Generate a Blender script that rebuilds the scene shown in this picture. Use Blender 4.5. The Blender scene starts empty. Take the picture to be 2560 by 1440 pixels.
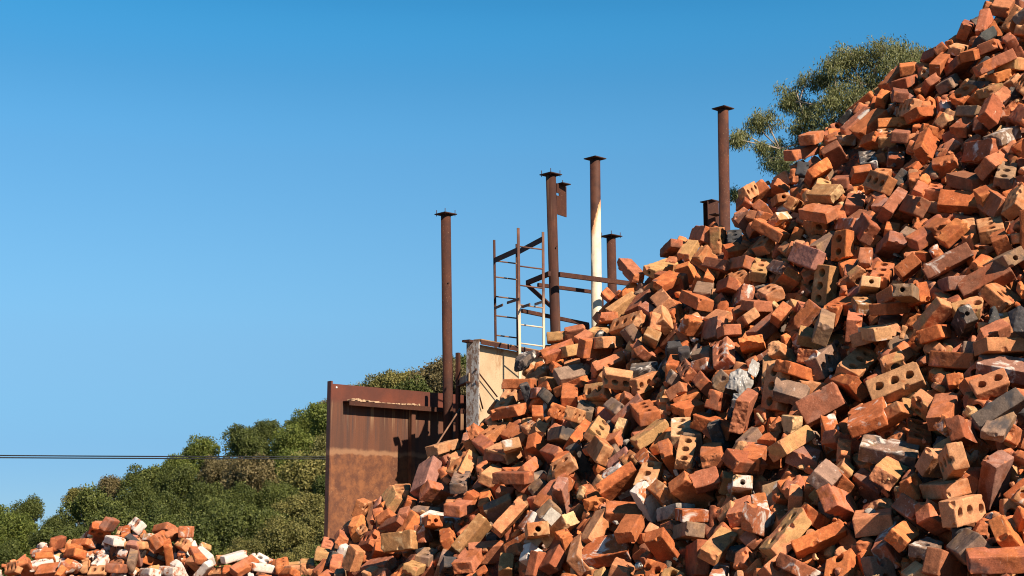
import bpy, bmesh, math, random
import numpy as np
from mathutils import Vector, Matrix, Quaternion, noise
R = math.radians
C = bpy.context.scene.collection
sc = bpy.context.scene

# ------------------------------------------------------------------ camera, sky, sun, exposure
FPX, CX, CY, EYE = 3556.0, 1280.0, 720.0, 1.6
PITCH = math.atan2(1335 - 720, FPX)
cam = bpy.data.objects.new('camera', bpy.data.cameras.new('camera'))
C.objects.link(cam)
cam.location = (0, 0, EYE)
cam.rotation_euler = (math.pi / 2 + PITCH, 0, 0)
cam.data.sensor_width = 36
cam.data.lens = 36 * FPX / 2560
cam.data.clip_end = 3000
cam.data.clip_start = 0.05
sc.camera = cam

SUN_AZ, SUN_EL = R(40), R(38)            # azimuth measured from straight behind the camera towards the right
to_sun = Vector((math.sin(SUN_AZ) * math.cos(SUN_EL), -math.cos(SUN_AZ) * math.cos(SUN_EL), math.sin(SUN_EL)))
world = bpy.data.worlds.new('World')
sc.world = world
world.use_nodes = True
wn = world.node_tree
sky = wn.nodes.new('ShaderNodeTexSky')
sky.sky_type = 'NISHITA'
sky.sun_disc = False
sky.sun_elevation = SUN_EL
sky.sun_rotation = math.pi - SUN_AZ
sky.altitude = 1500
sky.air_density = 1.0
sky.dust_density = 0.0
sky.ozone_density = 5.0
wn.nodes['Background'].inputs['Strength'].default_value = 0.12
# the clear deep blue of a dry afternoon: the sky model's colour graded by elevation
gco = wn.nodes.new('ShaderNodeTexCoord'); gxyz = wn.nodes.new('ShaderNodeSeparateXYZ'); wn.links.new(gco.outputs['Generated'], gxyz.inputs[0])
grade = wn.nodes.new('ShaderNodeValToRGB'); wn.links.new(gxyz.outputs[2], grade.inputs[0])
GR = [(0.0, (0.34, 0.52, 0.80)), (0.07, (0.46, 0.66, 0.79)), (0.148, (0.78, 1.04, 1.0)), (0.259, (0.80, 1.34, 1.28)), (0.309, (0.62, 1.38, 1.36)), (0.358, (0.42, 1.38, 1.42)), (0.5, (0.26, 0.80, 0.95))]
while len(grade.color_ramp.elements) < len(GR): grade.color_ramp.elements.new(0.5)
for el, (p_, c_) in zip(grade.color_ramp.elements, GR): el.position = p_; el.color = (c_[0] / 1.45, c_[1] / 1.45, c_[2] / 1.45, 1)
grade.color_ramp.interpolation = 'CARDINAL'
mul = wn.nodes.new('ShaderNodeMix'); mul.data_type = 'RGBA'; mul.blend_type = 'MULTIPLY'; mul.inputs[0].default_value = 1.0
wn.links.new(sky.outputs[0], mul.inputs[6]); wn.links.new(grade.outputs[0], mul.inputs[7])
gain = wn.nodes.new('ShaderNodeVectorMath'); gain.operation = 'SCALE'; gain.inputs['Scale'].default_value = 0.76
wn.links.new(mul.outputs[2], gain.inputs[0]); wn.links.new(gain.outputs[0], wn.nodes['Background'].inputs['Color'])
sun = bpy.data.objects.new('sun', bpy.data.lights.new('sun', 'SUN'))
C.objects.link(sun)
sun.data.energy = 5.0
sun.data.angle = R(0.5)
sun.data.color = (1.0, 0.89, 0.75)
sun.rotation_euler = to_sun.to_track_quat('Z', 'Y').to_euler()
sc.view_settings.view_transform = 'Standard'
sc.view_settings.look = 'None'
sc.view_settings.exposure = 0.85
sc.view_settings.gamma = 1.0
sc.cycles.max_bounces = 5
sc.cycles.diffuse_bounces = 1
sc.cycles.filter_width = 1.05

# ------------------------------------------------------------------ helpers
CP, SP = math.cos(PITCH), math.sin(PITCH)
def ray(u, v):
    x, y = (u - CX) / FPX, (v - CY) / FPX
    return Vector((x, CP + SP * y, SP - CP * y))
def at(u, v, Y):                          # the world point seen at photo pixel (u, v), Y metres ahead
    r = ray(u, v)
    return Vector((0, 0, EYE)) + r * (Y / r.y)

def tag(o, label=None, cat=None, group=None, kind=None):
    if label: o['label'] = label
    if cat: o['category'] = cat
    if group: o['group'] = group
    if kind: o['kind'] = kind
    return o
def empty(name, loc):
    o = bpy.data.objects.new(name, None)
    C.objects.link(o)
    o.location = loc
    o.empty_display_size = 0.1
    return o
def link_mesh(name, me, mat, parent=None, smooth=False):
    o = bpy.data.objects.new(name, me)
    C.objects.link(o)
    if mat: me.materials.append(mat)
    if smooth: me.polygons.foreach_set('use_smooth', [True] * len(me.polygons))
    if parent:
        o.parent = parent
        o.matrix_parent_inverse = Matrix.Translation(parent.location).inverted()
    return o
def raw_mesh(name, V, Fq):
    me = bpy.data.meshes.new(name)
    V = np.asarray(V, np.float32); Fq = np.asarray(Fq, np.int32)
    k = Fq.shape[1]
    me.vertices.add(len(V)); me.vertices.foreach_set('co', V.ravel())
    me.loops.add(Fq.size); me.loops.foreach_set('vertex_index', Fq.ravel())
    me.polygons.add(len(Fq)); me.polygons.foreach_set('loop_start', np.arange(len(Fq), dtype=np.int32) * k)
    me.update(calc_edges=True)
    return me
class MB:                                 # collects solids, builds ONE mesh object
    def __init__(s): s.bm = bmesh.new()
    def box(s, c, size, rotz=0, axes=None):
        M = Matrix.Rotation(rotz, 3, 'Z') if axes is None else axes
        vs = [s.bm.verts.new(Vector(c) + M @ Vector((x * size[0] / 2, y * size[1] / 2, z * size[2] / 2))) for x in (-1, 1) for y in (-1, 1) for z in (-1, 1)]
        for f in ((0, 1, 3, 2), (4, 6, 7, 5), (0, 4, 5, 1), (2, 3, 7, 6), (0, 2, 6, 4), (1, 5, 7, 3)):
            s.bm.faces.new([vs[i] for i in f])
        return s
    def bar(s, p, q, w, h, up=Vector((0, 0, 1))):     # rectangular bar from p to q, h measured along up
        d = (q - p); L = d.length; d.normalize()
        x = d.cross(up); x.normalize(); z = x.cross(d)
        return s.box((p + q) / 2, (w, L, h), axes=Matrix((x, d, z)).transposed())
    def tube(s, p, q, r0, r1=None, n=16, cap=True, seg=1):
        r1 = r0 if r1 is None else r1
        d = (q - p).normalized(); x = d.orthogonal().normalized(); y = d.cross(x)
        rings = []
        for k in range(seg + 1):
            t = k / seg; c = p.lerp(q, t); r = r0 + (r1 - r0) * t
            rings.append([s.bm.verts.new(c + (x * math.cos(a) + y * math.sin(a)) * r) for a in (2 * math.pi * i / n for i in range(n))])
        for a, b in zip(rings, rings[1:]):
            for i in range(n):
                f = s.bm.faces.new((a[i], a[(i + 1) % n], b[(i + 1) % n], b[i])); f.smooth = True
        if cap:
            s.bm.faces.new(rings[0][::-1]); s.bm.faces.new(rings[-1])
        return s
    def build(s, name, mat, parent=None, bevel=0):
        bmesh.ops.recalc_face_normals(s.bm, faces=s.bm.faces)
        if bevel:
            bmesh.ops.bevel(s.bm, geom=[e for e in s.bm.edges if e.calc_face_angle(0) > 0.6], offset=bevel, segments=2, affect='EDGES', clamp_overlap=True)
        me = bpy.data.meshes.new(name); s.bm.to_mesh(me); s.bm.free()
        return link_mesh(name, me, mat, parent)

# ------------------------------------------------------------------ materials
class NT:
    def __init__(s, name):
        s.m = bpy.data.materials.new(name); s.m.use_nodes = True
        s.t = s.m.node_tree; s.b = s.t.nodes['Principled BSDF']
    def n(s, typ, **kw):
        o = s.t.nodes.new(typ)
        for k, v in kw.items():
            if k.startswith('i_'): o.inputs[k[2:].replace('_', ' ')].default_value = v
            else: setattr(o, k, v)
        return o
    def l(s, a, b): s.t.links.new(a, b)
    def noise(s, vec, scale, detail=4, rough=0.6, dist=0):
        o = s.n('ShaderNodeTexNoise'); o.inputs['Scale'].default_value = scale; o.inputs['Detail'].default_value = detail
        o.inputs['Roughness'].default_value = rough; o.inputs['Distortion'].default_value = dist
        if vec is not None: s.l(vec, o.inputs['Vector'])
        return o.outputs['Fac']
    def step(s, val, lo, hi, inv=False):
        o = s.n('ShaderNodeMapRange'); o.interpolation_type = 'SMOOTHSTEP'
        for k, x in zip(('From Min', 'From Max', 'To Min', 'To Max'), (lo, hi, 1 if inv else 0, 0 if inv else 1)):
            if hasattr(x, 'links'): s.l(x, o.inputs[k])
            else: o.inputs[k].default_value = x
        s.l(val, o.inputs['Value'])
        return o.outputs['Result']
    def math(s, op, a, b=0.0):
        o = s.n('ShaderNodeMath', operation=op)
        for i, x in enumerate((a, b)):
            if isinstance(x, (int, float)): o.inputs[i].default_value = x
            else: s.l(x, o.inputs[i])
        return o.outputs[0]
    def mix(s, fac, a, b, typ='MIX'):
        o = s.n('ShaderNodeMix', data_type='RGBA', blend_type=typ)
        for i, x in ((0, fac), (6, a), (7, b)):
            if isinstance(x, (int, float)): o.inputs[i].default_value = x
            elif isinstance(x, tuple): o.inputs[i].default_value = (*x, 1)
            else: s.l(x, o.inputs[i])
        return o.outputs[2]
    def scalevec(s, vec, sc_):
        o = s.n('ShaderNodeVectorMath', operation='MULTIPLY'); s.l(vec, o.inputs[0]); o.inputs[1].default_value = sc_
        return o.outputs[0]
    def xyz(s, vec):
        o = s.n('ShaderNodeSeparateXYZ'); s.l(vec, o.inputs[0]); return o.outputs
    def pos(s): return s.n('ShaderNodeNewGeometry').outputs['Position']
    def obj(s): return s.n('ShaderNodeTexCoord').outputs['Object']
    def done(s, col, rough=0.85, bump=None, strength=0.3, dist=0.01, metal=0, spec=0.3):
        if isinstance(col, tuple): s.b.inputs['Base Color'].default_value = (*col, 1)
        else: s.l(col, s.b.inputs['Base Color'])
        if isinstance(rough, (int, float)): s.b.inputs['Roughness'].default_value = rough
        else: s.l(rough, s.b.inputs['Roughness'])
        s.b.inputs['Metallic'].default_value = metal
        s.b.inputs['Specular IOR Level'].default_value = spec
        if bump is not None:
            o = s.n('ShaderNodeBump'); o.inputs['Strength'].default_value = strength; o.inputs['Distance'].default_value = dist
            s.l(bump, o.inputs['Height']); s.l(o.outputs[0], s.b.inputs['Normal'])
        return s.m

def mat_brick():
    t = NT('fired_clay')
    at_ = lambda nm: t.n('ShaderNodeAttribute', attribute_name=nm)
    tint = at_('tint'); tint2 = at_('tint_two'); wear = at_('wear'); lco = at_('lco').outputs['Vector']
    w = t.n('ShaderNodeSeparateColor'); t.l(wear.outputs['Color'], w.inputs[0])
    patch = t.step(t.math('ADD', t.noise(lco, 9, 3, 0.55, 0.6), t.math('MULTIPLY', w.outputs[2], 1.0)), 0.98, 1.12)
    col = t.mix(patch, tint.outputs['Color'], tint2.outputs['Color'])
    mid = t.noise(lco, 26, 5, 0.62)
    col = t.mix(0.5, col, t.mix(t.step(mid, 0.28, 0.72), (0.52, 0.50, 0.49), (1.42, 1.38, 1.34)), 'MULTIPLY')
    fine = t.noise(lco, 210, 3, 0.7)
    col = t.mix(0.5, col, t.mix(t.step(fine, 0.3, 0.72), (0.62, 0.6, 0.6), (1.35, 1.33, 1.3)), 'MULTIPLY')
    # pale scuffs and scratches
    sc1 = t.noise(t.scalevec(lco, (1, 0.16, 0.5)), 120, 3, 0.6, 1.2)
    sc2 = t.noise(t.scalevec(lco, (0.14, 1, 0.4)), 105, 3, 0.6, 1.4)
    scr = t.math('MAXIMUM', t.step(sc1, 0.67, 0.73), t.step(sc2, 0.68, 0.74))
    spk = t.step(t.noise(lco, 135, 2, 0.5), 0.69, 0.75)
    area = t.step(t.noise(lco, 14, 2), 0.42, 0.62)
    scuff = t.math('MULTIPLY', t.math('MAXIMUM', scr, spk), t.math('ADD', t.math('MULTIPLY', area, 0.62), 0.14))
    col = t.mix(scuff, col, (0.62, 0.40, 0.27))
    # black kiln flashing / soot, then mortar and limewash
    soot = t.step(t.math('ADD', t.noise(lco, 7.5, 4, 0.6, 0.4), w.outputs[1]), 0.98, 1.10)
    col = t.mix(t.math('MULTIPLY', soot, 0.85), col, (0.055, 0.052, 0.053))
    mo = t.math('MULTIPLY', t.step(t.math('ADD', t.noise(lco, 15, 5, 0.6, 0.8), w.outputs[0]), 0.96, 1.10), 0.9)
    col = t.mix(mo, col, t.mix(t.noise(lco, 60, 4), (0.46, 0.35, 0.27), (0.80, 0.72, 0.63)))
    bump = t.math('ADD', t.math('MULTIPLY', t.noise(lco, 170, 4, 0.7), 0.5), t.math('MULTIPLY', t.noise(lco, 45, 4, 0.6), 0.6))
    bump = t.math('ADD', bump, t.math('MULTIPLY', mo, 0.35))
    return t.done(col, 0.92, bump, 0.4, 0.004, spec=0.12)

def mat_rust(name, dark, mid, bright, zone=None, streak=0.0, pale=0.0):
    t = NT(name); p = t.pos()
    a = t.noise(p, 3.2, 6, 0.65); b = t.noise(p, 38, 4, 0.7)
    col = t.mix(t.step(a, 0.32, 0.68), dark, mid)
    col = t.mix(t.math('MULTIPLY', t.step(t.noise(t.scalevec(p, (1, 1, 0.35)), 5.5, 5, 0.7), 0.52, 0.72), 0.75), col, bright)
    if streak:
        s_ = t.noise(t.scalevec(p, (1, 1, 0.04)), 7.5, 5, 0.7)
        col = t.mix(t.math('MULTIPLY', t.step(s_, 0.5, 0.75), streak), col, (0.30, 0.19, 0.11))
        s2 = t.noise(t.scalevec(p, (1, 1, 0.05)), 5, 4, 0.7)
        col = t.mix(t.math('MULTIPLY', t.step(s2, 0.55, 0.7), streak), col, (0.045, 0.026, 0.02))
    col = t.mix(0.5, col, t.mix(b, (0.5, 0.5, 0.5), (1.5, 1.45, 1.4)), 'MULTIPLY')
    if pale:
        col = t.mix(t.math('MULTIPLY', t.step(t.noise(p, 75, 3, 0.6), 0.64, 0.72), pale), col, (0.42, 0.26, 0.15))
    return t.done(col, 0.82, b, 0.25, 0.006, spec=0.3)

# ------------------------------------------------------------------ the ground and the hill
SKYLINE = [(-900, 1330), (-300, 1275), (0, 1250), (40, 1246), (90, 1262), (140, 1268), (165, 1245), (200, 1215), (240, 1195), (300, 1178), (345, 1165), (400, 1132), (480, 1105),
           (560, 1070), (600, 1047), (660, 1043), (700, 1020), (770, 1010), (800, 985), (840, 968), (930, 948), (960, 925), (1000, 912), (1050, 922), (1080, 892), (1130, 882), (1170, 872), (1400, 820), (1800, 760), (2600, 700)]
def sky_v(u):
    for (a, b), (c, d) in zip(SKYLINE, SKYLINE[1:]):
        if u <= c: return b + (d - b) * max(0.0, (u - a) / (c - a))
    return SKYLINE[-1][1]
def hill_z(u, Y):
    t = (110 - Y) / 62
    v = sky_v(u) + (1415 - sky_v(u)) * t
    return at(u, v, Y).z - 0.027 * Y
def terrain(X, Y):
    if Y < 27: return 0.0
    u = max(-900.0, min(2600.0, CX + FPX * X / Y))
    zb = hill_z(u, 48.0)
    if Y < 48:
        t = (Y - 27) / 21; t = t * t * (3 - 2 * t)
        return zb * t
    if Y < 110: return hill_z(u, Y)
    return hill_z(u, 110.0) * max(0.0, 1 - (Y - 110) / 500)
def grid_mesh(xs, ys, f):
    V = [(x * (y if y > 30 else 30) / 30 if True else x, y, 0) for y in ys for x in xs]
    V = [(x, y, f(x, y)) for x, y, _ in V]
    n = len(xs)
    return V, [(j * n + i, j * n + i + 1, (j + 1) * n + i + 1, (j + 1) * n + i) for j in range(len(ys) - 1) for i in range(n - 1)]
def mat_earth():
    t = NT('dry_earth'); p = t.pos()
    c = t.mix(t.step(t.noise(p, 0.6, 6), 0.35, 0.65), (0.17, 0.10, 0.06), (0.26, 0.17, 0.11))
    c = t.mix(t.step(t.noise(p, 6, 5), 0.5, 0.7), c, (0.12, 0.06, 0.035))
    return t.done(c, 0.95, t.noise(p, 18, 5), 0.6, 0.03)
def mat_scrub():
    t = NT('scrub_floor'); p = t.pos()
    c = t.mix(t.step(t.noise(p, 0.5, 6), 0.35, 0.65), (0.035, 0.045, 0.014), (0.075, 0.060, 0.030))
    return t.done(c, 0.95, t.noise(p, 3, 6), 0.8, 0.3)
xs = [-30 + 60 * i / 90 for i in range(91)]
EARTH = mat_earth()
V, Q = grid_mesh(xs, [-40, -20, -8, 0, 6, 12, 18, 24, 27], terrain)
tag(link_mesh('ground', raw_mesh('ground', V, Q), EARTH), 'bare brown earth of the brickyard under the heaps', kind='structure')
V, Q = grid_mesh([x * 1.0 for x in xs], [27 + 1.5 * i for i in range(58)] + [115, 125, 140, 170, 220, 300, 450, 700], terrain)
tag(link_mesh('hill', raw_mesh('hill', V, Q), mat_scrub(), smooth=True), 'scrubby hillside rising behind the steel wall', kind='structure')

# ------------------------------------------------------------------ bricks: shapes are carved from a distance field so edges are worn, ends broken and core holes real
PAL = dict(r=(0.440, 0.152, 0.076), o=(0.570, 0.176, 0.058), b=(0.290, 0.108, 0.060), p=(0.345, 0.160, 0.110), t=(0.510, 0.242, 0.112), f=(0.525, 0.212, 0.096), y=(0.57, 0.345, 0.170),
           g=(0.245, 0.150, 0.100), k=(0.060, 0.055, 0.053), w=(0.42, 0.155, 0.075), n=(0.33, 0.29, 0.24))
PAL2 = dict(r=(0.44, 0.135, 0.05), o=(0.42, 0.115, 0.04), b=(0.34, 0.10, 0.045), p=(0.33, 0.115, 0.06), t=(0.42, 0.155, 0.06), f=(0.44, 0.235, 0.095), y=(0.42, 0.20, 0.08),
            g=(0.29, 0.17, 0.095), k=(0.15, 0.11, 0.085), w=(0.40, 0.13, 0.06), n=(0.24, 0.20, 0.16))
def vnoise(rg, P, scale):                  # smooth value noise on the points P
    q = P * scale; lo = np.floor(q.min(0)).astype(int); sz = np.floor(q.max(0)).astype(int) - lo + 3
    T = rg.random(sz) * 2 - 1
    i = np.floor(q).astype(int) - lo; f = q - np.floor(q); f = f * f * (3 - 2 * f)
    out = 0
    for a in (0, 1):
        for b in (0, 1):
            for c in (0, 1):
                out = out + T[i[:, 0] + a, i[:, 1] + b, i[:, 2] + c] * (f[:, 0] if a else 1 - f[:, 0]) * (f[:, 1] if b else 1 - f[:, 1]) * (f[:, 2] if c else 1 - f[:, 2])
    return out
def surface_nets(D, org, h):
    s = D < 0
    n = D.shape
    cs = [s[a:n[0] - 1 + a, b:n[1] - 1 + b, c:n[2] - 1 + c] for a in (0, 1) for b in (0, 1) for c in (0, 1)]
    cnt = sum(x.astype(np.int8) for x in cs)
    I = np.argwhere((cnt > 0) & (cnt < 8))
    idx = np.full((n[0] - 1, n[1] - 1, n[2] - 1), -1, np.int32); idx[tuple(I.T)] = np.arange(len(I))
    corner = np.array([(a, b, c) for a in (0, 1) for b in (0, 1) for c in (0, 1)])
    val = np.stack([D[tuple((I + k).T)] for k in corner], 1)
    acc = np.zeros((len(I), 3)); w = np.zeros(len(I))
    for i in range(8):
        for j in range(i + 1, 8):
            if abs(corner[i] - corner[j]).sum() == 1:
                x = (val[:, i] < 0) != (val[:, j] < 0)
                t = np.where(x, val[:, i] / np.where(x, val[:, i] - val[:, j], 1), 0)
                acc += x[:, None] * (corner[i] + t[:, None] * (corner[j] - corner[i])); w += x
    V = org + (I + acc / w[:, None]) * h
    Qs = []
    for ax in range(3):
        o1, o2 = (ax + 1) % 3, (ax + 2) % 3
        lo = [slice(1, n[k] - 1) for k in range(3)]; lo[ax] = slice(0, n[ax] - 1)
        hi = list(lo); hi[ax] = slice(1, n[ax])
        a, b = s[tuple(lo)], s[tuple(hi)]
        E = np.argwhere(a != b)
        off = np.ones(3, int); off[ax] = 0
        g = E + off
        flip = a[tuple(E.T)]
        e1 = np.zeros(3, int); e1[o1] = 1; e2 = np.zeros(3, int); e2[o2] = 1
        c = [idx[tuple((g - x).T)] for x in (e1 + e2, e2, 0 * e1, e1)]
        q = np.stack(c, 1)
        q = np.where(flip[:, None], q, q[:, ::-1])
        Qs.append(q)
    return V, np.concatenate(Qs)
def carve(dims, kind, seed, h):
    rg = np.random.default_rng(seed)
    dims = np.array(dims, float); hd = dims / 2
    n = np.ceil(dims / h).astype(int) + 5
    org = -(n - 1) * h / 2
    P = np.stack(np.meshgrid(*[org[k] + np.arange(n[k]) * h for k in range(3)], indexing='ij'), -1).reshape(-1, 3)
    q0 = P + np.stack([vnoise(rg, P, 12) for _ in range(3)], 1) * 0.0016
    rad = rg.uniform(0.0015, 0.0045) if kind not in 'k' else 0.004
    q = abs(q0) - hd + rad
    D = np.linalg.norm(np.maximum(q, 0), axis=1) + np.minimum(q.max(1), 0) - rad
    D += vnoise(rg, P, 45) * 0.0010 + vnoise(rg, P, 120) * 0.0006
    body = D.copy()
    if kind in 'ce':
        ax = 0 if dims[0] >= dims[1] else 1
        L = dims[ax]; m = 1 if kind == 'e' and L < 0.13 else max(1, min(3, int(round((L + 0.01) / 0.064))))
        cr = min(0.0175, 0.2 * dims[1 - ax]) * rg.uniform(0.9, 1.08)
        for k in range(m):
            c = (k - (m - 1) / 2) * min(0.062, L / m) + rg.normal(0, 0.0015)
            w = np.hypot(q0[:, ax] - c, q0[:, 1 - ax] - rg.normal(0, 0.002))
            D = np.maximum(D, cr + vnoise(rg, P, 70) * 0.0015 - w)
    la = int(np.argmax(dims)); cuts = []
    if kind == 'k':
        for _ in range(rg.integers(4, 7)):
            d = rg.normal(size=3); d /= np.linalg.norm(d); cuts.append((d, (abs(d) * hd).sum() * rg.uniform(0.52, 0.78), 0.009))
    else:
        if dims[la] < 0.165 and kind != 'e' or rg.random() < 0.25:
            d = rg.normal(size=3) * 0.28; d[la] = rg.choice([-1, 1]); d /= np.linalg.norm(d)
            cuts.append((d, hd[la] - rg.uniform(0.004, 0.02), 0.007))
        if rg.random() < 0.32:
            d = rg.choice([-1, 1], 3) * (rg.random(3) + 0.35); d /= np.linalg.norm(d)
            cuts.append((d, (abs(d) * hd).sum() * rg.uniform(0.72, 0.90), 0.007))
    fresh = np.full(len(P), -1.0)
    for d, off, am in cuts:
        c = P @ d - off + vnoise(rg, P, 28) * am + vnoise(rg, P, 75) * am * 0.45 + vnoise(rg, P, 170) * am * 0.2
        fresh = np.maximum(fresh, c); D = np.maximum(D, c)
    for _ in range(rg.integers(2, 7)):      # chipped arrises
        c = hd * rg.choice([-1, 1], 3); k = rg.integers(3); c[k] *= rg.uniform(-1, 1)
        r = rg.uniform(0.005, 0.017)
        w = r + vnoise(rg, P, 60) * r * 0.5 - np.linalg.norm(P - c * 1.02, axis=1)
        fresh = np.maximum(fresh, w); D = np.maximum(D, w)
    D = D.reshape(n)
    D[0] = D[-1] = D[:, 0] = D[:, -1] = 1.0; D[:, :, 0] = D[:, :, -1] = 1.0
    V, Fq = surface_nets(D, org, h)
    i = np.clip(np.round((V - org) / h).astype(int), 0, n - 1)
    fr = fresh.reshape(n)[tuple(i.T)] > body.reshape(n)[tuple(i.T)] - 0.0015
    return V, Fq, fr
def clay_attrs(V, fr, col, kind, seed):
    rg = np.random.default_rng(seed + 77)
    a = np.array(PAL[col]) * rg.uniform(0.74, 1.04) * rg.uniform(0.95, 1.05, 3)
    b = np.array(PAL2[col]) * rg.uniform(0.78, 1.0)
    T = np.ones((len(V), 4)); T[:, :3] = np.where(fr[:, None], (a * 0.55 + np.array(PAL['o' if col in 'robpw' else col]) * 0.55), a)
    T2 = np.ones((len(V), 4)); T2[:, :3] = np.where(fr[:, None], T[:, :3] * 0.85, b)
    mort = rg.uniform(-0.05, 0.34)
    if rg.random() < 0.14: mort = rg.uniform(0.36, 0.46)
    if col == 'w': mort = rg.uniform(0.54, 0.68)
    if kind == 'x' or kind == 'w': mort = rg.uniform(0.40, 0.5)
    soot = rg.uniform(0.0, 0.42)
    if col == 'g' and rg.random() < 0.35: soot = rg.uniform(0.38, 0.5)
    if col == 'k': soot = rg.uniform(0.35, 0.55)
    W = np.ones((len(V), 4)); W[:, 0] = np.where(fr, mort - 0.12, mort); W[:, 1] = soot; W[:, 2] = rg.uniform(0.36, 0.70)
    lc = V + rg.uniform(-40, 40, 3)
    return T, T2, W, lc
def clay_mesh(name, V, Fq, at4):
    me = raw_mesh(name, V, Fq)
    for nm, arr in zip(('tint', 'tint_two', 'wear'), at4):
        me.attributes.new(nm, 'FLOAT_COLOR', 'POINT').data.foreach_set('color', np.asarray(arr, np.float32).ravel())
    me.attributes.new('lco', 'FLOAT_VECTOR', 'POINT').data.foreach_set('vector', np.asarray(at4[3], np.float32).ravel())
    me.polygons.foreach_set('use_smooth', np.ones(len(Fq), bool))
    me.set_sharp_from_angle(angle=R(34))
    return me
CLAY = mat_brick()

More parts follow.
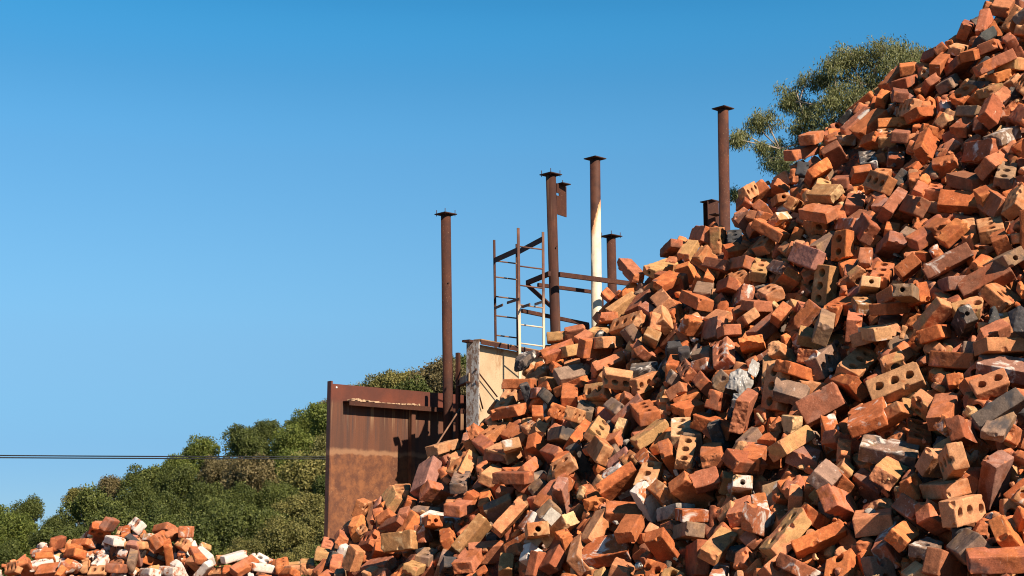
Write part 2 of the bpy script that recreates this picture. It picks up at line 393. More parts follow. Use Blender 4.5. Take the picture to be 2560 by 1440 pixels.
# every brick below: name | metres x y z | quaternion | size in mm | colour | form | seed | group | label
BRICKS = '''solid_brick|1523 4512 1520|-980 -176 31 90|202 93 58|r|s|256409|m|red solid brick, a brick length above left of the bottom right corner
cored_brick|1507 5566 2178|853 457 -242 -70|212 103 64|t|c|662446|m|tan cored brick, two brick lengths right of the white topped block
solid_brick|1630 4845 1779|895 327 -126 277|94 59 189|p|s|81262|m|dusky purple solid brick, two brick lengths above the bottom right corner
solid_brick|1289 5860 2116|24 291 618 -730|177 106 212|p|s|710746|m|dusky purple solid brick, a brick length below the white topped block
cored_brick|998 5229 1602|-915 -47 384 -119|209 109 59|f|c|322451|m|orange buff cored brick, three brick lengths right of the white shard
crusted_brick|1405 5331 1900|-935 -301 -64 178|210 105 66|g|w|727324|m|grey brown mortar crusted brick, two brick lengths below right of the white topped block
cored_brick|1484 4736 1676|-656 -671 -187 -292|181 87 57|t|c|721640|m|tan cored brick, a brick length above left of the bottom right corner
crusted_brick|1360 5443 2040|947 185 -206 -161|145 209 46|o|x|375374|m|bright orange mortar crusted brick, two brick lengths below right of the white topped block
solid_brick|1099 5171 1578|816 539 -197 71|196 47 86|o|s|340326|m|bright orange solid brick, three brick lengths below right of the plastic bag
solid_brick|1938 5729 2622|866 406 -283 -69|214 98 61|b|s|857558|m|dark brown solid brick, five brick lengths below right of the gum tree
crusted_brick|405 6100 1531|908 348 -168 -161|212 125 66|o|x|290162|m|bright orange mortar crusted brick, a brick length above left of the foil ball
solid_brick|1658 4837 2012|779 545 -305 52|178 56 90|k|s|903989|m|charred black solid brick, two brick lengths below the right edge
solid_brick|1190 5252 1713|-762 -540 349 77|58 92 187|r|s|197766|m|red solid brick below a orange buff one, three brick lengths below the white topped block
solid_brick|1413 4697 1491|360 -192 -587 699|61 86 208|r|s|123381|m|red solid brick, a brick length left of the bottom right corner
cored_brick|1482 4811 1839|-640 105 760 -43|93 178 57|t|c|799536|m|tan cored brick, two brick lengths above left of the bottom right corner
cored_brick|1747 5169 2133|896 394 -206 -19|135 82 52|f|c|299693|m|orange buff cored brick, two brick lengths below the right edge
cored_brick|1284 5113 1643|-985 -68 70 144|134 212 68|f|e|419770|m|orange buff cored brick, three brick lengths below right of the wood splinter
crusted_brick|1844 5274 2207|917 328 44 -225|210 96 60|p|w|876283|m|dusky purple mortar crusted brick, two brick lengths below the right edge
solid_brick|1853 5945 2738|-712 -647 270 -43|212 65 100|b|s|538396|m|dark brown solid brick, two brick lengths left of the right edge
solid_brick|476 6372 1827|-841 -451 293 -62|196 59 93|o|s|860475|m|bright orange solid brick, a brick length above left of the white shard
solid_brick|609 5749 1538|279 827 421 -247|190 85 58|o|s|89082|m|bright orange solid brick, a brick length above right of the foil ball
cored_brick|1483 6635 2758|-655 117 -698 -265|195 101 64|y|c|376776|m|pale yellow cored brick, two brick lengths above the white topped block
solid_brick|778 5463 1557|-814 -349 103 -452|176 74 48|f|s|454340|m|orange buff solid brick, two brick lengths right of the foil ball
solid_brick|986 6040 2113|552 -528 -228 -604|147 58 212|p|s|919455|m|dusky purple solid brick, at the wood splinter
solid_brick|1861 5318 2295|732 675 55 74|212 54 102|f|s|81531|m|orange buff solid brick, a brick length below left of the right edge
cored_brick|1452 5925 2298|829 377 -122 395|206 102 61|t|c|191988|m|tan cored brick, a brick length right of the white topped block
solid_brick|1473 4882 1751|678 717 -20 160|90 53 182|t|s|996771|m|tan solid brick, two brick lengths above left of the bottom right corner
crusted_brick|917 5386 1649|554 665 431 255|184 99 58|w|x|721295|m|white limewashed mortar crusted brick, two brick lengths below the wood splinter
solid_brick|2052 6338 3094|831 513 -34 -210|198 94 59|o|s|79024|m|bright orange solid brick, five brick lengths below the top right corner
solid_brick|1372 5222 1819|-923 -203 -251 210|91 185 58|f|s|896586|m|orange buff solid brick, three brick lengths below right of the wood splinter
solid_brick|754 6013 1773|-841 -374 373 118|97 60 191|r|s|394110|m|red solid brick, a brick length right of the white shard
cored_brick|1130 4992 1479|199 -771 -413 -442|134 88 58|o|c|486468|m|bright orange cored brick, three brick lengths left of the bottom right corner
solid_brick|1109 5686 1956|-723 -596 0 -348|182 64 96|f|s|231008|m|orange buff solid brick, a brick length below right of the wood splinter
cored_brick|1970 5659 2541|-875 -217 -354 249|120 212 53|t|c|750715|m|tan cored brick, a brick length left of the right edge
solid_brick|1599 5266 2047|919 278 -95 -262|90 181 58|r|s|306410|m|red solid brick, three brick lengths below left of the right edge
half_brick|1167 5959 2185|-881 -419 -75 207|149 90 57|g|s|371723|m|grey brown half brick, a brick length above right of the wood splinter
cored_half_brick|1415 4856 1656|538 -505 -669 -89|79 99 60|r|e|20243|m|red cored half brick, two brick lengths above left of the bottom right corner
half_brick|1593 5053 1958|589 -293 -738 -150|87 142 55|b|s|640556|m|dark brown half brick, three brick lengths below left of the right edge
half_brick|488 5996 1617|-841 -184 346 -372|129 85 57|r|s|455017|m|red half brick, a brick length above the foil ball
half_brick|1164 5644 1894|-136 313 910 235|136 100 64|p|s|518776|m|dusky purple half brick, a brick length below right of the wood splinter
solid_brick|1459 4629 1559|940 65 -334 -33|96 160 58|g|s|760373|m|grey brown solid brick, a brick length above left of the bottom right corner
solid_brick|1716 5455 2257|642 646 -230 -343|191 61 95|r|s|594675|m|red solid brick, two brick lengths below left of the right edge
half_brick|1643 4814 1962|-802 -383 285 -357|129 75 47|g|s|131078|m|grey brown half brick, two brick lengths below the right edge
solid_brick|937 5767 1887|415 860 279 100|168 55 90|b|s|87997|m|dark brown solid brick, a brick length below the wood splinter
solid_brick|1694 5652 2457|-490 -132 -771 -384|163 50 80|f|s|638749|m|orange buff solid brick, two brick lengths left of the right edge
solid_brick|1308 4840 1593|326 -221 -898 -194|70 164 53|o|s|919463|m|bright orange solid brick, two brick lengths left of the bottom right corner
solid_brick|1585 4578 1572|868 370 -311 -117|53 90 182|o|s|712675|m|bright orange solid brick, a brick length above left of the bottom right corner
cored_brick|1562 6590 2942|240 -692 -194 -652|146 92 58|o|c|816376|m|bright orange cored brick, two brick lengths below right of the peeping post cap
cored_brick|1341 6080 2329|-619 -632 -111 -452|197 99 61|g|c|101098|m|grey brown cored brick, at the white topped block
solid_brick|-190 6855 1590|801 430 -337 247|205 59 94|y|s|611925|m|pale yellow solid brick, two brick lengths below right of the steel wall
solid_brick|-555 7105 1564|666 577 335 333|58 92 186|y|s|489247|m|pale yellow solid brick, a brick length below the steel wall
half_brick|798 5954 1817|870 476 -125 20|128 83 53|r|s|61967|m|red half brick, a brick length right of the white shard
cored_brick|1248 4923 1475|658 401 507 -387|131 91 57|g|c|107233|m|grey brown cored brick, four brick lengths below the white topped block
solid_brick|2211 6487 3372|615 546 -315 -474|203 100 61|b|s|145459|m|dark brown solid brick, three brick lengths above the right edge
brick_chunk|581 6139 1737|875 258 -309 268|89 57 186|w|k|503336|m|white limewashed cored brick topping the small heap
solid_brick|1417 6704 2910|-173 -514 -611 -576|191 99 60|p|s|802036|m|dusky purple solid brick, two brick lengths below right of the peeping post cap
solid_brick|1508 4997 1842|-712 -397 569 110|90 57 185|t|s|405311|m|tan solid brick, three brick lengths above left of the bottom right corner
solid_brick|1390 5840 2199|696 352 -136 -610|184 56 93|o|s|247409|m|bright orange solid brick, a brick length below right of the white topped block
solid_brick|200 6288 1524|10 -842 -287 -457|201 95 59|b|s|335726|m|dark brown solid brick, two brick lengths left of the foil ball
solid_brick|1595 7036 3304|473 779 -84 402|92 57 187|y|s|720397|m|pale yellow solid brick, a brick length below right of the gum tree
solid_brick|1527 6920 3175|493 805 37 327|92 57 186|r|s|752977|m|red solid brick, a brick length below right of the gum tree
cored_brick|521 7063 2361|-123 60 912 -386|157 92 61|t|c|65314|m|tan cored brick, a brick length right of the long grey brick
solid_brick|1950 7500 3801|-906 -244 323 -127|212 112 67|r|s|473513|m|red solid brick rising to the right, six brick lengths above left of the right edge
solid_brick|-12 6708 1675|717 565 -232 336|187 59 93|f|s|956950|m|orange buff solid brick, three brick lengths below the cream panel
solid_brick|2286 6543 3586|621 579 -92 520|176 87 57|b|s|92856|m|dark brown solid brick, two brick lengths below the top right corner
cored_brick|984 6566 2419|23 746 491 449|181 91 58|r|c|835181|m|red cored brick, a brick length above left of the plastic bag
solid_brick|2074 6906 3515|-9 837 370 403|198 61 94|o|s|440313|m|bright orange solid brick, four brick lengths right of the peeping post cap
solid_brick|-461 7693 1900|-24 771 429 470|212 127 69|p|s|256312|m|dusky purple solid brick, a brick length right of the steel wall
solid_brick|-198 6705 1483|799 60 -186 568|207 102 55|r|s|851481|m|red solid brick seen end on, three brick lengths below right of the steel wall
solid_brick|1750 6437 2914|760 639 106 -61|90 57 191|p|s|187503|m|dusky purple solid brick, three brick lengths left of the right edge
cored_brick|1775 5525 2421|-310 483 648 502|75 52 146|k|e|386043|m|charred black cored brick, a brick length below left of the right edge
solid_brick|723 5659 1497|670 -84 738 -14|137 212 55|b|s|146400|m|dark brown solid brick, a brick length right of the foil ball
solid_brick|1154 5280 1809|-911 -218 -304 171|85 177 55|g|s|280333|m|grey brown solid brick, two brick lengths below right of the wood splinter
brick_chunk|850 6064 1933|965 210 -117 -108|94 186 58|r|k|761069|m|red broken lump, a brick length below left of the wood splinter
cored_brick|752 6188 1944|-308 720 580 225|179 75 50|t|c|873437|m|tan cored brick, a brick length above right of the white shard
half_brick|1922 6081 2895|-880 -320 331 -115|134 77 45|o|s|590387|m|bright orange half brick, four brick lengths right of the peeping post cap
solid_brick|-400 7581 1812|-586 -5 632 -508|60 103 171|r|s|232648|m|red solid brick, a brick length right of the steel wall
solid_brick|633 6535 2052|-946 -125 286 -88|180 89 51|f|s|480712|m|orange buff solid brick, a brick length above the white shard
solid_brick|1359 6140 2489|943 276 160 -95|67 193 95|g|s|900556|m|grey brown solid brick, a brick length above right of the white topped block
solid_brick|2106 6396 3206|478 -354 -692 409|203 62 96|b|s|523740|m|dark brown solid brick, four brick lengths below the top right corner
cored_brick|1122 6026 2213|-240 725 196 615|199 94 59|t|c|305975|m|tan cored brick, a brick length below left of the white topped block
brick_chunk|1070 5915 1925|905 327 -40 -268|93 58 189|o|k|844052|m|bright orange broken lump, a brick length below the wood splinter
solid_brick|1675 6585 3022|-830 -203 497 152|100 196 60|b|s|20215|m|dark brown solid brick, three brick lengths right of the peeping post cap
cored_brick|1535 5396 1965|-960 -247 -86 99|88 185 58|o|c|187143|m|bright orange cored brick, three brick lengths below right of the white topped block
crusted_brick|1019 5115 1476|577 731 356 75|174 51 91|w|x|950602|m|white limewashed mortar crusted brick, three brick lengths right of the foil ball
cored_brick|625 6675 2160|-66 654 729 192|201 103 63|r|c|113191|m|red cored brick, two brick lengths below right of the long grey brick
solid_brick|1786 7572 3629|-855 -422 282 102|104 61 196|b|s|59251|m|dark brown solid brick, a brick length right of the gum tree
solid_brick|6 6851 1865|-582 -653 -302 -380|90 55 183|b|s|114357|m|dark brown solid brick lying level, two brick lengths below the cream panel
solid_brick|484 6212 1690|946 322 17 -34|163 91 58|r|s|247788|m|red solid brick, a brick length below left of the white shard
solid_brick|364 6210 1623|39 -863 -256 -433|173 93 59|t|s|617128|m|tan solid brick, a brick length below left of the white shard
cored_brick|620 7505 2701|249 330 808 419|212 93 63|t|c|702841|m|tan cored brick, a brick length right of the half cream post
half_brick|1433 5409 2037|385 117 739 540|146 50 83|t|s|866744|m|tan half brick, two brick lengths below right of the white topped block
cored_brick|1809 6804 3301|809 247 -533 -1|90 185 58|t|c|641571|m|tan cored brick, four brick lengths above left of the right edge
half_brick|2161 5943 3000|798 285 -351 -399|88 149 57|t|s|590290|m|tan half brick rising to the right, two brick lengths above the right edge
solid_brick|294 6174 1514|912 199 -323 -154|61 199 94|t|s|724126|m|tan solid brick, a brick length left of the foil ball
solid_brick|2190 6308 3259|770 459 33 442|196 65 96|r|s|245445|m|red solid brick rising to the right, three brick lengths above the right edge
solid_brick|1381 6297 2453|-890 432 -144 7|208 55 93|f|s|161702|m|orange buff solid brick, at the white topped block
half_brick|1346 5380 1769|-792 -478 -167 340|141 58 93|p|s|638233|m|dusky purple half brick, three brick lengths below right of the white topped block
solid_brick|707 5787 1608|-655 97 -749 -21|59 198 78|g|s|67603|m|grey brown solid brick, a brick length below right of the white shard
solid_brick|1315 4996 1568|37 850 422 313|206 62 96|r|s|252360|m|red solid brick, two brick lengths left of the bottom right corner
solid_brick|890 6237 2065|-476 -759 -314 -314|98 63 197|o|s|167640|m|bright orange solid brick, a brick length below left of the plastic bag
solid_brick|1805 6595 3138|-742 -486 163 -432|186 58 93|p|s|372185|m|dusky purple solid brick, three brick lengths right of the peeping post cap
solid_brick|405 6605 1984|-817 -204 538 17|92 186 58|t|s|855126|m|tan solid brick, two brick lengths above left of the white shard
solid_brick|-111 6787 1515|967 248 -54 1|183 58 93|r|s|725555|m|red solid brick lying level, three brick lengths below right of the steel wall
solid_brick|1869 6439 3099|-834 -157 527 39|86 181 57|b|s|415804|m|dark brown solid brick, four brick lengths right of the tallest post
cored_brick|660 6990 2335|699 -598 -362 151|183 77 51|f|c|655426|m|orange buff cored brick, two brick lengths right of the long grey brick
solid_brick|2459 6952 3967|640 738 -172 131|201 57 92|r|s|445076|m|red solid brick rising to the right, a brick length below the top right corner
solid_brick|-51 6974 1722|-925 -304 229 17|156 58 93|g|s|25791|m|grey brown solid brick, three brick lengths below the cream panel
half_brick|1837 5405 2341|-919 -323 166 -155|142 56 91|r|s|661191|m|red half brick, a brick length below left of the right edge
solid_brick|216 6382 1623|778 458 95 419|93 58 188|y|s|449843|m|pale yellow solid brick, two brick lengths left of the white shard
cored_brick|2223 6227 3192|-915 -347 -54 198|82 179 56|g|c|552326|m|grey brown cored brick, three brick lengths above the right edge
solid_brick|985 6416 2255|-824 -373 427 -11|85 56 182|g|s|72101|m|grey brown solid brick, at the plastic bag
solid_brick|314 7548 2436|884 422 -31 200|172 92 58|g|s|756376|m|long grey green brick resting just right of the ladder
solid_brick|-250 7048 1729|-527 -668 -325 -413|190 60 93|r|s|219074|m|red solid brick, two brick lengths right of the steel wall
solid_brick|1671 5577 2379|533 290 -691 393|55 91 179|o|s|453665|m|bright orange solid brick, two brick lengths below left of the right edge
solid_brick|1207 6022 2283|610 718 303 144|177 53 89|o|s|595114|m|bright orange solid brick, at the white topped block
brick_chunk|1224 6337 2384|845 371 -347 -166|60 94 189|t|k|807045|m|tan broken lump, a brick length left of the white topped block
solid_brick|1404 4964 1659|828 334 -436 109|63 95 192|p|s|542369|m|dusky purple solid brick, two brick lengths above left of the bottom right corner
solid_brick|1317 7109 3127|390 808 349 270|91 54 184|r|s|694087|m|red solid brick, two brick lengths below the gum tree
solid_brick|1869 6269 2928|-919 -268 250 -147|175 83 56|r|s|305858|m|red solid brick, four brick lengths above right of the white topped block
half_brick|-810 7405 1473|-531 -775 -314 -140|56 126 91|f|s|378331|m|orange buff half brick, a brick length below right of the steel wall foot
solid_brick|941 7161 2772|546 806 205 97|95 62 192|r|s|84757|m|red solid brick, three brick lengths above left of the plastic bag
solid_brick|236 6664 1767|900 380 -8 -214|53 88 181|p|s|470594|m|dusky purple solid brick, two brick lengths left of the white shard
solid_brick|2079 5868 2757|930 257 -213 -155|67 97 196|r|s|88120|m|red solid brick, a brick length above left of the right edge
brick_chunk|1116 6547 2464|729 670 -141 -20|112 56 211|o|k|424739|m|bright orange broken lump, a brick length above the plastic bag
brick_chunk|1652 7444 3520|954 -38 -296 -33|142 212 58|o|k|969418|m|bright orange broken lump, a brick length below right of the gum tree
cored_brick|235 6699 1904|921 258 -291 -33|137 90 57|t|c|213831|m|tan cored brick, two brick lengths below right of the cream panel
cored_brick|2057 5975 2886|-955 -236 104 150|104 195 61|t|c|866175|m|tan cored brick, a brick length above left of the right edge
brick_chunk|1330 5207 1684|-904 -338 119 232|126 59 94|t|k|433267|m|tan broken lump, three brick lengths below right of the wood splinter
solid_brick|1007 6388 2297|-605 -628 -325 -367|97 65 197|o|s|157596|m|bright orange solid brick, at the plastic bag
half_brick|1341 6387 2572|-369 -237 -866 241|136 85 57|r|s|621557|m|red half brick, a brick length above the white topped block
solid_brick|674 7904 3066|397 877 237 133|91 56 185|r|s|469473|m|red solid brick, three brick lengths below left of the tallest post
cored_brick|1362 4743 1553|-892 -129 33 -431|146 70 41|g|c|29560|m|grey brown cored brick, four brick lengths below right of the white topped block
solid_brick|925 7022 2619|704 447 -551 -15|92 58 188|o|s|959098|m|bright orange solid brick, two brick lengths above left of the plastic bag
solid_brick|1583 5876 2529|-635 -703 -186 -261|176 50 88|r|s|314401|m|red solid brick lying level, three brick lengths above right of the plastic bag
solid_brick|502 7349 2465|-822 -517 98 -215|186 54 88|r|s|129817|m|red solid brick, a brick length right of the long grey brick
half_brick|802 6492 2165|938 247 -85 227|141 79 48|o|s|736388|m|bright orange half brick, two brick lengths above right of the white shard
solid_brick|1726 6089 2743|680 644 -326 125|106 59 197|r|s|610750|m|red solid brick, three brick lengths above right of the white topped block
solid_brick|1503 5836 2419|-639 -764 15 -87|76 55 185|t|s|346935|m|tan solid brick, two brick lengths right of the white topped block
solid_brick|2143 7185 3761|718 593 133 340|185 57 92|o|s|96704|m|bright orange solid brick lying level, three brick lengths below left of the top right corner
solid_brick|2121 6094 3023|789 212 -564 -123|98 194 60|r|s|903375|m|red solid brick seen end on, four brick lengths right of the gum tree
solid_brick|825 7527 2934|884 308 -176 303|161 90 49|o|s|398275|m|bright orange solid brick rising to the right, nine rows in
cored_half_brick|1400 5013 1751|-441 74 -555 702|76 92 53|o|c|163475|m|bright orange cored half brick, three brick lengths above left of the bottom right corner
brick_chunk|455 5924 1457|972 138 160 -100|95 158 58|f|k|888699|m|orange buff broken lump, at the foil ball
solid_brick|702 6286 1926|854 471 -216 -53|55 91 184|r|s|339453|m|red solid brick, a brick length above right of the white shard
solid_brick|444 7538 2579|-527 -784 -243 -222|202 100 60|r|s|416950|m|red solid brick lying level, a brick length above right of the long grey brick
cored_half_brick|1552 5366 2081|-393 163 879 -218|78 90 53|f|c|269882|m|orange buff cored half brick standing upright, three brick lengths right of the wood splinter
cored_brick|1621 5762 2575|-152 -187 -685 -687|81 54 166|g|e|126234|m|grey brown cored brick, two brick lengths above right of the white topped block
cored_brick|594 6249 1840|269 -775 -510 -257|173 87 57|t|c|986423|m|tan cored brick, a brick length above the white shard
solid_brick|-11 7658 2251|176 -296 -737 581|203 59 96|r|s|317303|m|red solid brick, at the cream panel
solid_brick|194 6662 1790|890 228 -355 169|208 95 60|r|s|816845|m|red solid brick, two brick lengths left of the white shard
half_brick|121 6319 1472|198 -754 -295 -552|137 58 93|b|s|767331|m|dark brown half brick, two brick lengths left of the foil ball
cored_brick|2324 7057 3824|866 324 -303 231|141 88 57|o|c|823463|m|bright orange cored brick, two brick lengths below left of the top right corner
solid_brick|2307 6458 3438|-598 -722 -77 -338|189 59 94|g|s|944948|m|grey brown solid brick, four brick lengths above the right edge
cored_brick|407 6729 2075|680 428 64 592|188 94 58|f|c|792231|m|orange buff cored brick, two brick lengths above left of the white shard
solid_brick|995 6897 2588|597 498 -385 -497|204 106 62|p|s|932113|m|dusky purple solid brick, two brick lengths above left of the plastic bag
cored_brick|431 7195 2307|-783 -503 212 296|145 85 57|f|c|73291|m|orange buff cored brick, two brick lengths below the half cream post
solid_brick|1338 6863 2808|-810 -491 -281 154|92 58 187|o|s|594684|m|bright orange solid brick, two brick lengths above the white topped block
brick_chunk|1310 5562 1939|691 472 -322 -442|94 59 190|r|k|850041|m|red broken lump sloping down to the right, two brick lengths right of the wood splinter
brick_chunk|675 6015 1684|-643 -558 405 333|186 56 96|n|k|313810|m|concrete grey broken lump, a brick length below right of the white shard
cored_brick|912 6283 2179|490 686 439 312|176 84 56|b|c|394099|m|dark brown cored brick, a brick length left of the plastic bag
cored_brick|1660 6278 2744|931 299 35 -207|83 176 56|r|c|216402|m|red cored brick, three brick lengths above right of the white topped block
half_brick|2086 6608 3335|52 -277 -907 314|132 93 56|r|s|16272|m|red half brick, four brick lengths right of the gum tree
solid_brick|1623 7736 3710|-555 -772 -91 -295|190 60 94|r|s|108227|m|red solid brick, at the gum tree
cored_brick|921 5757 1785|783 617 1 -78|80 53 170|y|e|777115|m|pale yellow cored brick, a brick length below the wood splinter
crusted_brick|724 5814 1675|687 727 12 12|106 49 205|o|x|110215|m|bright orange mortar crusted brick, a brick length right of the white shard
solid_brick|892 5629 1684|-943 -192 183 202|81 161 55|r|s|446273|m|red solid brick, two brick lengths below the wood splinter
cored_brick|2021 5750 2703|686 -676 -241 -118|96 57 205|g|e|21075|m|grey brown cored brick, a brick length above left of the right edge
solid_brick|664 6098 1737|-897 -234 358 -108|60 94 189|t|s|568828|m|tan solid brick, at the white shard
solid_brick|1621 5140 1944|862 183 -471 -29|60 94 189|o|s|855074|m|bright orange solid brick, three brick lengths above left of the bottom right corner
solid_brick|249 7079 2079|-651 -496 352 455|201 66 98|g|s|663308|m|grey brown solid brick, two brick lengths below the long grey brick
cored_brick|-265 7375 1862|976 209 -15 -62|87 180 57|g|c|637163|m|grey brown cored brick, two brick lengths right of the steel wall
cored_brick|1823 5600 2478|926 350 -138 31|126 90 57|f|c|882620|m|orange buff cored brick, a brick length left of the right edge
cored_brick|1260 7086 2919|-938 -302 -49 162|89 183 57|f|c|112405|m|orange buff cored brick, two brick lengths above left of the white topped block
clinker_lump|1953 5295 2361|-794 -422 373 227|60 94 188|k|k|803512|m|charred black clinker lump, a brick length below the right edge
solid_brick|1990 7152 3528|342 -932 103 65|83 182 57|b|s|561635|m|dark brown solid brick seen end on, five brick lengths right of the tallest post
clinker_lump|64 7931 2555|-552 -621 -196 -521|186 59 93|k|k|579539|m|charred black clinker lump, at the ladder tower
cored_brick|756 6372 2049|959 272 -33 -69|89 184 58|y|c|536208|m|pale yellow cored brick, two brick lengths below left of the plastic bag
cored_brick|109 6360 1615|736 674 -23 55|96 60 190|t|e|570148|m|tan cored brick, two brick lengths left of the foil ball
brick_chunk|1274 5476 1866|-951 -262 22 164|54 91 185|r|k|674200|m|red broken lump standing upright, two brick lengths right of the wood splinter
solid_brick|1207 6640 2565|-108 927 212 291|201 92 59|p|s|593228|m|dusky purple solid brick, a brick length above left of the white topped block
solid_brick|686 7183 2501|-810 -437 391 -14|54 90 183|r|s|209037|m|red solid brick, two brick lengths below right of the half cream post
cored_half_brick|1519 5626 2247|723 -350 180 568|119 91 55|f|c|140557|m|orange buff cored half brick, three brick lengths above right of the wood splinter
cored_brick|1256 6799 2747|960 183 -208 38|92 143 58|t|c|895469|m|tan cored brick, two brick lengths above left of the white topped block
solid_brick|1107 7119 2836|-623 -470 376 499|169 63 96|b|s|411516|m|dark brown solid brick, two brick lengths below the tallest post
crusted_brick|1263 5661 1974|910 406 -80 -20|58 93 188|o|x|662547|m|bright orange mortar crusted brick, a brick length right of the wood splinter
solid_brick|573 6782 2164|889 258 -363 106|193 59 93|p|s|243705|m|dusky purple solid brick, two brick lengths above the white shard
solid_brick|300 7382 2313|962 271 -6 -41|86 182 57|r|s|130667|m|red solid brick, a brick length below the long grey brick
solid_brick|254 7707 2581|940 294 -174 26|185 88 55|r|s|896593|m|red solid brick, a brick length above left of the long grey brick
solid_brick|983 5824 1911|959 216 36 -180|87 179 56|r|s|681476|m|red solid brick, a brick length below the wood splinter
cored_half_brick|864 5371 1495|-394 831 41 -392|67 89 56|r|c|914869|m|red cored half brick, two brick lengths right of the foil ball
solid_brick|504 7529 2606|612 661 269 341|191 62 95|f|s|835055|m|orange buff solid brick, a brick length below the half cream post
solid_brick|-648 7813 1791|-878 -237 415 -31|91 185 58|f|s|771836|m|orange buff solid brick, at the steel wall
solid_brick|-25 6505 1417|916 398 22 -41|64 96 194|y|s|528147|m|pale yellow solid brick, three brick lengths left of the foil ball
solid_brick|1241 6491 2600|675 604 -329 267|90 55 179|r|s|284477|m|red solid brick, a brick length above left of the white topped block
solid_brick|-379 7821 2066|630 642 202 387|183 55 91|t|s|579561|m|tan solid brick, two brick lengths above right of the steel wall
half_brick|970 7693 3139|-815 -279 334 -383|138 78 47|f|s|786485|m|orange buff half brick, a brick length below left of the tallest post
solid_brick|1182 6731 2677|-578 -737 -248 -247|178 51 89|r|s|790977|m|red solid brick above right of a tan one, two brick lengths above the plastic bag
solid_brick|333 6895 1937|-951 -150 262 -66|61 92 189|k|s|945452|m|charred black solid brick, two brick lengths above left of the white shard
solid_brick|-1880 10187 1375|-847 -323 97 -411|201 93 58|r|s|589284|l|red solid brick, three brick lengths left of the steel wall foot
cored_brick|1140 7740 3205|-676 -226 -694 97|152 96 61|f|c|714389|m|orange buff cored brick, a brick length below the tallest post
cored_brick|1596 6260 2690|733 670 -5 -115|84 50 164|y|e|854009|m|pale yellow cored brick, two brick lengths above right of the white topped block
half_brick|1145 5809 2042|685 209 -693 82|70 90 57|y|s|6612|m|pale yellow half brick, a brick length right of the wood splinter
solid_brick|153 7209 2014|-843 -415 261 222|58 93 188|o|s|26692|m|bright orange solid brick, a brick length below right of the cream panel
solid_brick|1489 6127 2493|972 195 37 -128|65 210 103|r|s|164240|m|red solid brick, a brick length above right of the white topped block
solid_brick|2398 7314 4078|570 542 -508 -350|161 54 92|b|s|303032|m|dark brown solid brick seen end on, six brick lengths above the right edge
half_brick|2266 6852 3603|-311 893 177 272|137 90 57|b|s|671765|m|dark brown half brick, three brick lengths below the top right corner
half_brick|1808 7180 3437|882 462 -85 -24|118 57 91|r|s|983325|m|red half brick, two brick lengths right of the gum tree
clinker_lump|2549 7339 4226|-778 -502 93 -367|190 61 93|k|k|995500|m|charred black clinker lump, a brick length below left of the top right corner
solid_brick|1723 6974 3231|951 271 56 -137|93 188 58|p|s|322163|m|dusky purple solid brick, two brick lengths below right of the gum tree
solid_brick|32 7499 2110|787 450 -56 -417|184 92 59|r|s|316561|m|red solid brick, a brick length below right of the cream panel
solid_brick|1703 4903 1939|547 717 393 180|188 60 93|r|s|841882|m|red solid brick, two brick lengths above the bottom right corner
solid_brick|1680 7707 3785|-525 -689 -240 -438|191 61 94|r|s|612947|m|red solid brick seen end on, a brick length above right of the gum tree
cored_brick|838 7859 3070|-362 169 799 -448|94 54 204|f|e|629622|m|orange buff cored brick, two brick lengths above right of the half cream post
solid_brick|1297 6086 2333|-711 -633 121 282|93 59 188|w|s|252774|m|white topped half brick left of the grey cored brick
cored_brick|1330 7202 3093|-890 -97 355 -268|185 96 60|f|c|896540|m|orange buff cored brick, a brick length below right of the tallest post
solid_brick|1089 7364 2991|669 572 -170 -442|185 57 92|p|s|212908|m|dusky purple solid brick, a brick length below the tallest post
solid_brick|2608 7493 4367|-256 776 381 433|182 57 92|r|s|55531|m|red solid brick, a brick length below left of the top right corner
solid_brick|623 7846 2846|904 290 -255 183|190 59 94|t|s|279323|m|tan solid brick, a brick length right of the half cream post
solid_brick|767 7143 2676|-483 -521 -40 -703|152 91 58|t|s|720444|m|tan solid brick, two brick lengths right of the half cream post
cored_brick|-740 7601 1566|-77 842 252 470|93 155 59|b|c|716528|m|dark brown cored brick, a brick length right of the steel wall foot
solid_brick|639 6362 1886|-894 -234 381 -23|65 96 194|o|s|282952|m|bright orange solid brick, three brick lengths below left of the plastic bag
solid_brick|2769 7641 4536|879 -417 210 -93|103 61 212|r|s|897213|m|red solid brick, at the top right corner
solid_brick|1076 5474 1686|-954 -273 -27 123|53 90 183|f|s|184445|m|orange buff solid brick, three brick lengths below the white topped block
solid_brick|1520 5902 2423|669 618 182 373|93 57 188|t|s|26702|m|tan solid brick, a brick length right of the white topped block
solid_brick|-307 7000 1572|959 189 -211 4|60 188 93|o|s|72984|m|bright orange solid brick, four brick lengths below the cream panel
solid_brick|2332 7306 3971|-72 381 761 -520|86 59 175|g|s|629226|m|grey brown solid brick, two brick lengths below left of the top right corner
half_brick|1188 7416 3090|-909 -394 73 -110|122 78 45|o|s|831356|m|bright orange half brick, a brick length below the tallest post
solid_brick|807 6320 1965|-961 -248 39 120|83 56 181|g|s|182377|m|grey brown solid brick, two brick lengths below left of the wood splinter
solid_brick|1032 6709 2550|688 29 -725 10|52 172 86|r|s|750286|m|red solid brick, a brick length above the plastic bag
cored_brick|969 5142 1429|809 404 325 -277|183 91 57|r|c|833300|m|red cored brick, two brick lengths right of the foil ball
solid_brick|2058 7383 3761|-790 -597 90 106|174 58 93|o|s|978747|m|bright orange solid brick lying level, three brick lengths right of the gum tree
clinker_lump|905 6182 1989|945 198 -185 -184|53 89 185|k|k|987556|m|charred black clinker lump, a brick length left of the wood splinter
solid_brick|1160 7051 2763|-615 61 -786 3|97 212 72|p|s|118821|m|dusky purple solid brick, two brick lengths below the tallest post
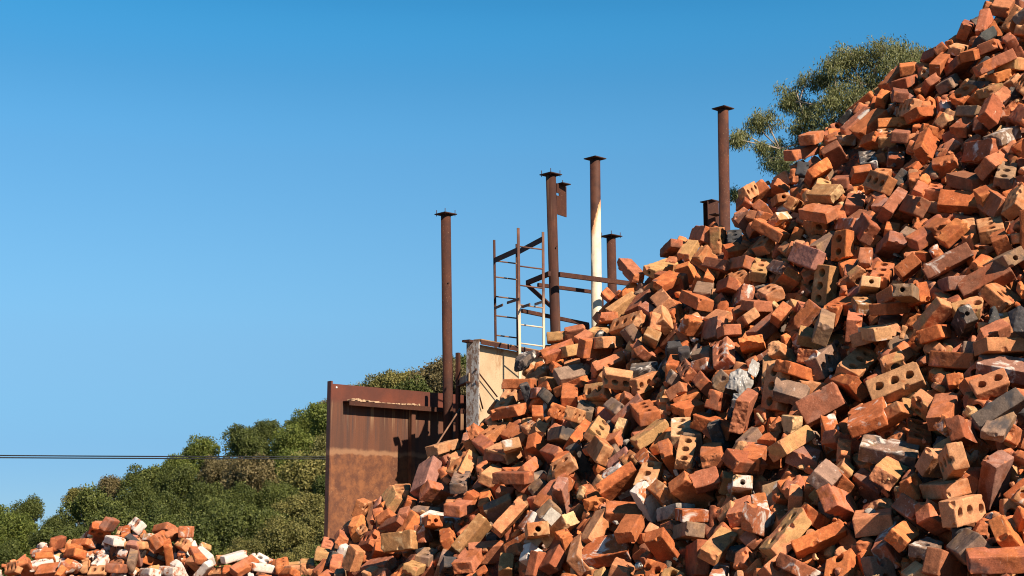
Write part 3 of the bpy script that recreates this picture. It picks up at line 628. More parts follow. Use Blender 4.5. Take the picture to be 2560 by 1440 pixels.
solid_brick|-42 7370 2012|541 775 41 323|97 60 194|t|s|524674|m|tan solid brick right of a red one, a brick length below the cream panel
solid_brick|2331 7418 4109|844 239 -213 430|199 63 89|r|s|816465|m|red solid brick, seven brick lengths above right of the tallest post
solid_brick|1675 5879 2580|714 677 42 172|56 83 180|o|s|797458|m|bright orange solid brick, two brick lengths left of the right edge
solid_brick|1842 5861 2628|736 56 675 8|58 194 81|p|s|435569|m|dusky purple solid brick, two brick lengths left of the right edge
brick_chunk|1520 4726 1552|-934 -199 -83 285|53 92 187|r|k|338681|m|red broken lump, a brick length above left of the bottom right corner
cored_half_brick|1583 6345 2755|-369 -845 334 -196|89 88 53|f|c|647589|m|orange buff cored half brick, two brick lengths above right of the white topped block
solid_brick|1925 7668 3859|-192 917 9 351|212 109 68|r|s|91495|m|red solid brick above a bright orange one, seven brick lengths above the white topped block
solid_brick|240 6295 1526|970 134 -135 154|50 87 178|o|s|395518|m|bright orange solid brick, two brick lengths left of the foil ball
solid_brick|-837 7850 1634|960 196 -186 -78|60 186 94|o|s|229010|m|bright orange solid brick, a brick length above right of the steel wall foot
solid_brick|-671 7319 1440|589 663 101 452|91 54 186|p|s|117590|m|dusky purple solid brick lying level, a brick length below right of the steel wall foot
cored_half_brick|374 6338 1719|-26 321 -892 -318|108 84 56|o|c|324867|m|bright orange cored half brick, a brick length left of the white shard
solid_brick|700 7651 2834|-17 842 397 365|194 104 61|b|s|91554|m|dark brown solid brick, a brick length right of the half cream post
solid_brick|910 7973 3207|-763 -634 -108 -66|76 53 179|b|s|519514|m|dark brown solid brick, three brick lengths above right of the half cream post
solid_brick|1298 7684 3290|-878 -330 346 -31|96 59 190|p|s|909969|m|dusky purple solid brick, at the tallest post
solid_brick|1204 5411 1794|892 248 366 -98|55 91 185|f|s|266237|m|orange buff solid brick rising to the right, four brick lengths right of the white shard
solid_brick|803 6646 2247|724 584 -368 -24|90 56 185|r|s|506476|m|red solid brick, two brick lengths left of the plastic bag
cored_brick|-100 7651 2129|-916 -151 218 -301|181 93 58|t|c|373356|m|tan cored brick, a brick length below the cream panel
cored_brick|-411 6985 1491|-784 -163 48 -597|143 74 49|g|e|271055|m|grey brown cored brick, two brick lengths below right of the steel wall
solid_brick|-96 7173 1883|-765 -264 -12 -588|181 88 57|t|s|76334|m|tan solid brick, two brick lengths below the cream panel
cored_half_brick|561 5708 1451|-324 798 334 383|75 90 58|o|c|346259|m|bright orange cored half brick, at the foil ball
solid_brick|1202 7228 2969|-611 -500 335 514|203 66 98|r|s|593257|m|red solid brick, a brick length below the tallest post
clinker_lump|665 7103 2407|961 250 -58 -101|136 93 58|k|k|958350|m|charred black clinker lump, two brick lengths right of the long grey brick
crusted_brick|934 6682 2374|-695 -627 301 181|93 58 189|w|x|38012|m|white limewashed mortar crusted brick, a brick length above left of the plastic bag
solid_brick|924 6574 2252|897 208 -388 -48|62 95 192|b|s|755457|m|dark brown solid brick, a brick length left of the plastic bag
cored_brick|-464 6879 1440|-773 -154 -49 -613|147 75 46|f|e|13872|m|orange buff cored brick, two brick lengths below the steel wall
half_brick|2245 7333 3974|-672 -290 -364 -575|137 51 79|p|s|379376|m|dusky purple half brick, seven brick lengths above right of the tallest post
cored_half_brick|1537 6176 2589|-973 -230 -14 2|68 114 52|y|c|841919|m|pale yellow cored half brick, two brick lengths above right of the white topped block
solid_brick|-425 7160 1604|568 572 404 433|183 87 57|r|s|343838|m|red solid brick, two brick lengths right of the steel wall foot
brick_chunk|2197 6947 3659|-149 423 -844 294|82 92 59|t|k|324231|m|tan broken lump, three brick lengths below left of the top right corner
cored_brick|1443 6278 2573|-74 229 955 174|64 202 90|o|e|39686|m|bright orange cored brick, a brick length above right of the white topped block
solid_brick|1493 7810 3491|793 546 224 -152|94 59 190|r|s|477183|m|red solid brick, a brick length right of the peeping post cap
cored_brick|-20 7837 2321|-126 811 479 312|185 93 59|t|c|889072|m|tan cored brick, at the cream panel
solid_brick|2649 7159 4106|-902 -304 289 104|56 92 185|r|s|341025|m|red solid brick sloping down to the right, a brick length below the top right corner
solid_brick|2124 6191 3028|940 280 -192 -33|63 95 192|o|s|58040|m|bright orange solid brick, four brick lengths below the top right corner
solid_brick|324 6980 2069|724 445 -69 523|184 55 92|o|s|880857|m|bright orange solid brick, a brick length below the long grey brick
cored_brick|828 6698 2356|-888 -197 411 65|70 165 53|b|c|744292|m|dark brown cored brick, two brick lengths left of the plastic bag
cored_brick|310 7027 2179|499 667 450 321|168 70 52|t|c|159193|m|tan cored brick, a brick length below the long grey brick
cored_brick|-834 7931 1723|403 709 453 361|93 130 58|t|c|799491|m|tan cored brick, a brick length below left of the steel wall
solid_brick|1931 7337 3659|-618 -450 326 556|171 60 94|o|s|150199|m|bright orange solid brick, two brick lengths right of the gum tree
solid_brick|2542 7239 4151|61 -292 -745 597|97 58 209|r|s|509447|m|red solid brick seen end on, a brick length below the top right corner
solid_brick|1062 7819 3258|-597 -524 287 536|183 87 57|r|s|922759|m|red solid brick, two brick lengths below left of the peeping post cap
solid_brick|1238 5398 1791|423 780 461 22|186 59 94|r|s|54961|m|red solid brick, four brick lengths above left of the bottom right corner
cored_brick|1321 7734 3481|490 -114 -808 -306|82 179 56|t|c|628461|m|tan cored brick, at the peeping post cap
solid_brick|431 6698 2013|-576 -597 -134 -542|93 57 189|r|s|66398|m|red solid brick, two brick lengths above left of the white shard
cored_brick|-394 7085 1656|-561 465 575 373|53 79 164|o|e|54780|m|bright orange cored brick, a brick length below right of the steel wall
brick_chunk|1667 5329 2172|505 489 243 -669|65 60 43|o|k|482824|m|bright orange broken lump, two brick lengths below left of the right edge
solid_brick|708 7150 2579|-144 175 734 640|79 53 169|y|s|433491|m|pale yellow solid brick, two brick lengths below right of the half cream post
solid_brick|2168 7538 4053|-283 -159 -539 -778|90 56 199|b|s|3734|m|dark brown solid brick, three brick lengths below left of the top right corner
cored_brick|1867 7235 3525|947 293 -77 -107|88 185 57|k|c|575385|m|charred black cored brick, two brick lengths right of the gum tree
solid_brick|2716 7302 4324|227 -851 -70 -469|157 58 92|t|s|514888|m|tan solid brick, at the top right corner
solid_brick|137 6447 1623|-705 -470 50 -529|95 63 192|n|s|269640|m|concrete grey solid brick, two brick lengths left of the white shard
half_brick|1369 7133 3187|-402 268 835 265|50 130 74|f|s|202199|m|orange buff half brick, a brick length below right of the peeping post cap
solid_brick|1666 6019 2588|696 527 -406 -269|95 60 190|r|s|318003|m|red solid brick lying level, four brick lengths above right of the plastic bag
solid_brick|-607 7548 1640|815 353 -284 -362|189 59 94|p|s|593762|m|dusky purple solid brick, a brick length below the steel wall
solid_brick|1056 7450 3020|-151 882 194 403|96 59 188|t|s|806039|m|tan solid brick, a brick length below left of the tallest post
solid_brick|976 7683 2977|-899 -294 175 273|94 59 190|o|s|618993|m|bright orange solid brick, three brick lengths above right of the half cream post
solid_brick|33 7698 2402|559 603 387 417|90 53 182|r|s|430744|m|red solid brick, a brick length above right of the cream panel
cored_half_brick|1100 5268 1663|196 -873 -370 250|99 85 56|o|c|199125|m|bright orange cored half brick sloping down to the right, eleven rows in
solid_brick|2539 7608 4380|584 -178 504 611|94 64 192|b|s|300166|m|dark brown solid brick, a brick length below left of the top right corner
solid_brick|2491 6992 3907|-487 510 623 -339|167 51 85|o|s|612539|m|bright orange solid brick, two brick lengths below the top right corner
solid_brick|2411 6462 3538|-878 -168 440 82|93 188 58|r|s|482698|m|red solid brick, four brick lengths above the right edge
solid_brick|1550 6879 2995|-169 929 222 245|174 58 93|g|s|915635|m|grey brown solid brick, two brick lengths below right of the peeping post cap
solid_brick|530 6771 2089|463 -359 651 482|85 52 196|y|s|40528|m|pale yellow solid brick, two brick lengths above the white shard
solid_brick|797 7422 2813|902 234 -362 -18|87 183 57|f|s|803666|m|orange buff solid brick, four brick lengths right of the ladder tower
solid_brick|-248 7520 1938|650 458 -55 604|198 66 98|f|s|270238|m|orange buff solid brick, two brick lengths below left of the cream panel
solid_brick|-3272 10233 1347|901 428 -71 -15|175 91 57|r|s|738770|l|red solid brick, two brick lengths right of the bottom left corner'''
GROUPS = {'m': 'bricks tipped on the big heap', 'l': 'bricks tipped on the small heap'}
for line in BRICKS.strip().split('\n'):
    nm, loc, qu, dim, col, kind, seed, grp, label = line.split('|')
    loc = [int(x) / 1000 for x in loc.split()]; qu = [int(x) / 1000 for x in qu.split()]; dim = [int(x) / 1000 for x in dim.split()]
    dist = Vector(loc).length
    V, Fq, fr = carve(dim, kind, int(seed), 0.0030 if dist < 7 else 0.0036 if dist < 8.6 else 0.0055)
    o = link_mesh(nm, clay_mesh(nm, V, Fq, clay_attrs(V, fr, col, kind, int(seed))), CLAY)
    o.location = loc; o.rotation_mode = 'QUATERNION'; o.rotation_quaternion = Quaternion(qu).normalized()
    tag(o, label, 'brick' if nm != 'clinker_lump' else 'clinker', GROUPS[grp])

# the smaller, half-buried rest of the rubble: one mesh of uncountable bricks over a bed of broken clay
# columns: millimetres x y z, quaternion in hundredths, size in mm, colour number, form number, coarseness
REST = '''2784 7258 4287 83 37 -39 -16 110 62 200 7 0 0
2421 7538 4186 87 31 -36 -14 67 96 195 0 0 0
2444 7461 4217 -14 27 92 26 73 146 48 4 0 0
2472 7236 4118 35 29 47 76 92 56 186 1 0 0
2730 7138 4185 61 65 -20 -40 93 58 188 4 0 0
2576 7010 3978 71 -56 -34 25 194 65 96 5 0 0
2532 6734 3777 20 -88 15 -41 94 154 59 4 1 0
2081 7725 3967 -88 -43 -9 21 60 94 190 1 0 0
2179 7780 4157 -15 90 17 36 187 94 59 0 0 0
2239 7726 4194 7 -13 -83 54 85 59 186 1 0 0
2369 7623 4230 -57 -48 34 58 196 63 96 2 0 0
2092 7381 3930 -12 1 84 -53 81 58 194 2 0 0
2387 6826 3778 -5 -69 -69 -22 167 82 47 5 0 0
2383 6750 3681 -77 -50 10 -38 93 59 189 3 0 0
2377 6970 3778 -94 -2 -33 0 85 178 58 1 3 0
1822 7699 3711 -91 -32 20 14 62 95 193 0 0 0
1825 7677 3759 62 77 11 14 95 60 192 4 0 0
1983 7287 3667 -28 95 -10 3 90 171 58 4 1 0
2015 7131 3632 -17 8 81 -55 85 58 181 2 0 0
2113 7290 3827 11 -79 4 -60 94 190 59 4 1 0
2308 6875 3675 59 54 -26 -54 183 56 93 7 0 0
2348 6774 3563 35 -26 -55 71 58 92 188 2 0 0
2227 6649 3414 90 41 -15 -1 94 58 188 3 3 0
1845 6937 3364 -85 -21 16 -45 137 80 55 4 1 0
1716 7202 3405 -12 13 80 -57 85 58 183 2 0 0
1652 7349 3399 93 30 18 -8 103 195 61 4 1 1
2002 6591 3208 7 -17 -95 -24 83 182 57 0 2 0
1914 6595 3159 -87 -43 -17 18 58 92 187 0 0 0
1947 6624 3219 78 45 -4 43 91 49 185 1 3 0
1967 6737 3234 -94 -29 6 15 58 93 187 0 0 0
1656 6968 3122 -92 -35 14 13 63 95 193 0 0 0
1700 6733 3101 94 17 -30 6 86 171 57 0 0 0
1914 6244 2953 95 15 -28 7 90 134 57 0 0 0
1292 7717 3423 82 29 -43 -24 87 143 57 2 0 0
1390 7810 3500 -90 28 25 21 124 58 92 0 0 0
1413 7696 3329 -4 -34 -30 89 64 97 195 0 0 0
1368 7563 3281 73 54 -9 -40 179 57 93 0 0 0
1447 7462 3372 47 -43 -55 -54 49 77 145 4 2 0
1508 7446 3317 -67 -42 27 55 190 63 97 9 0 1
1481 7279 3304 36 78 44 26 162 67 52 4 1 0
1358 7212 3202 49 72 42 24 89 51 180 1 0 0
1295 7406 3199 -38 43 57 58 55 80 170 0 0 0
1203 7520 3165 -96 -28 5 8 79 177 55 8 1 0
963 8022 3201 -95 -27 -12 10 56 92 186 0 0 1
905 7952 3053 -94 -27 -6 18 64 97 195 0 0 1
1348 6979 2896 63 45 -22 -59 197 64 97 3 0 0
1156 7123 2882 96 20 -21 0 84 155 56 4 1 0
987 7482 2896 92 34 17 -13 52 90 181 1 0 0
1017 7395 2879 -91 -37 -18 9 56 92 186 1 0 0
1051 7428 2999 41 80 38 22 94 58 190 1 0 0
991 7264 2836 -96 -24 -4 11 92 186 58 7 0 0
867 7604 2954 49 77 13 39 57 88 188 2 0 0
1662 6805 3077 60 48 -28 -58 196 63 96 0 0 0
1777 6558 2939 -94 -30 -6 15 67 97 197 1 0 0
1832 5728 2468 -96 -17 21 12 56 83 180 2 0 1
1898 5507 2378 -95 -20 18 17 53 92 186 8 3 0
1604 5969 2480 -95 -25 -9 15 93 188 58 0 0 0
1517 6280 2603 -54 -76 -7 -35 95 59 193 1 0 0
1363 4732 1413 7 -94 2 -33 67 98 198 6 0 0
784 5454 1427 -98 -14 1 15 59 184 93 9 4 0
498 6569 1917 84 40 -37 -6 151 58 93 3 0 0
505 6485 1818 92 21 -30 -17 101 59 194 9 0 0
531 6472 1929 95 14 -27 5 72 112 53 4 1 0
823 6568 2196 94 27 -22 -2 134 58 92 1 0 0
493 6669 1986 -91 -22 29 19 60 171 94 7 0 1
946 5944 1919 -75 -34 35 44 163 68 96 4 3 0
1002 5943 1977 92 15 -33 12 121 57 91 7 0 0
541 7903 2924 64 67 -29 26 51 72 161 0 0 0
724 7529 2728 85 39 -16 32 57 91 187 3 0 0
528 7816 2781 75 66 -3 0 125 53 87 0 0 0
730 7153 2632 -81 -58 -4 11 59 91 185 5 0 0
618 7335 2627 -65 -70 20 -24 55 83 188 7 0 0
849 7270 2713 -61 -58 -15 -52 183 87 58 1 1 0
1021 6922 2641 94 15 -29 12 88 164 57 5 0 0
1170 6791 2658 91 40 -14 3 205 59 94 0 0 0
1123 6681 2611 68 67 -17 25 74 52 148 4 0 0
941 6823 2396 -90 -31 15 26 90 57 186 7 0 0
789 6924 2398 -97 -21 -3 11 59 187 93 1 0 0
860 6939 2411 -96 -23 11 8 57 93 187 8 0 0
820 6770 2297 87 18 -46 -4 61 94 191 7 0 0
373 7993 2719 94 32 -12 -4 137 58 92 0 0 0
261 8029 2704 -73 -68 3 -2 126 55 88 5 0 0
393 7770 2608 -86 -36 16 -32 94 59 189 0 0 0
288 7724 2578 -67 -69 -10 -26 94 61 190 5 0 0
336 7698 2445 -96 -26 6 0 90 58 186 5 0 0
153 7806 2440 91 31 -22 15 121 57 91 4 0 0
293 7686 2467 -81 -23 54 4 50 88 180 1 0 1
154 7614 2329 87 36 30 15 61 95 191 1 0 0
242 7658 2399 -62 -59 35 37 93 58 189 6 0 1
218 7555 2287 -90 -16 40 -6 57 87 184 8 0 0
117 7646 2341 63 62 -33 -34 186 57 93 3 0 0
93 7644 2311 -95 -25 17 -5 50 90 183 8 3 0
135 7476 2168 93 37 -1 1 59 93 189 1 0 0
314 7487 2368 66 57 19 45 92 53 185 1 0 0
370 7169 2212 -97 -20 -9 6 85 182 57 7 1 0
235 7238 2211 -45 -68 -49 -31 172 73 54 1 1 0
519 6910 2185 -92 -18 36 -5 64 193 96 7 0 0
-170 7717 2117 81 47 -34 -1 58 93 188 0 0 0
137 7321 2086 -87 -47 -12 13 70 95 191 4 3 0
96 7348 2137 95 15 -25 11 68 128 52 4 1 0
0 7223 2039 -72 -68 10 -8 92 56 186 4 0 0
-136 7548 2048 -93 -17 30 -12 68 201 98 0 0 0
-269 7549 1950 88 26 -37 16 145 92 58 4 1 0
-57 7383 1993 66 58 -28 -38 194 63 96 0 0 0
57 6918 1841 81 21 -55 3 64 196 96 2 0 0
-604 7856 1825 -99 -16 1 0 91 139 57 4 1 0
-562 7670 1704 97 18 17 3 57 93 188 1 0 0
-450 7530 1692 95 32 2 -7 160 58 93 7 0 0
-537 7533 1642 -96 -21 16 8 57 92 186 3 0 0
-632 7657 1655 -85 -41 33 1 87 56 183 0 0 0
-544 7453 1626 -46 9 -86 -20 186 88 52 1 0 0
-309 7133 1582 -97 -24 2 0 53 90 182 1 0 1
-287 7369 1741 -75 66 -2 -2 107 74 212 5 0 1
-188 7159 1771 78 29 9 55 182 56 92 1 0 0
-121 7085 1744 -96 -20 18 7 59 188 93 1 0 0
131 6617 1611 -88 -18 42 -12 101 60 194 9 0 0
205 6597 1665 88 28 -37 2 94 59 189 7 0 0
79 6991 1907 -72 -40 -10 -56 191 61 94 0 0 0
213 6978 1973 93 14 -32 14 62 196 95 2 0 0
253 6788 1944 -53 -61 -24 -54 184 57 94 1 3 0
166 6826 1782 -88 -28 38 3 83 56 181 7 0 0
-21 7075 1741 92 32 0 -21 90 57 186 2 0 0
-352 7186 1659 -47 -72 -29 -43 97 62 195 9 0 0
-89 6867 1509 99 15 -7 3 54 91 189 8 3 0
119 6409 1479 81 41 -29 -30 55 85 181 9 0 0
-332 6922 1431 -92 -36 -16 5 59 93 189 7 0 0
-635 7448 1506 -95 27 -4 -13 164 89 54 1 0 0
-928 7661 1428 -97 -23 -2 0 60 189 94 0 0 0
-1032 7884 1492 99 6 7 4 80 189 55 5 2 0
-1024 8025 1531 98 14 15 4 74 174 54 0 1 0
-922 7744 1464 -78 -23 -10 -57 84 48 176 9 0 1
-791 7707 1606 -92 -24 30 -12 60 88 55 4 1 0
-699 7282 1351 89 23 -15 37 85 54 180 4 0 1
-615 7254 1361 82 45 -13 -34 97 63 194 3 0 0
-525 7094 1390 -13 92 13 35 92 189 59 1 1 1
-1117 7906 1422 -99 -14 0 -9 79 156 55 5 1 0
-974 7777 1370 -88 -16 37 -25 99 60 194 0 0 0
-899 7738 1442 -80 -12 56 -19 88 57 185 8 0 0
-978 7524 1355 -22 74 63 -5 181 55 90 0 0 1
-885 7543 1326 -98 -17 5 1 55 91 185 7 0 1
-296 6780 1451 16 98 10 -2 73 149 54 8 1 0
-2752 10576 1660 88 20 -39 20 94 191 59 9 1 1
-3027 10602 1613 -90 -40 -7 -15 97 60 194 0 0 1
-3006 10561 1623 31 91 26 -5 168 94 59 1 1 1
-2930 10492 1668 -37 -63 -60 -32 195 98 60 3 0 1
-2812 10538 1587 98 19 -8 7 65 200 98 1 0 1
-2561 10626 1634 -78 -48 26 29 195 61 97 0 0 1
-2499 10534 1585 -72 -35 -14 -58 186 57 93 0 0 1
-2377 10526 1615 -54 -54 -46 -46 187 86 58 0 4 1
-2529 10379 1560 62 41 25 62 197 103 61 0 1 1
-2463 10377 1458 95 27 -6 15 61 95 191 1 0 1
-2365 10411 1525 88 18 -38 23 80 174 55 5 1 1
-3298 10476 1536 -43 -61 -49 -44 183 89 58 2 0 1
-3343 10419 1422 -94 -31 0 -10 86 56 182 0 0 1
-3357 10426 1435 78 54 -22 -23 93 58 188 9 0 1
-3333 10348 1427 -91 -41 -3 -10 145 57 91 1 0 1
-3346 10288 1387 96 17 -9 20 172 92 58 9 1 1
-3435 10242 1360 88 46 -10 9 94 58 187 0 0 1
-3513 10230 1361 -76 -53 26 27 180 88 57 4 1 1
-3147 10164 1347 69 38 -11 60 170 54 89 1 0 1
-3120 10532 1530 -79 -55 18 22 176 55 94 0 4 1
-3159 10478 1494 -50 -63 -45 -38 195 62 96 1 0 1
-3126 10352 1457 -73 -54 28 32 200 65 98 1 0 1
-3083 10375 1377 98 16 -1 11 98 192 60 4 1 1
-2929 10300 1399 -17 85 42 28 130 89 56 9 1 1
-2845 10350 1552 63 70 26 19 93 58 188 9 0 1
-2689 10324 1463 95 30 2 -12 96 60 191 3 0 1
-2683 10230 1419 -96 -26 -7 -7 62 191 94 7 0 1
-2695 10341 1516 -33 -82 -31 -35 58 92 187 8 0 1
-2733 10377 1431 81 53 -16 -21 95 61 192 9 0 1
-2795 10287 1382 94 16 -22 22 87 181 56 2 1 1
-2611 10452 1410 -58 -66 -45 -17 189 62 95 1 0 1
-2560 10407 1515 -33 -70 -56 -30 183 61 95 0 0 1
-2546 10553 1512 52 71 36 31 94 58 190 7 0 1
-2352 10289 1329 89 21 -25 30 59 93 188 9 0 1
-2189 10343 1443 -85 -34 -9 39 170 54 90 9 0 1
-2189 10263 1337 -72 -37 -15 -56 92 58 186 9 0 1
-2232 10327 1374 85 44 -15 -25 96 62 193 5 0 1
-2241 10312 1449 -50 -82 -25 -11 91 57 185 0 0 1
-2251 10439 1460 88 33 26 21 85 56 186 5 4 1
-1983 10326 1438 -63 -71 -13 -29 180 56 91 9 0 1
-1783 10357 1407 -93 -27 -21 9 125 90 57 9 1 1
-1635 10306 1379 -98 -17 11 -6 92 186 58 1 1 1
-1776 10245 1367 -63 -70 -29 -16 185 58 92 9 0 1
-1562 10192 1323 -77 -46 27 35 180 56 91 1 0 1
-1589 10261 1351 -64 -64 -28 -32 94 62 191 4 0 1
-2057 10287 1325 -90 -30 14 30 194 94 59 4 1 1
-2016 10280 1287 -96 -29 1 -4 57 92 186 1 0 1
-2546 10202 1329 -70 -55 29 34 188 59 93 9 0 1
-2568 10250 1335 -72 -57 -19 -35 89 51 182 5 4 1
-2914 10226 1336 -92 -38 7 9 142 88 56 4 1 1
-3115 10230 1376 37 71 52 31 189 58 92 9 0 1
-2752 10086 1365 51 55 49 44 191 64 95 3 0 1
-2418 10218 1343 -61 -64 -33 -32 94 62 190 9 0 1
-2684 10321 1520 -57 -57 -42 -42 91 56 184 4 0 1
-2597 10516 1557 -78 -58 16 18 92 54 189 5 4 1
797 7020 2497 35 66 63 -23 87 92 59 8 0 0
-446 7118 1516 -7 -84 -52 -12 62 72 35 8 3 1
1647 4594 1645 -26 -66 -69 14 109 85 53 1 1 0
1800 6777 3199 -75 22 -49 39 81 86 54 0 0 1
-721 7872 1761 35 8 -86 -36 54 91 56 3 0 1
1038 5527 1732 -93 33 -3 -15 63 45 45 1 3 0
1672 4653 1712 29 33 57 -69 71 91 53 5 1 0
890 5315 1476 74 55 -34 18 76 36 38 1 3 1
543 5605 1364 -67 37 11 63 191 89 58 0 0 1
1920 6832 3331 -1 -89 13 -44 84 86 52 8 0 0
1573 5686 2318 -83 -34 -39 21 72 90 53 0 0 0
1619 6398 2830 29 74 6 60 95 91 60 0 1 0
1684 5210 2087 24 26 -71 -61 67 69 35 2 3 0
1082 5508 1774 -28 19 28 -90 65 88 56 0 1 0
1551 5128 1915 -90 21 -27 28 78 46 48 8 3 1
918 5231 1437 93 -35 7 -12 118 92 57 1 0 0
1730 5042 2012 16 -96 -3 24 110 87 59 0 0 1
24 6523 1519 11 47 -84 25 67 84 60 0 1 0
1074 6175 2213 58 -70 -37 17 71 39 31 0 3 1
825 5705 1666 -28 -27 -71 -58 74 92 53 2 1 0
2146 5738 2829 -29 65 27 65 181 87 56 1 1 0
1626 5585 2275 -74 -28 25 55 50 51 36 0 3 0
920 5835 1862 -45 35 38 -73 60 46 28 1 3 1
2212 6052 3067 -73 12 42 -52 53 90 52 0 1 1
232 6006 1369 -50 0 33 80 179 87 54 3 3 1
1630 5783 2401 -96 9 -16 19 67 87 56 4 1 0
1853 6381 2980 -64 -11 -34 -67 65 42 44 0 3 1
327 5852 1386 -4 -68 -63 38 72 89 60 1 1 1
652 7263 2529 -57 1 -82 -5 81 90 54 0 0 1
1623 5401 2149 -24 4 96 12 50 74 26 5 3 0
1019 5236 1533 -81 1 37 -45 72 43 41 8 3 1
1524 7064 3143 -38 57 -17 71 110 90 57 5 0 0
-230 7615 2014 -82 -29 -42 -25 54 52 48 1 3 1
-138 6437 1371 5 20 86 46 50 88 54 0 1 1
-147 7335 1917 -50 -52 -39 -57 185 92 53 2 3 0
2130 6981 3615 -13 -3 97 19 99 92 56 1 1 0
133 6629 1699 21 20 61 74 72 38 35 8 3 1
400 6278 1693 -11 42 -64 -64 61 71 47 3 3 1
-255 7808 2115 66 36 -20 63 80 42 34 3 3 1
904 5423 1574 -39 38 84 -6 56 85 58 3 0 0
1164 6358 2381 27 92 -23 14 62 63 37 5 3 1
1651 5709 2371 -32 40 -8 -85 81 90 54 1 1 0
-122 6540 1409 50 83 -14 20 51 87 59 1 1 0
2186 7328 3880 31 -72 -49 38 88 56 28 1 3 1
1601 7613 3577 -62 77 -17 0 65 92 56 8 0 0
1046 5967 2071 -85 21 16 46 70 40 35 0 3 0
1483 5119 1843 64 24 -49 -55 123 87 57 1 0 1
1553 4897 1760 -11 18 68 70 60 92 59 0 0 0
1854 6077 2806 60 52 26 -55 69 54 44 0 3 0
650 6381 1976 81 -5 -19 55 73 59 45 1 3 1
1582 4683 1655 -30 41 -62 60 79 38 32 5 3 1
1241 6374 2458 78 -50 -34 16 59 70 30 1 3 0
1088 6408 2370 23 -62 74 -8 90 57 34 0 3 0
960 5532 1679 58 -44 -62 29 179 89 60 1 1 0
1430 6848 2948 -8 -33 -81 48 111 91 56 0 0 1
824 5588 1599 27 -28 -55 -73 80 61 44 0 3 1
1418 6902 2986 43 76 20 44 58 88 53 4 1 1
-224 7250 1790 -73 -12 35 58 72 72 27 3 3 1
2133 6679 3446 35 73 59 4 56 88 59 3 0 0
2022 6630 3299 58 54 8 61 70 39 36 7 3 1
2443 7598 4297 85 -43 7 -29 52 52 36 1 3 1
2481 7126 4000 56 74 22 -31 93 92 58 8 0 1
1807 5017 2052 37 49 59 -52 110 93 53 0 3 1
542 5773 1502 2 59 -48 64 66 67 27 2 3 0
1654 6988 3228 0 85 -51 16 63 42 31 6 3 1
-766 7464 1476 -58 33 -66 -34 51 36 40 0 3 1
769 7314 2674 -66 -32 -21 65 185 86 53 1 0 1
-212 6938 1594 -34 -13 -68 64 74 86 55 0 3 1
367 6435 1769 12 -6 97 -19 92 43 30 1 3 1
2709 7695 4553 56 23 79 12 54 85 56 0 0 1
1562 7216 3310 -26 -8 87 42 100 89 53 5 0 1
1896 6721 3241 42 -71 3 -57 67 50 38 0 3 1
1399 6967 2998 52 -47 -28 65 70 66 47 0 3 1
2364 6662 3611 -18 31 -56 75 90 62 32 3 3 1
1472 4811 1644 -36 54 -74 -19 74 51 32 1 3 1
487 7650 2654 -14 60 -51 -61 71 72 49 8 3 1
1781 7791 3831 42 -84 -32 -13 62 38 30 2 3 1
189 6792 1869 -19 -61 16 75 68 56 44 5 3 1
2337 6204 3309 -80 58 7 -11 74 89 58 1 0 1
2078 6673 3390 -46 -62 -32 -55 54 93 54 2 1 1
1744 6023 2652 -29 -26 -13 -91 62 85 56 2 3 1
1770 4937 2007 -58 9 -67 45 57 65 35 8 3 1
1141 6172 2283 -6 50 -74 45 76 84 57 7 0 1
1133 6113 2218 40 83 1 38 184 88 53 0 3 1
1669 5770 2456 72 -3 20 -66 68 85 59 1 1 0
2154 7400 3891 17 -46 64 59 75 86 55 3 0 1
1104 5908 2044 -10 44 -67 -58 71 52 37 0 3 0
480 6813 2106 -23 87 24 37 63 73 44 8 3 1
1036 5375 1644 67 63 31 -24 58 92 56 5 1 1
709 6652 2181 68 -8 73 -2 80 92 60 4 1 0
559 6897 2238 5 32 -89 33 86 69 46 2 3 0
912 7103 2668 4 -90 -35 -25 103 85 57 4 1 1
721 6681 2232 24 59 2 -77 54 90 53 5 1 1
1526 5707 2263 83 -29 -5 -47 67 89 53 1 1 1
1765 6208 2797 -38 59 57 44 67 89 54 0 1 1
1857 6022 2754 40 -68 -62 4 57 90 55 1 1 1
1755 5663 2473 77 13 48 -40 59 39 49 2 3 1
940 5302 1554 24 -45 -40 76 61 55 48 0 3 1
1666 5162 2034 86 -34 -12 36 80 44 33 6 3 0
1547 6004 2502 -14 68 35 62 83 48 25 1 3 0
1546 7318 3358 43 41 -74 31 79 48 27 1 3 1
1230 5020 1562 -40 25 -72 51 90 43 48 0 3 0
823 5272 1437 -16 -69 -28 -64 56 58 31 4 3 1
1030 5574 1759 -26 59 38 67 50 36 33 2 3 1
2412 6578 3590 -41 -66 -19 -60 50 55 44 0 3 1
1352 6457 2612 -65 -25 9 -71 83 90 55 0 1 1
1792 6955 3307 -5 56 -78 27 96 45 32 4 3 1
1744 5891 2568 57 1 26 78 56 40 27 5 3 1
2114 6642 3391 67 -40 0 63 67 39 26 0 3 1
630 5496 1403 32 93 -16 6 56 85 58 0 1 1
1554 7600 3513 9 66 -9 -74 50 59 35 2 3 1
1702 5547 2310 -55 -9 -80 -21 57 45 38 5 3 1
416 6908 2108 -82 -31 -46 -15 89 74 30 1 3 1
19 7098 1891 -17 96 21 -1 134 91 57 1 1 1
206 7897 2571 4 85 46 26 64 85 59 2 1 1
1459 5035 1800 -9 29 93 22 71 38 43 8 3 1
-240 6651 1395 -52 -17 -37 75 70 49 30 1 3 1
-178 7003 1669 59 -19 -75 -24 54 70 31 2 3 1
1972 7748 3965 -78 56 -20 -19 64 89 56 0 0 1
-192 6626 1408 7 -93 20 -30 58 72 25 0 3 1
166 6842 1865 -80 -29 -7 -53 50 50 37 0 3 1
1536 6400 2737 27 38 79 41 84 47 47 0 3 0
-909 7790 1567 5 75 -55 -37 99 88 53 0 0 0
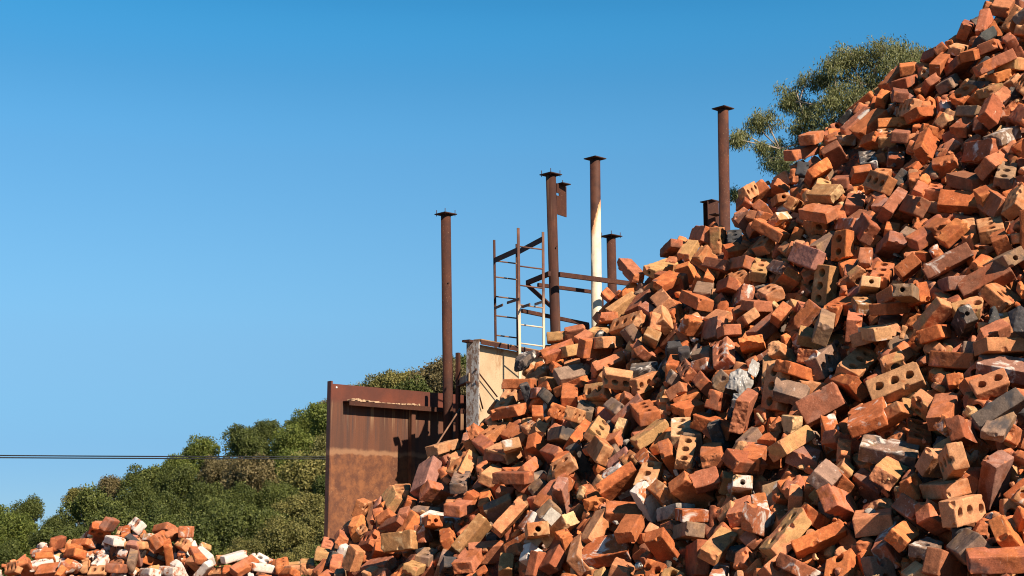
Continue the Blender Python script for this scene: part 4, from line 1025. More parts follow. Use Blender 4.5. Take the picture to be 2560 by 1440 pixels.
1714 5963 2625 -39 30 60 63 82 50 35 0 3 1
2103 5791 2810 8 -99 15 -2 59 68 45 5 3 0
2129 5821 2866 -81 -1 -21 -55 84 53 48 2 3 0
1154 5061 1528 24 -40 -74 -49 54 67 26 5 3 1
533 6961 2247 75 -22 44 -45 57 62 45 1 3 1
2262 6108 3182 -43 6 -45 78 66 35 31 5 3 1
95 6666 1682 42 -5 -89 -17 67 44 35 1 3 1
1116 5802 1976 69 37 -62 8 76 39 39 0 3 1
1499 4464 1427 -12 93 -22 25 93 88 59 2 0 1
1673 7019 3274 -14 84 -45 -26 59 36 48 0 3 1
1716 4804 1844 -20 -84 38 32 79 65 39 0 3 0
2147 7532 3975 -17 29 -92 -17 104 88 53 4 1 1
1477 4735 1596 -17 36 91 12 53 90 57 8 3 0
1503 6364 2682 -30 58 -36 67 62 43 36 0 3 0
2783 7375 4417 68 -2 -73 -10 182 91 58 0 1 1
1437 7017 3048 -12 0 56 -82 68 36 28 1 3 1
1606 6635 2971 -9 -42 90 -11 51 93 53 1 0 1
314 6487 1784 -60 -14 -60 51 57 36 47 6 3 0
1639 4888 1834 -65 58 12 47 64 71 35 5 3 1
1351 7302 3153 30 25 -92 -8 191 94 57 1 3 1
286 6701 1864 -57 71 -16 -38 66 37 40 0 3 1
1538 5077 1905 83 43 -32 17 71 48 40 4 3 0
1748 5770 2510 53 30 -8 -79 104 93 58 1 1 1
2337 6296 3348 15 71 62 30 58 93 57 1 1 0
1594 7018 3193 27 93 -22 14 82 94 54 2 0 1
2541 7417 4237 6 85 -51 -11 52 89 57 0 1 1
-369 7764 1989 33 21 -10 -92 56 93 53 2 1 1
2029 6981 3527 83 -8 -55 -6 55 89 53 0 0 1
2109 6769 3461 -21 56 -65 47 55 59 26 2 3 1
476 7222 2369 -92 25 -31 0 82 91 56 4 3 1
1992 5472 2534 37 36 -76 -40 70 57 32 1 3 0
1813 6150 2805 17 -92 -34 -8 54 56 48 1 3 0
-717 7730 1708 -35 -52 56 -54 67 64 50 0 3 1
1686 4870 1862 41 79 22 -39 58 57 40 2 3 1
1405 5555 2081 -13 61 0 78 82 44 28 2 3 1
338 6277 1624 -55 35 -74 -17 98 71 29 0 3 1
2290 7505 4084 -44 75 14 47 55 90 58 4 1 0
888 7403 2843 13 -87 -48 -1 76 45 36 1 3 1
1787 6696 3153 85 18 -28 41 94 88 58 3 0 0
1371 5497 1995 83 13 -9 54 53 60 43 7 3 1
106 6715 1728 25 -51 -24 -79 98 72 25 0 3 1
1752 6759 3175 33 -42 -26 80 75 43 25 1 3 1
1366 5598 2086 -50 -13 20 83 55 71 29 5 3 1
1604 6490 2836 40 45 -25 -76 51 55 27 8 3 1
1849 6935 3277 93 14 -35 -3 181 89 54 0 0 1
1219 6106 2210 72 -19 -38 -55 186 88 53 1 1 1
1444 6791 2857 18 -73 57 -32 97 90 54 0 1 1
1682 7616 3579 37 80 36 -31 80 87 54 0 0 1
1977 6205 2884 60 -41 47 -51 82 67 42 8 3 1
1970 6487 3097 47 16 -1 87 185 92 58 4 0 0
638 7295 2481 12 -93 -34 -3 82 44 29 3 3 1
425 6588 1860 43 -34 84 -1 89 71 37 1 3 1
1217 5189 1569 79 -6 39 -47 186 89 58 0 0 0
1077 5238 1514 -52 -33 -18 77 94 44 49 1 3 0
1789 5481 2296 64 -8 1 -76 114 91 59 7 0 0
1303 6021 2209 5 -5 12 -99 190 90 59 4 1 0
1074 6956 2671 -51 54 -45 -50 75 72 27 1 3 1
876 6981 2482 -28 11 42 -86 78 53 37 2 3 1
1957 6064 2783 -86 -30 42 1 77 91 58 5 0 1
2006 6116 2912 -40 49 -46 62 96 86 56 4 0 0
1730 4743 1749 38 -86 -5 -34 190 91 53 1 0 0
1665 5456 2174 21 64 -66 -33 92 84 54 2 3 0
865 5759 1656 68 -52 -48 -15 179 90 54 1 0 1
1225 5813 1996 42 -8 -3 -90 68 38 32 7 3 1
1257 5004 1506 -9 -4 -54 83 119 91 58 1 1 1
1850 6679 3117 23 49 24 -81 58 85 52 1 1 1
1439 5486 1981 -52 -83 12 -15 65 86 53 1 1 1
1982 6097 2837 24 -38 89 -5 58 94 57 0 0 1
2432 7414 4074 4 -25 -18 -95 179 85 54 2 0 1
1578 4477 1436 0 -37 43 82 57 75 31 4 3 1
1622 5078 1833 11 78 61 2 64 93 56 0 1 1
690 6777 2195 58 43 -68 13 84 84 58 1 0 1
641 6450 1945 13 -69 -3 -71 56 75 26 1 3 1
-135 7265 1835 -58 -66 -48 -5 109 94 57 2 0 1
1124 5473 1697 16 -62 -1 77 189 87 53 1 0 0
1025 5519 1680 26 -88 32 23 66 84 56 0 0 1
2341 6376 3336 61 20 14 75 113 90 56 5 1 1
198 7870 2471 33 -22 -11 -91 121 91 57 5 0 1
1575 4812 1611 -31 -19 -85 -39 190 93 54 0 1 1
1466 5736 2191 -56 42 -34 62 67 85 54 0 1 1
1855 5545 2398 30 -18 -56 75 67 54 31 6 3 1
2259 7171 3762 -6 -69 -18 -70 126 92 55 2 0 0
1462 5410 1923 29 26 -88 28 98 87 58 0 0 0
60 6564 1559 18 32 92 -12 189 93 58 1 1 0
1644 5596 2211 -88 -30 36 8 182 90 55 1 1 1
1706 5320 2119 -3 -16 81 56 97 47 43 2 3 1
633 7258 2443 -17 -74 -64 -14 121 87 58 1 0 1
2184 7091 3656 -86 5 51 2 178 93 54 1 0 1
1464 6734 2812 -13 -16 -87 44 115 92 56 0 1 0
596 6565 1965 5 44 -77 46 72 93 54 1 0 1
1472 7145 3088 -23 47 -68 51 114 93 57 1 0 0
589 5957 1545 30 24 92 -1 189 90 59 1 0 1
1900 6472 3018 -8 -38 36 85 113 85 52 1 1 1
1123 6088 2127 67 51 53 3 84 85 54 4 1 1
2434 7091 3873 -6 -82 52 24 188 89 53 8 1 0
-716 7467 1450 -96 -14 -8 21 57 92 53 0 3 1
586 7977 2875 60 39 -66 22 82 86 57 2 0 1
851 7101 2551 -36 -2 -35 -86 62 89 55 4 0 1
863 7409 2788 -22 9 95 23 70 84 59 0 0 1
1883 6395 3001 80 21 -28 -49 60 52 29 0 3 1
2305 6340 3260 50 81 30 -10 93 87 58 4 0 1
1079 5609 1738 -45 48 -26 71 188 91 60 1 0 1
-91 7817 2208 -81 45 32 21 91 89 60 0 1 1
1596 7725 3582 21 -78 -57 -12 87 85 57 0 1 1
538 7160 2321 -71 57 -29 29 78 42 50 2 3 1
1596 7571 3485 28 50 65 50 52 89 58 8 0 1
1588 5784 2353 58 29 -50 57 85 87 52 7 0 0
666 7901 2938 -65 64 40 13 128 87 57 1 0 0
1975 6797 3322 -24 46 -62 60 86 70 45 4 3 1
1110 5251 1569 -2 79 53 -29 116 91 59 5 1 1
997 6212 2125 29 -83 -24 -41 93 91 54 8 1 1
1938 5925 2672 4 37 -13 92 78 87 56 2 0 1
1376 7123 3012 26 52 68 -45 94 87 59 0 1 1
1792 5328 2153 -7 47 43 77 185 85 55 0 1 0
1581 6658 2897 -3 -54 -84 3 58 69 45 2 3 1
2318 7660 4140 -78 -52 -30 -15 108 84 58 5 0 1
-747 7828 1675 -60 -48 -61 -17 60 63 26 0 3 1
717 7844 2909 36 75 10 55 61 89 55 7 3 1
1687 4690 1664 2 5 71 70 181 93 57 5 1 0
-69 7158 1827 82 24 -38 -36 186 91 59 0 0 1
1319 6461 2534 40 -6 -55 73 110 90 56 0 0 0
1097 5965 2032 53 32 66 44 62 92 55 1 0 1
926 5899 1789 -32 21 0 -92 56 91 54 0 3 1
348 7109 2115 -40 47 77 -16 182 93 57 5 0 1
926 6338 2091 47 2 88 -9 99 66 45 0 3 1
1705 6608 2965 -48 -14 52 -69 73 91 59 4 3 1
59 6455 1457 -14 20 79 -56 55 87 58 0 3 1
-416 7156 1480 -44 79 7 -42 99 85 55 1 1 1
854 5812 1718 55 -70 -34 -30 67 43 33 0 3 1
1161 7816 3278 36 21 -21 89 60 57 45 0 3 1
1748 6667 3036 25 28 -40 84 64 89 55 0 1 1
2097 7042 3544 -34 72 39 46 178 86 53 0 0 1
1678 5911 2452 38 -67 -22 -59 125 89 59 0 1 1
2489 6767 3740 -11 8 68 72 81 67 26 8 3 1
1410 6339 2527 65 -50 19 -55 100 88 54 5 0 1
318 6664 1814 -5 88 -40 -26 96 64 34 1 3 1
1214 5736 1922 86 13 48 -13 186 85 54 4 0 1
2288 7315 3895 85 -52 -1 -11 81 54 29 4 3 1
2185 6340 3168 78 56 -27 4 68 87 56 1 1 1
1316 6381 2456 32 -74 16 56 105 92 58 0 3 0
1494 5551 2043 -72 -21 65 -14 124 88 55 1 0 1
-294 7687 1960 94 29 15 11 95 86 58 4 1 1
1474 4894 1605 -74 -18 -38 -53 60 84 57 1 0 1
1840 6059 2698 50 -1 74 45 80 92 55 5 1 1
1959 5862 2701 91 -21 -35 10 103 85 55 1 1 0
1730 4984 1859 -21 -58 52 59 189 89 59 4 1 1
1499 6031 2364 6 -63 -73 27 133 91 59 0 3 1
388 6861 1990 41 -77 -15 -47 109 84 54 1 1 1
877 5510 1505 94 30 2 -18 92 87 56 0 0 1
616 5639 1413 -29 -36 -37 81 106 87 58 5 1 0
150 7981 2527 48 44 68 32 51 71 43 2 3 1
2664 7462 4324 36 -27 69 56 139 88 58 1 1 0
317 6506 1691 71 -49 -45 -23 62 88 53 0 0 1
2344 6277 3244 -54 -36 -25 72 113 92 59 2 0 1
770 5786 1590 -35 11 -32 -87 80 87 57 4 1 1
36 6649 1587 -43 3 49 76 78 51 35 1 3 1
2118 5936 2835 12 47 -85 -19 81 44 40 8 3 1
1342 4822 1439 15 47 -18 85 123 87 57 1 1 1
2307 7181 3835 42 -33 -47 -71 98 85 57 0 1 1
1564 4619 1477 -4 14 -9 99 88 89 53 4 1 1
1597 4987 1797 18 98 -6 -2 96 88 55 2 3 1
1677 6562 2895 66 75 -7 -3 73 58 38 8 3 1
1081 6697 2471 -26 86 -43 -11 138 92 58 0 1 0
951 5845 1844 -50 -29 38 72 61 70 27 5 3 1
89 7155 1964 -44 10 89 1 52 51 32 2 3 1
1781 5609 2326 42 -90 -5 -8 119 90 53 0 0 0
1141 5193 1496 -27 28 -91 16 83 70 27 8 3 1
2005 6403 3043 51 57 14 63 53 89 52 0 1 1
1036 6615 2409 -36 73 56 -16 114 86 55 8 0 1
1682 7192 3324 36 92 -14 8 191 89 55 2 0 1
1191 5315 1630 56 -37 44 60 59 84 58 1 1 1
-340 7623 1880 -13 81 56 -11 59 53 33 0 3 1
1209 5950 2090 48 -71 -32 -41 132 90 56 0 1 1
375 5946 1403 -55 54 62 -12 90 93 52 5 0 0
1374 7077 2949 -52 -2 -42 74 94 87 57 0 0 1
1336 5624 2006 29 12 61 -72 132 94 53 0 3 1
772 7743 2919 12 36 90 -20 94 91 56 1 3 1
2030 6825 3345 91 -10 0 40 60 88 53 1 1 1
234 8007 2600 -61 -27 25 -70 132 88 56 0 0 1
1699 6143 2639 58 70 39 16 116 86 56 4 1 1
2558 7202 4049 40 59 -58 -40 115 87 59 0 1 1
795 5607 1520 66 66 9 -34 89 49 33 1 3 1
2455 6856 3730 -8 43 -24 86 91 62 47 1 3 1
1846 6505 3001 92 -3 40 5 50 46 49 2 3 1
210 7375 2167 -59 48 -47 -45 72 85 60 1 1 1
2379 7177 3926 -13 84 -41 34 71 62 32 4 3 1
481 7799 2697 83 17 -9 53 179 85 56 4 1 1
901 7116 2596 -17 -42 70 55 183 91 55 0 0 1
599 6610 2043 -1 -66 -74 -11 68 86 57 0 0 1
722 6402 1995 40 43 67 -45 122 84 55 5 1 1
497 7043 2189 -12 -36 -63 68 133 86 58 3 0 1
938 5433 1513 31 3 23 92 83 89 55 1 1 1
1170 4978 1406 92 -32 -20 -8 111 86 57 2 0 1
617 7169 2411 -68 -13 70 -15 83 55 40 0 3 1
2190 5947 2895 -37 18 -41 -81 137 85 58 0 0 1
1406 6265 2502 -88 8 23 -42 103 90 53 2 1 1
-16 7712 2205 65 61 -34 -30 80 72 28 5 3 1
1598 6568 2828 -34 94 0 8 112 93 58 1 0 0
1400 7013 2937 18 69 -45 54 61 89 55 1 1 1
1990 5989 2801 -34 -57 32 -68 133 93 54 1 0 0
1153 6033 2099 20 29 76 54 65 92 56 1 1 1
1157 6284 2310 -71 -26 33 -56 184 90 59 4 0 0
-408 7271 1572 39 75 -28 46 140 88 57 0 0 1
2427 6744 3630 67 24 -26 -66 179 89 58 2 3 1
1788 5990 2618 -55 -69 -41 -24 93 85 58 3 1 1
902 6036 1863 83 52 -18 7 188 93 55 4 1 1
1146 7942 3327 -89 5 33 30 62 48 36 2 3 1
2021 5936 2790 -49 -20 44 -72 70 87 54 0 1 0
1565 6448 2762 -39 -69 -13 -59 109 94 57 0 3 1
1515 6783 2892 -25 89 -10 -37 113 88 60 0 0 1
1723 5265 2126 -35 76 -41 -36 98 87 56 0 0 0
1551 5771 2295 29 77 -45 -35 53 91 53 0 0 1
2487 6733 3679 -55 -68 -39 30 61 60 38 1 3 1
1615 5727 2322 2 -59 -62 52 51 90 52 0 3 1
1571 5871 2339 -19 83 -37 36 80 86 59 0 0 1
2591 7681 4388 -78 -12 60 -9 53 85 53 2 0 1
1698 5128 1978 -85 -17 -20 -45 116 89 52 2 0 1
1712 4806 1739 54 -56 23 -58 53 86 52 8 0 1
1635 6612 2912 -34 -56 -61 -44 69 87 57 1 0 1
2014 6212 2957 -49 2 37 -79 180 93 57 2 1 1
1831 7788 3815 67 32 -30 60 97 90 59 1 3 1
1687 4598 1553 68 -47 42 37 190 93 56 1 1 1
1155 5555 1770 38 55 -74 6 115 84 59 0 1 1
-177 7142 1712 -89 -21 6 39 131 85 52 0 1 1
924 7338 2748 26 0 8 96 65 48 36 0 3 1
1620 5436 2112 14 -51 -67 -52 92 58 37 1 3 1
38 6737 1588 -57 38 65 -33 182 85 57 1 0 1
1926 7852 3946 80 -19 -30 48 190 88 56 8 0 0
773 7222 2565 -4 17 80 58 180 87 57 8 1 1
-371 7719 1927 95 13 -18 -23 114 92 56 0 1 1
1886 5969 2661 32 32 20 87 135 86 54 3 3 0
1924 6338 2990 58 44 2 -68 50 93 58 0 0 1
264 6119 1392 25 -25 -7 -93 118 89 53 1 1 1
2242 6127 3077 -57 37 -70 21 179 91 54 0 0 1
70 7799 2327 -25 28 -68 -63 59 89 54 1 0 1
1209 5048 1525 43 -50 -50 -56 98 43 45 0 3 1
2232 7291 3835 4 29 -53 80 97 84 54 1 1 1
1767 4887 1833 -1 95 20 23 92 57 34 1 3 1
642 7349 2514 -7 -74 -29 61 96 40 47 5 3 1
1303 7368 3095 -92 6 37 -13 191 88 59 0 0 1
596 7401 2525 19 48 45 73 69 69 29 3 3 1
2157 6236 3109 52 28 39 71 56 92 53 4 0 1
1786 5839 2535 -63 0 -64 -44 88 94 53 5 1 1
1959 5367 2315 89 25 24 28 111 90 54 4 1 1
1500 6933 3023 78 12 -59 -15 56 74 47 1 3 1
1195 5371 1686 -50 -64 50 30 135 91 52 3 0 1
1032 6505 2288 -12 -81 22 -53 180 86 58 5 1 1
2056 6756 3337 -56 -61 -55 -10 66 91 57 7 1 1
1367 7187 3045 -18 -35 -8 92 133 90 55 4 1 1
1551 4631 1543 -65 -74 14 6 54 93 57 0 1 1
1549 7455 3380 5 -23 -38 -89 50 86 56 0 0 1
1291 6442 2488 48 -61 -25 -57 65 55 41 0 3 1
1967 7807 3977 37 42 2 -83 57 87 52 1 1 1
2436 6925 3814 -74 -31 -57 18 69 66 37 4 3 1
737 6815 2240 -9 42 75 50 113 84 56 5 1 1
1927 7198 3522 29 -60 -54 -52 69 49 36 0 3 0
2131 7479 3874 -75 -21 -13 62 184 89 53 5 1 1
1480 7022 3017 -7 22 -17 -96 190 90 58 0 1 1
1019 6012 2017 -2 19 4 -98 96 86 53 1 0 1
2523 7632 4303 26 -41 -50 -72 137 91 56 0 0 1
1003 7187 2726 -81 -53 7 24 183 88 53 7 1 1
-203 7724 2041 14 -82 16 53 133 92 58 1 1 1
957 5341 1494 18 2 -98 11 51 86 59 1 1 1
772 6853 2320 29 5 53 80 98 37 38 0 3 1
1105 6853 2592 67 34 -3 66 114 86 58 1 0 1
241 7211 2095 -3 -91 12 40 108 90 53 0 1 1
1207 5862 2070 61 -28 30 -68 99 86 53 0 0 1
444 6272 1648 11 86 -7 50 79 90 60 0 0 1
1409 5178 1746 51 84 -17 -1 62 71 39 5 3 1
334 6383 1653 -55 59 7 59 96 68 37 5 3 1
110 7952 2459 -52 -70 9 -47 84 90 54 5 0 1
2477 7287 4048 37 -12 92 -1 85 67 34 0 3 1
-684 7660 1632 20 75 -38 -51 188 88 54 1 0 1
2286 7003 3678 24 -19 13 -94 188 87 57 4 1 1
-413 6984 1415 -66 38 -19 -61 115 89 54 0 0 0
887 6321 2110 -68 -69 -25 6 54 90 56 8 1 1
150 6927 1854 49 -33 44 -67 190 85 53 7 3 1
1231 7103 2862 58 -53 46 -41 68 87 58 4 0 1
1155 7433 3039 88 46 1 9 53 90 55 1 1 1
642 7375 2576 -91 16 37 -12 90 89 57 6 0 1
311 7774 2531 -37 -34 -82 28 84 41 34 0 3 1
1978 7708 3932 -14 -7 51 -85 73 75 39 1 3 1
2653 7325 4203 -40 34 17 83 56 86 54 3 1 1
-456 7128 1450 -17 31 6 93 120 88 54 2 0 1
1798 5915 2568 -52 63 -56 11 130 89 59 0 0 1
-347 7092 1535 -63 15 10 -76 79 39 26 0 3 1
1228 5264 1618 -20 -49 -85 9 60 55 45 0 3 1
829 7622 2858 69 5 72 -11 71 45 48 0 3 1
2121 5988 2887 -53 75 -24 31 53 69 49 0 3 1
344 6344 1609 -31 -15 74 -58 110 91 53 0 3 1
2644 7638 4431 -80 -54 11 -23 126 85 53 8 0 1
1750 5671 2351 55 -5 -48 -68 90 93 60 2 1 1
1666 6452 2821 37 -56 73 -14 121 91 58 0 0 1
1963 5814 2669 78 -11 -55 -29 54 94 57 1 0 1
812 7160 2586 76 49 -35 -23 128 91 55 2 0 0
1063 7033 2679 -69 36 62 7 118 89 55 1 0 1
1529 7786 3556 20 -52 -52 -65 87 90 58 4 0 0
2253 7669 4086 40 83 27 -28 102 86 56 7 1 1
1008 5459 1629 17 -59 -30 73 101 91 58 4 1 0
556 5895 1545 11 51 80 31 87 49 36 0 3 1
865 5455 1519 -16 50 84 16 82 87 55 8 0 0
2034 7816 3994 73 -29 23 58 91 36 46 4 3 1
-155 7836 2158 73 -35 1 -58 73 75 44 1 3 1
446 7110 2197 -8 -4 100 -2 57 92 55 0 0 1
614 5756 1452 -14 72 14 67 98 42 28 8 3 1
539 6000 1582 -40 47 59 -52 99 46 30 0 3 1
2412 6644 3551 55 69 -28 -38 97 88 58 0 1 1
447 7510 2478 28 76 11 57 51 56 48 4 3 1
1411 4928 1550 -29 78 55 3 178 84 56 0 1 0
1557 7015 3090 52 -41 -7 -75 182 85 55 4 1 0
1803 5522 2334 -48 -53 -56 -41 70 60 31 3 3 1
715 6633 2126 59 -40 19 67 64 36 36 5 3 1
-753 7985 1773 22 49 -56 -63 62 42 42 0 3 1
982 5834 1796 43 47 71 -30 118 87 53 4 1 1
266 7264 2138 -46 87 -4 -18 137 87 55 0 1 1
936 6869 2469 -45 56 -45 54 58 92 52 0 0 1
2073 6960 3482 11 -36 -33 86 76 86 56 0 0 1
1084 6086 2056 -42 64 -9 -64 179 84 53 5 0 0
513 7628 2595 -40 56 12 -72 137 85 58 0 0 1
512 8032 2809 -12 87 -31 -36 71 86 57 0 1 1
707 6524 2016 39 -5 89 -24 179 93 58 1 0 1
40 7429 1992 -56 70 -44 -1 113 88 54 0 1 1
1368 5384 1819 -86 40 -19 -27 74 70 44 0 3 1
557 7515 2545 -80 -8 21 56 94 44 26 3 3 1
2137 7758 4039 -28 81 -51 5 187 86 57 0 0 1
-97 8087 2307 -78 17 42 -43 53 92 52 4 1 1
1495 5346 1852 -26 -65 -69 -19 119 93 56 2 1 1
1540 6380 2650 -16 35 28 -88 186 88 52 3 0 0
1895 6681 3095 69 7 13 -71 58 60 43 0 3 1
-375 7929 2021 78 15 -17 -58 57 92 53 5 1 1
1673 5519 2190 86 -27 39 -22 83 84 55 4 1 0
2262 7623 4052 1 -23 -62 75 52 66 49 1 3 1
-46 6895 1581 -28 -47 -70 -45 178 89 59 1 1 1
1537 6730 2835 52 -55 63 -17 89 92 58 8 1 1
1042 7268 2797 -35 51 -66 -44 126 89 56 4 0 1
1506 6086 2401 32 -81 46 -16 125 93 57 0 3 1
-340 7699 1873 -23 -62 11 -75 85 87 55 0 3 1
2039 6296 2966 88 -4 10 46 178 85 53 4 3 1
72 6992 1776 73 41 25 -48 107 85 52 0 1 1
2334 6618 3440 -49 -52 -69 -12 179 93 54 5 1 1
503 7898 2755 33 44 -17 -82 133 90 53 0 0 1
1118 6750 2484 -30 -77 16 54 189 89 59 4 0 1
1750 5124 1934 -27 -20 8 94 80 85 59 0 0 1
686 5843 1525 48 -80 -37 0 135 85 58 1 0 1
1076 7921 3228 -32 56 -33 69 50 68 42 1 3 1
40 7579 2157 31 -15 13 93 82 87 58 0 0 1
2570 6902 3857 -7 37 -34 -86 80 58 38 3 3 1
-463 7716 1749 7 34 82 -47 83 88 60 1 1 1
1762 7799 3731 -38 35 -49 70 81 90 55 6 0 1
597 6045 1579 -7 72 62 -31 181 88 54 4 1 1
1825 6670 3054 -47 -5 -45 76 179 85 57 1 0 1
297 6203 1427 78 -10 15 59 102 86 54 4 1 1
683 7063 2317 16 -31 87 33 179 84 55 1 1 1
1357 5985 2236 -42 30 1 -86 58 62 48 2 3 1
1264 7763 3321 -96 -15 23 1 59 88 60 4 1 1
1497 5473 1975 -65 43 24 -58 71 88 57 0 1 1
2227 7253 3742 28 6 20 94 89 44 40 1 3 1
2431 7177 3916 -63 -44 51 37 191 88 54 4 1 1
1283 6762 2620 41 -34 83 16 187 92 59 8 0 1
1718 4900 1803 26 -15 -85 -43 107 84 56 4 0 0
627 6670 2051 -39 -20 -38 -82 106 91 57 1 1 1
2084 6626 3273 -46 26 30 -79 59 58 46 1 3 1
74 7767 2261 12 24 96 -3 87 85 56 4 1 1
1630 7815 3628 15 53 -50 67 97 85 59 5 1 1
-230 7431 1835 -26 4 -35 90 80 50 28 5 3 1
496 7223 2255 13 2 -81 -58 181 86 54 1 3 1
1535 6670 2814 74 -6 48 -47 124 92 58 0 1 1
1606 6986 3074 -23 20 -76 -57 115 84 59 3 3 1
1584 6289 2559 -67 -19 -46 -56 122 86 53 5 1 1
347 6663 1771 42 -7 55 72 86 71 47 8 3 1
2078 6527 3192 82 -51 0 24 79 92 53 0 1 1
98 7708 2251 79 -33 11 -50 114 89 56 1 1 1
1200 5005 1451 -47 81 -1 -35 61 48 40 1 3 1
1562 5969 2328 46 52 -60 -40 179 94 55 0 1 1
1213 6664 2511 -19 87 22 39 106 92 53 1 1 1
2049 7774 3955 20 79 12 57 180 86 54 1 1 1
1718 7554 3500 30 54 -52 59 124 89 53 7 0 1
1381 6562 2621 93 33 15 10 190 88 54 5 0 1
-83 7507 1964 8 -4 31 95 189 94 59 4 1 1
382 7586 2435 21 86 22 41 102 92 59 3 0 1
1570 5568 2109 31 5 -54 -78 67 89 53 5 1 1
1157 5284 1503 -68 40 -11 60 53 86 52 1 1 1
1091 5203 1445 81 -44 -32 -22 91 61 33 1 3 1
1021 5816 1774 -18 -88 40 -19 96 91 53 0 0 0
-10 6591 1423 6 -3 83 -56 103 87 55 5 1 1
1560 7600 3429 -34 -58 52 52 103 88 59 0 0 1
1136 6790 2577 37 -74 2 -56 56 89 58 1 1 1
-256 7927 2085 6 -86 18 -48 191 90 57 0 1 1
382 6513 1742 -29 36 27 84 182 86 60 0 0 0
1104 7188 2732 -83 38 -4 -40 192 90 59 0 0 0
1568 5533 2030 68 -11 -62 37 63 37 47 2 3 1
1121 5688 1821 -92 -28 -25 13 90 86 58 0 1 0
-374 7191 1528 40 67 -51 37 79 85 56 1 1 1
1332 6943 2795 -73 41 47 28 124 91 57 1 1 1
83 6897 1718 -43 -38 78 24 187 91 57 4 1 1
364 6091 1408 -17 -18 71 67 103 90 57 4 1 1
551 8102 2876 -38 7 -92 0 91 93 59 1 0 1
1813 7874 3864 -11 98 -6 -12 58 88 54 5 1 1
900 6590 2207 -12 -76 8 63 81 48 26 1 3 1
5 6796 1588 7 78 -37 -50 179 93 54 2 1 1
732 6586 2088 92 36 -13 -9 78 93 56 1 1 1
112 7208 1946 62 -12 -77 -11 188 92 53 0 0 1
1364 4935 1496 -72 4 15 -67 112 85 58 4 1 1
777 7017 2400 -27 -44 25 -82 66 36 44 6 3 1
-332 7915 2015 -74 -9 58 32 134 87 56 4 1 1
2221 7958 4231 89 27 35 -11 62 85 56 4 1 1
1835 6415 2903 -77 -4 -40 -50 179 88 59 7 0 0
2044 6917 3353 -36 -20 91 -1 184 94 53 1 1 0
1624 5421 1990 -32 91 -12 -24 85 47 32 5 3 1
2079 5608 2598 -11 -17 90 -38 64 45 27 0 3 1
906 5708 1658 89 -32 8 31 184 88 58 5 1 0
1791 7126 3286 76 54 -13 35 63 91 57 0 1 1
1900 5922 2594 -35 92 -15 14 80 88 58 5 0 1
-495 7298 1492 -15 91 17 -35 135 88 57 2 0 1
847 6095 1779 17 -15 -74 63 93 88 56 4 0 1
1460 6726 2744 23 -58 41 66 91 66 28 4 3 1
219 7890 2502 97 4 11 -23 180 92 57 1 1 1
1327 7037 2857 50 78 10 37 98 70 47 0 3 1
1025 5610 1707 -12 74 38 55 187 92 56 6 0 0
1176 6493 2393 55 16 -20 -79 187 90 52 2 1 1
321 6757 1799 27 -38 -76 45 111 89 58 1 0 1
32 7275 1904 -50 19 -57 62 186 86 59 5 3 1
2682 7256 4140 25 79 -54 14 189 87 56 5 1 1
1602 5555 2153 38 75 -43 -32 67 86 54 6 1 1
160 8187 2628 56 -19 -11 80 73 68 32 3 3 1
1561 5523 2063 23 95 12 -17 59 49 26 1 3 1
1444 5829 2109 77 45 -45 -2 52 86 59 1 1 1
2222 6900 3531 39 72 24 -52 136 91 58 3 0 1
920 6922 2468 -61 65 35 28 132 88 53 7 3 1
955 7062 2520 -34 80 -47 -14 83 85 59 0 1 1
1324 6809 2698 58 -75 22 -23 182 85 53 1 1 1
2043 5782 2631 -8 -44 49 75 54 90 54 1 0 1
-69 7776 2144 -44 -26 82 24 182 87 60 4 0 1
1859 7826 3860 -40 41 63 52 100 90 56 0 1 1
1953 7638 3761 -11 -48 -20 85 179 86 59 1 1 0
-323 7038 1434 25 51 -75 33 179 89 56 0 0 1
1685 7688 3612 -20 -36 -40 82 110 90 53 2 3 1
2217 6305 3115 66 49 49 -28 52 65 41 3 3 1
2029 7032 3430 16 -35 -28 88 104 87 54 0 3 1
884 5993 1735 -50 -31 79 -18 60 56 31 1 3 1
1684 7509 3495 88 38 -28 7 66 88 55 0 0 1
1500 5028 1723 49 2 50 71 56 58 33 0 3 1
554 6016 1502 -16 77 -51 -35 119 86 55 1 0 1
452 7670 2512 37 55 71 24 66 42 47 5 3 1
2084 7257 3667 10 -38 -29 -87 51 84 59 8 0 1
1892 5294 2155 22 -5 -33 -91 80 62 36 0 3 1
873 6326 1991 4 93 -11 -35 61 91 59 5 1 1
365 7011 2010 -27 1 14 95 88 86 57 2 1 1
725 7258 2475 39 -18 45 78 181 85 53 1 1 1
593 7653 2608 -31 80 -42 29 55 84 56 0 0 1
-515 7204 1374 -78 -42 -18 44 179 84 54 1 1 1
2134 7195 3627 56 -37 -18 -72 179 87 55 1 1 1
345 6693 1798 -67 58 24 40 76 87 55 0 0 1
1089 6496 2301 39 -45 58 -55 190 89 60 0 0 1
2150 7892 4120 -34 5 21 -92 115 93 54 5 0 1
653 5741 1427 28 81 39 33 191 86 56 0 1 1
1560 7220 3158 87 -24 37 -23 188 87 52 5 1 1
2800 7804 4634 82 21 -52 -11 70 88 56 5 0 1
1698 5202 1995 -45 61 15 63 190 92 60 0 1 0
2269 7475 3943 48 -10 -49 -72 182 88 58 1 1 1
1396 6743 2686 -75 43 41 28 69 87 53 1 0 1
1396 5496 1893 -37 -10 9 92 190 90 56 0 1 1
1926 7352 3573 -42 -4 -36 83 188 89 54 1 1 1
2111 6567 3258 -58 -72 -30 22 121 86 57 1 3 0
-128 6665 1392 29 -30 8 91 60 91 54 5 1 1
1149 5212 1541 20 -53 50 66 58 36 37 6 3 1
450 7491 2409 -56 40 -33 -65 93 66 49 3 3 1
1342 5434 1845 -44 -46 -25 -73 102 94 55 5 0 0
57 6792 1665 79 22 -55 15 59 88 54 0 1 1
-165 7953 2192 -23 47 -4 -85 99 66 26 0 3 1
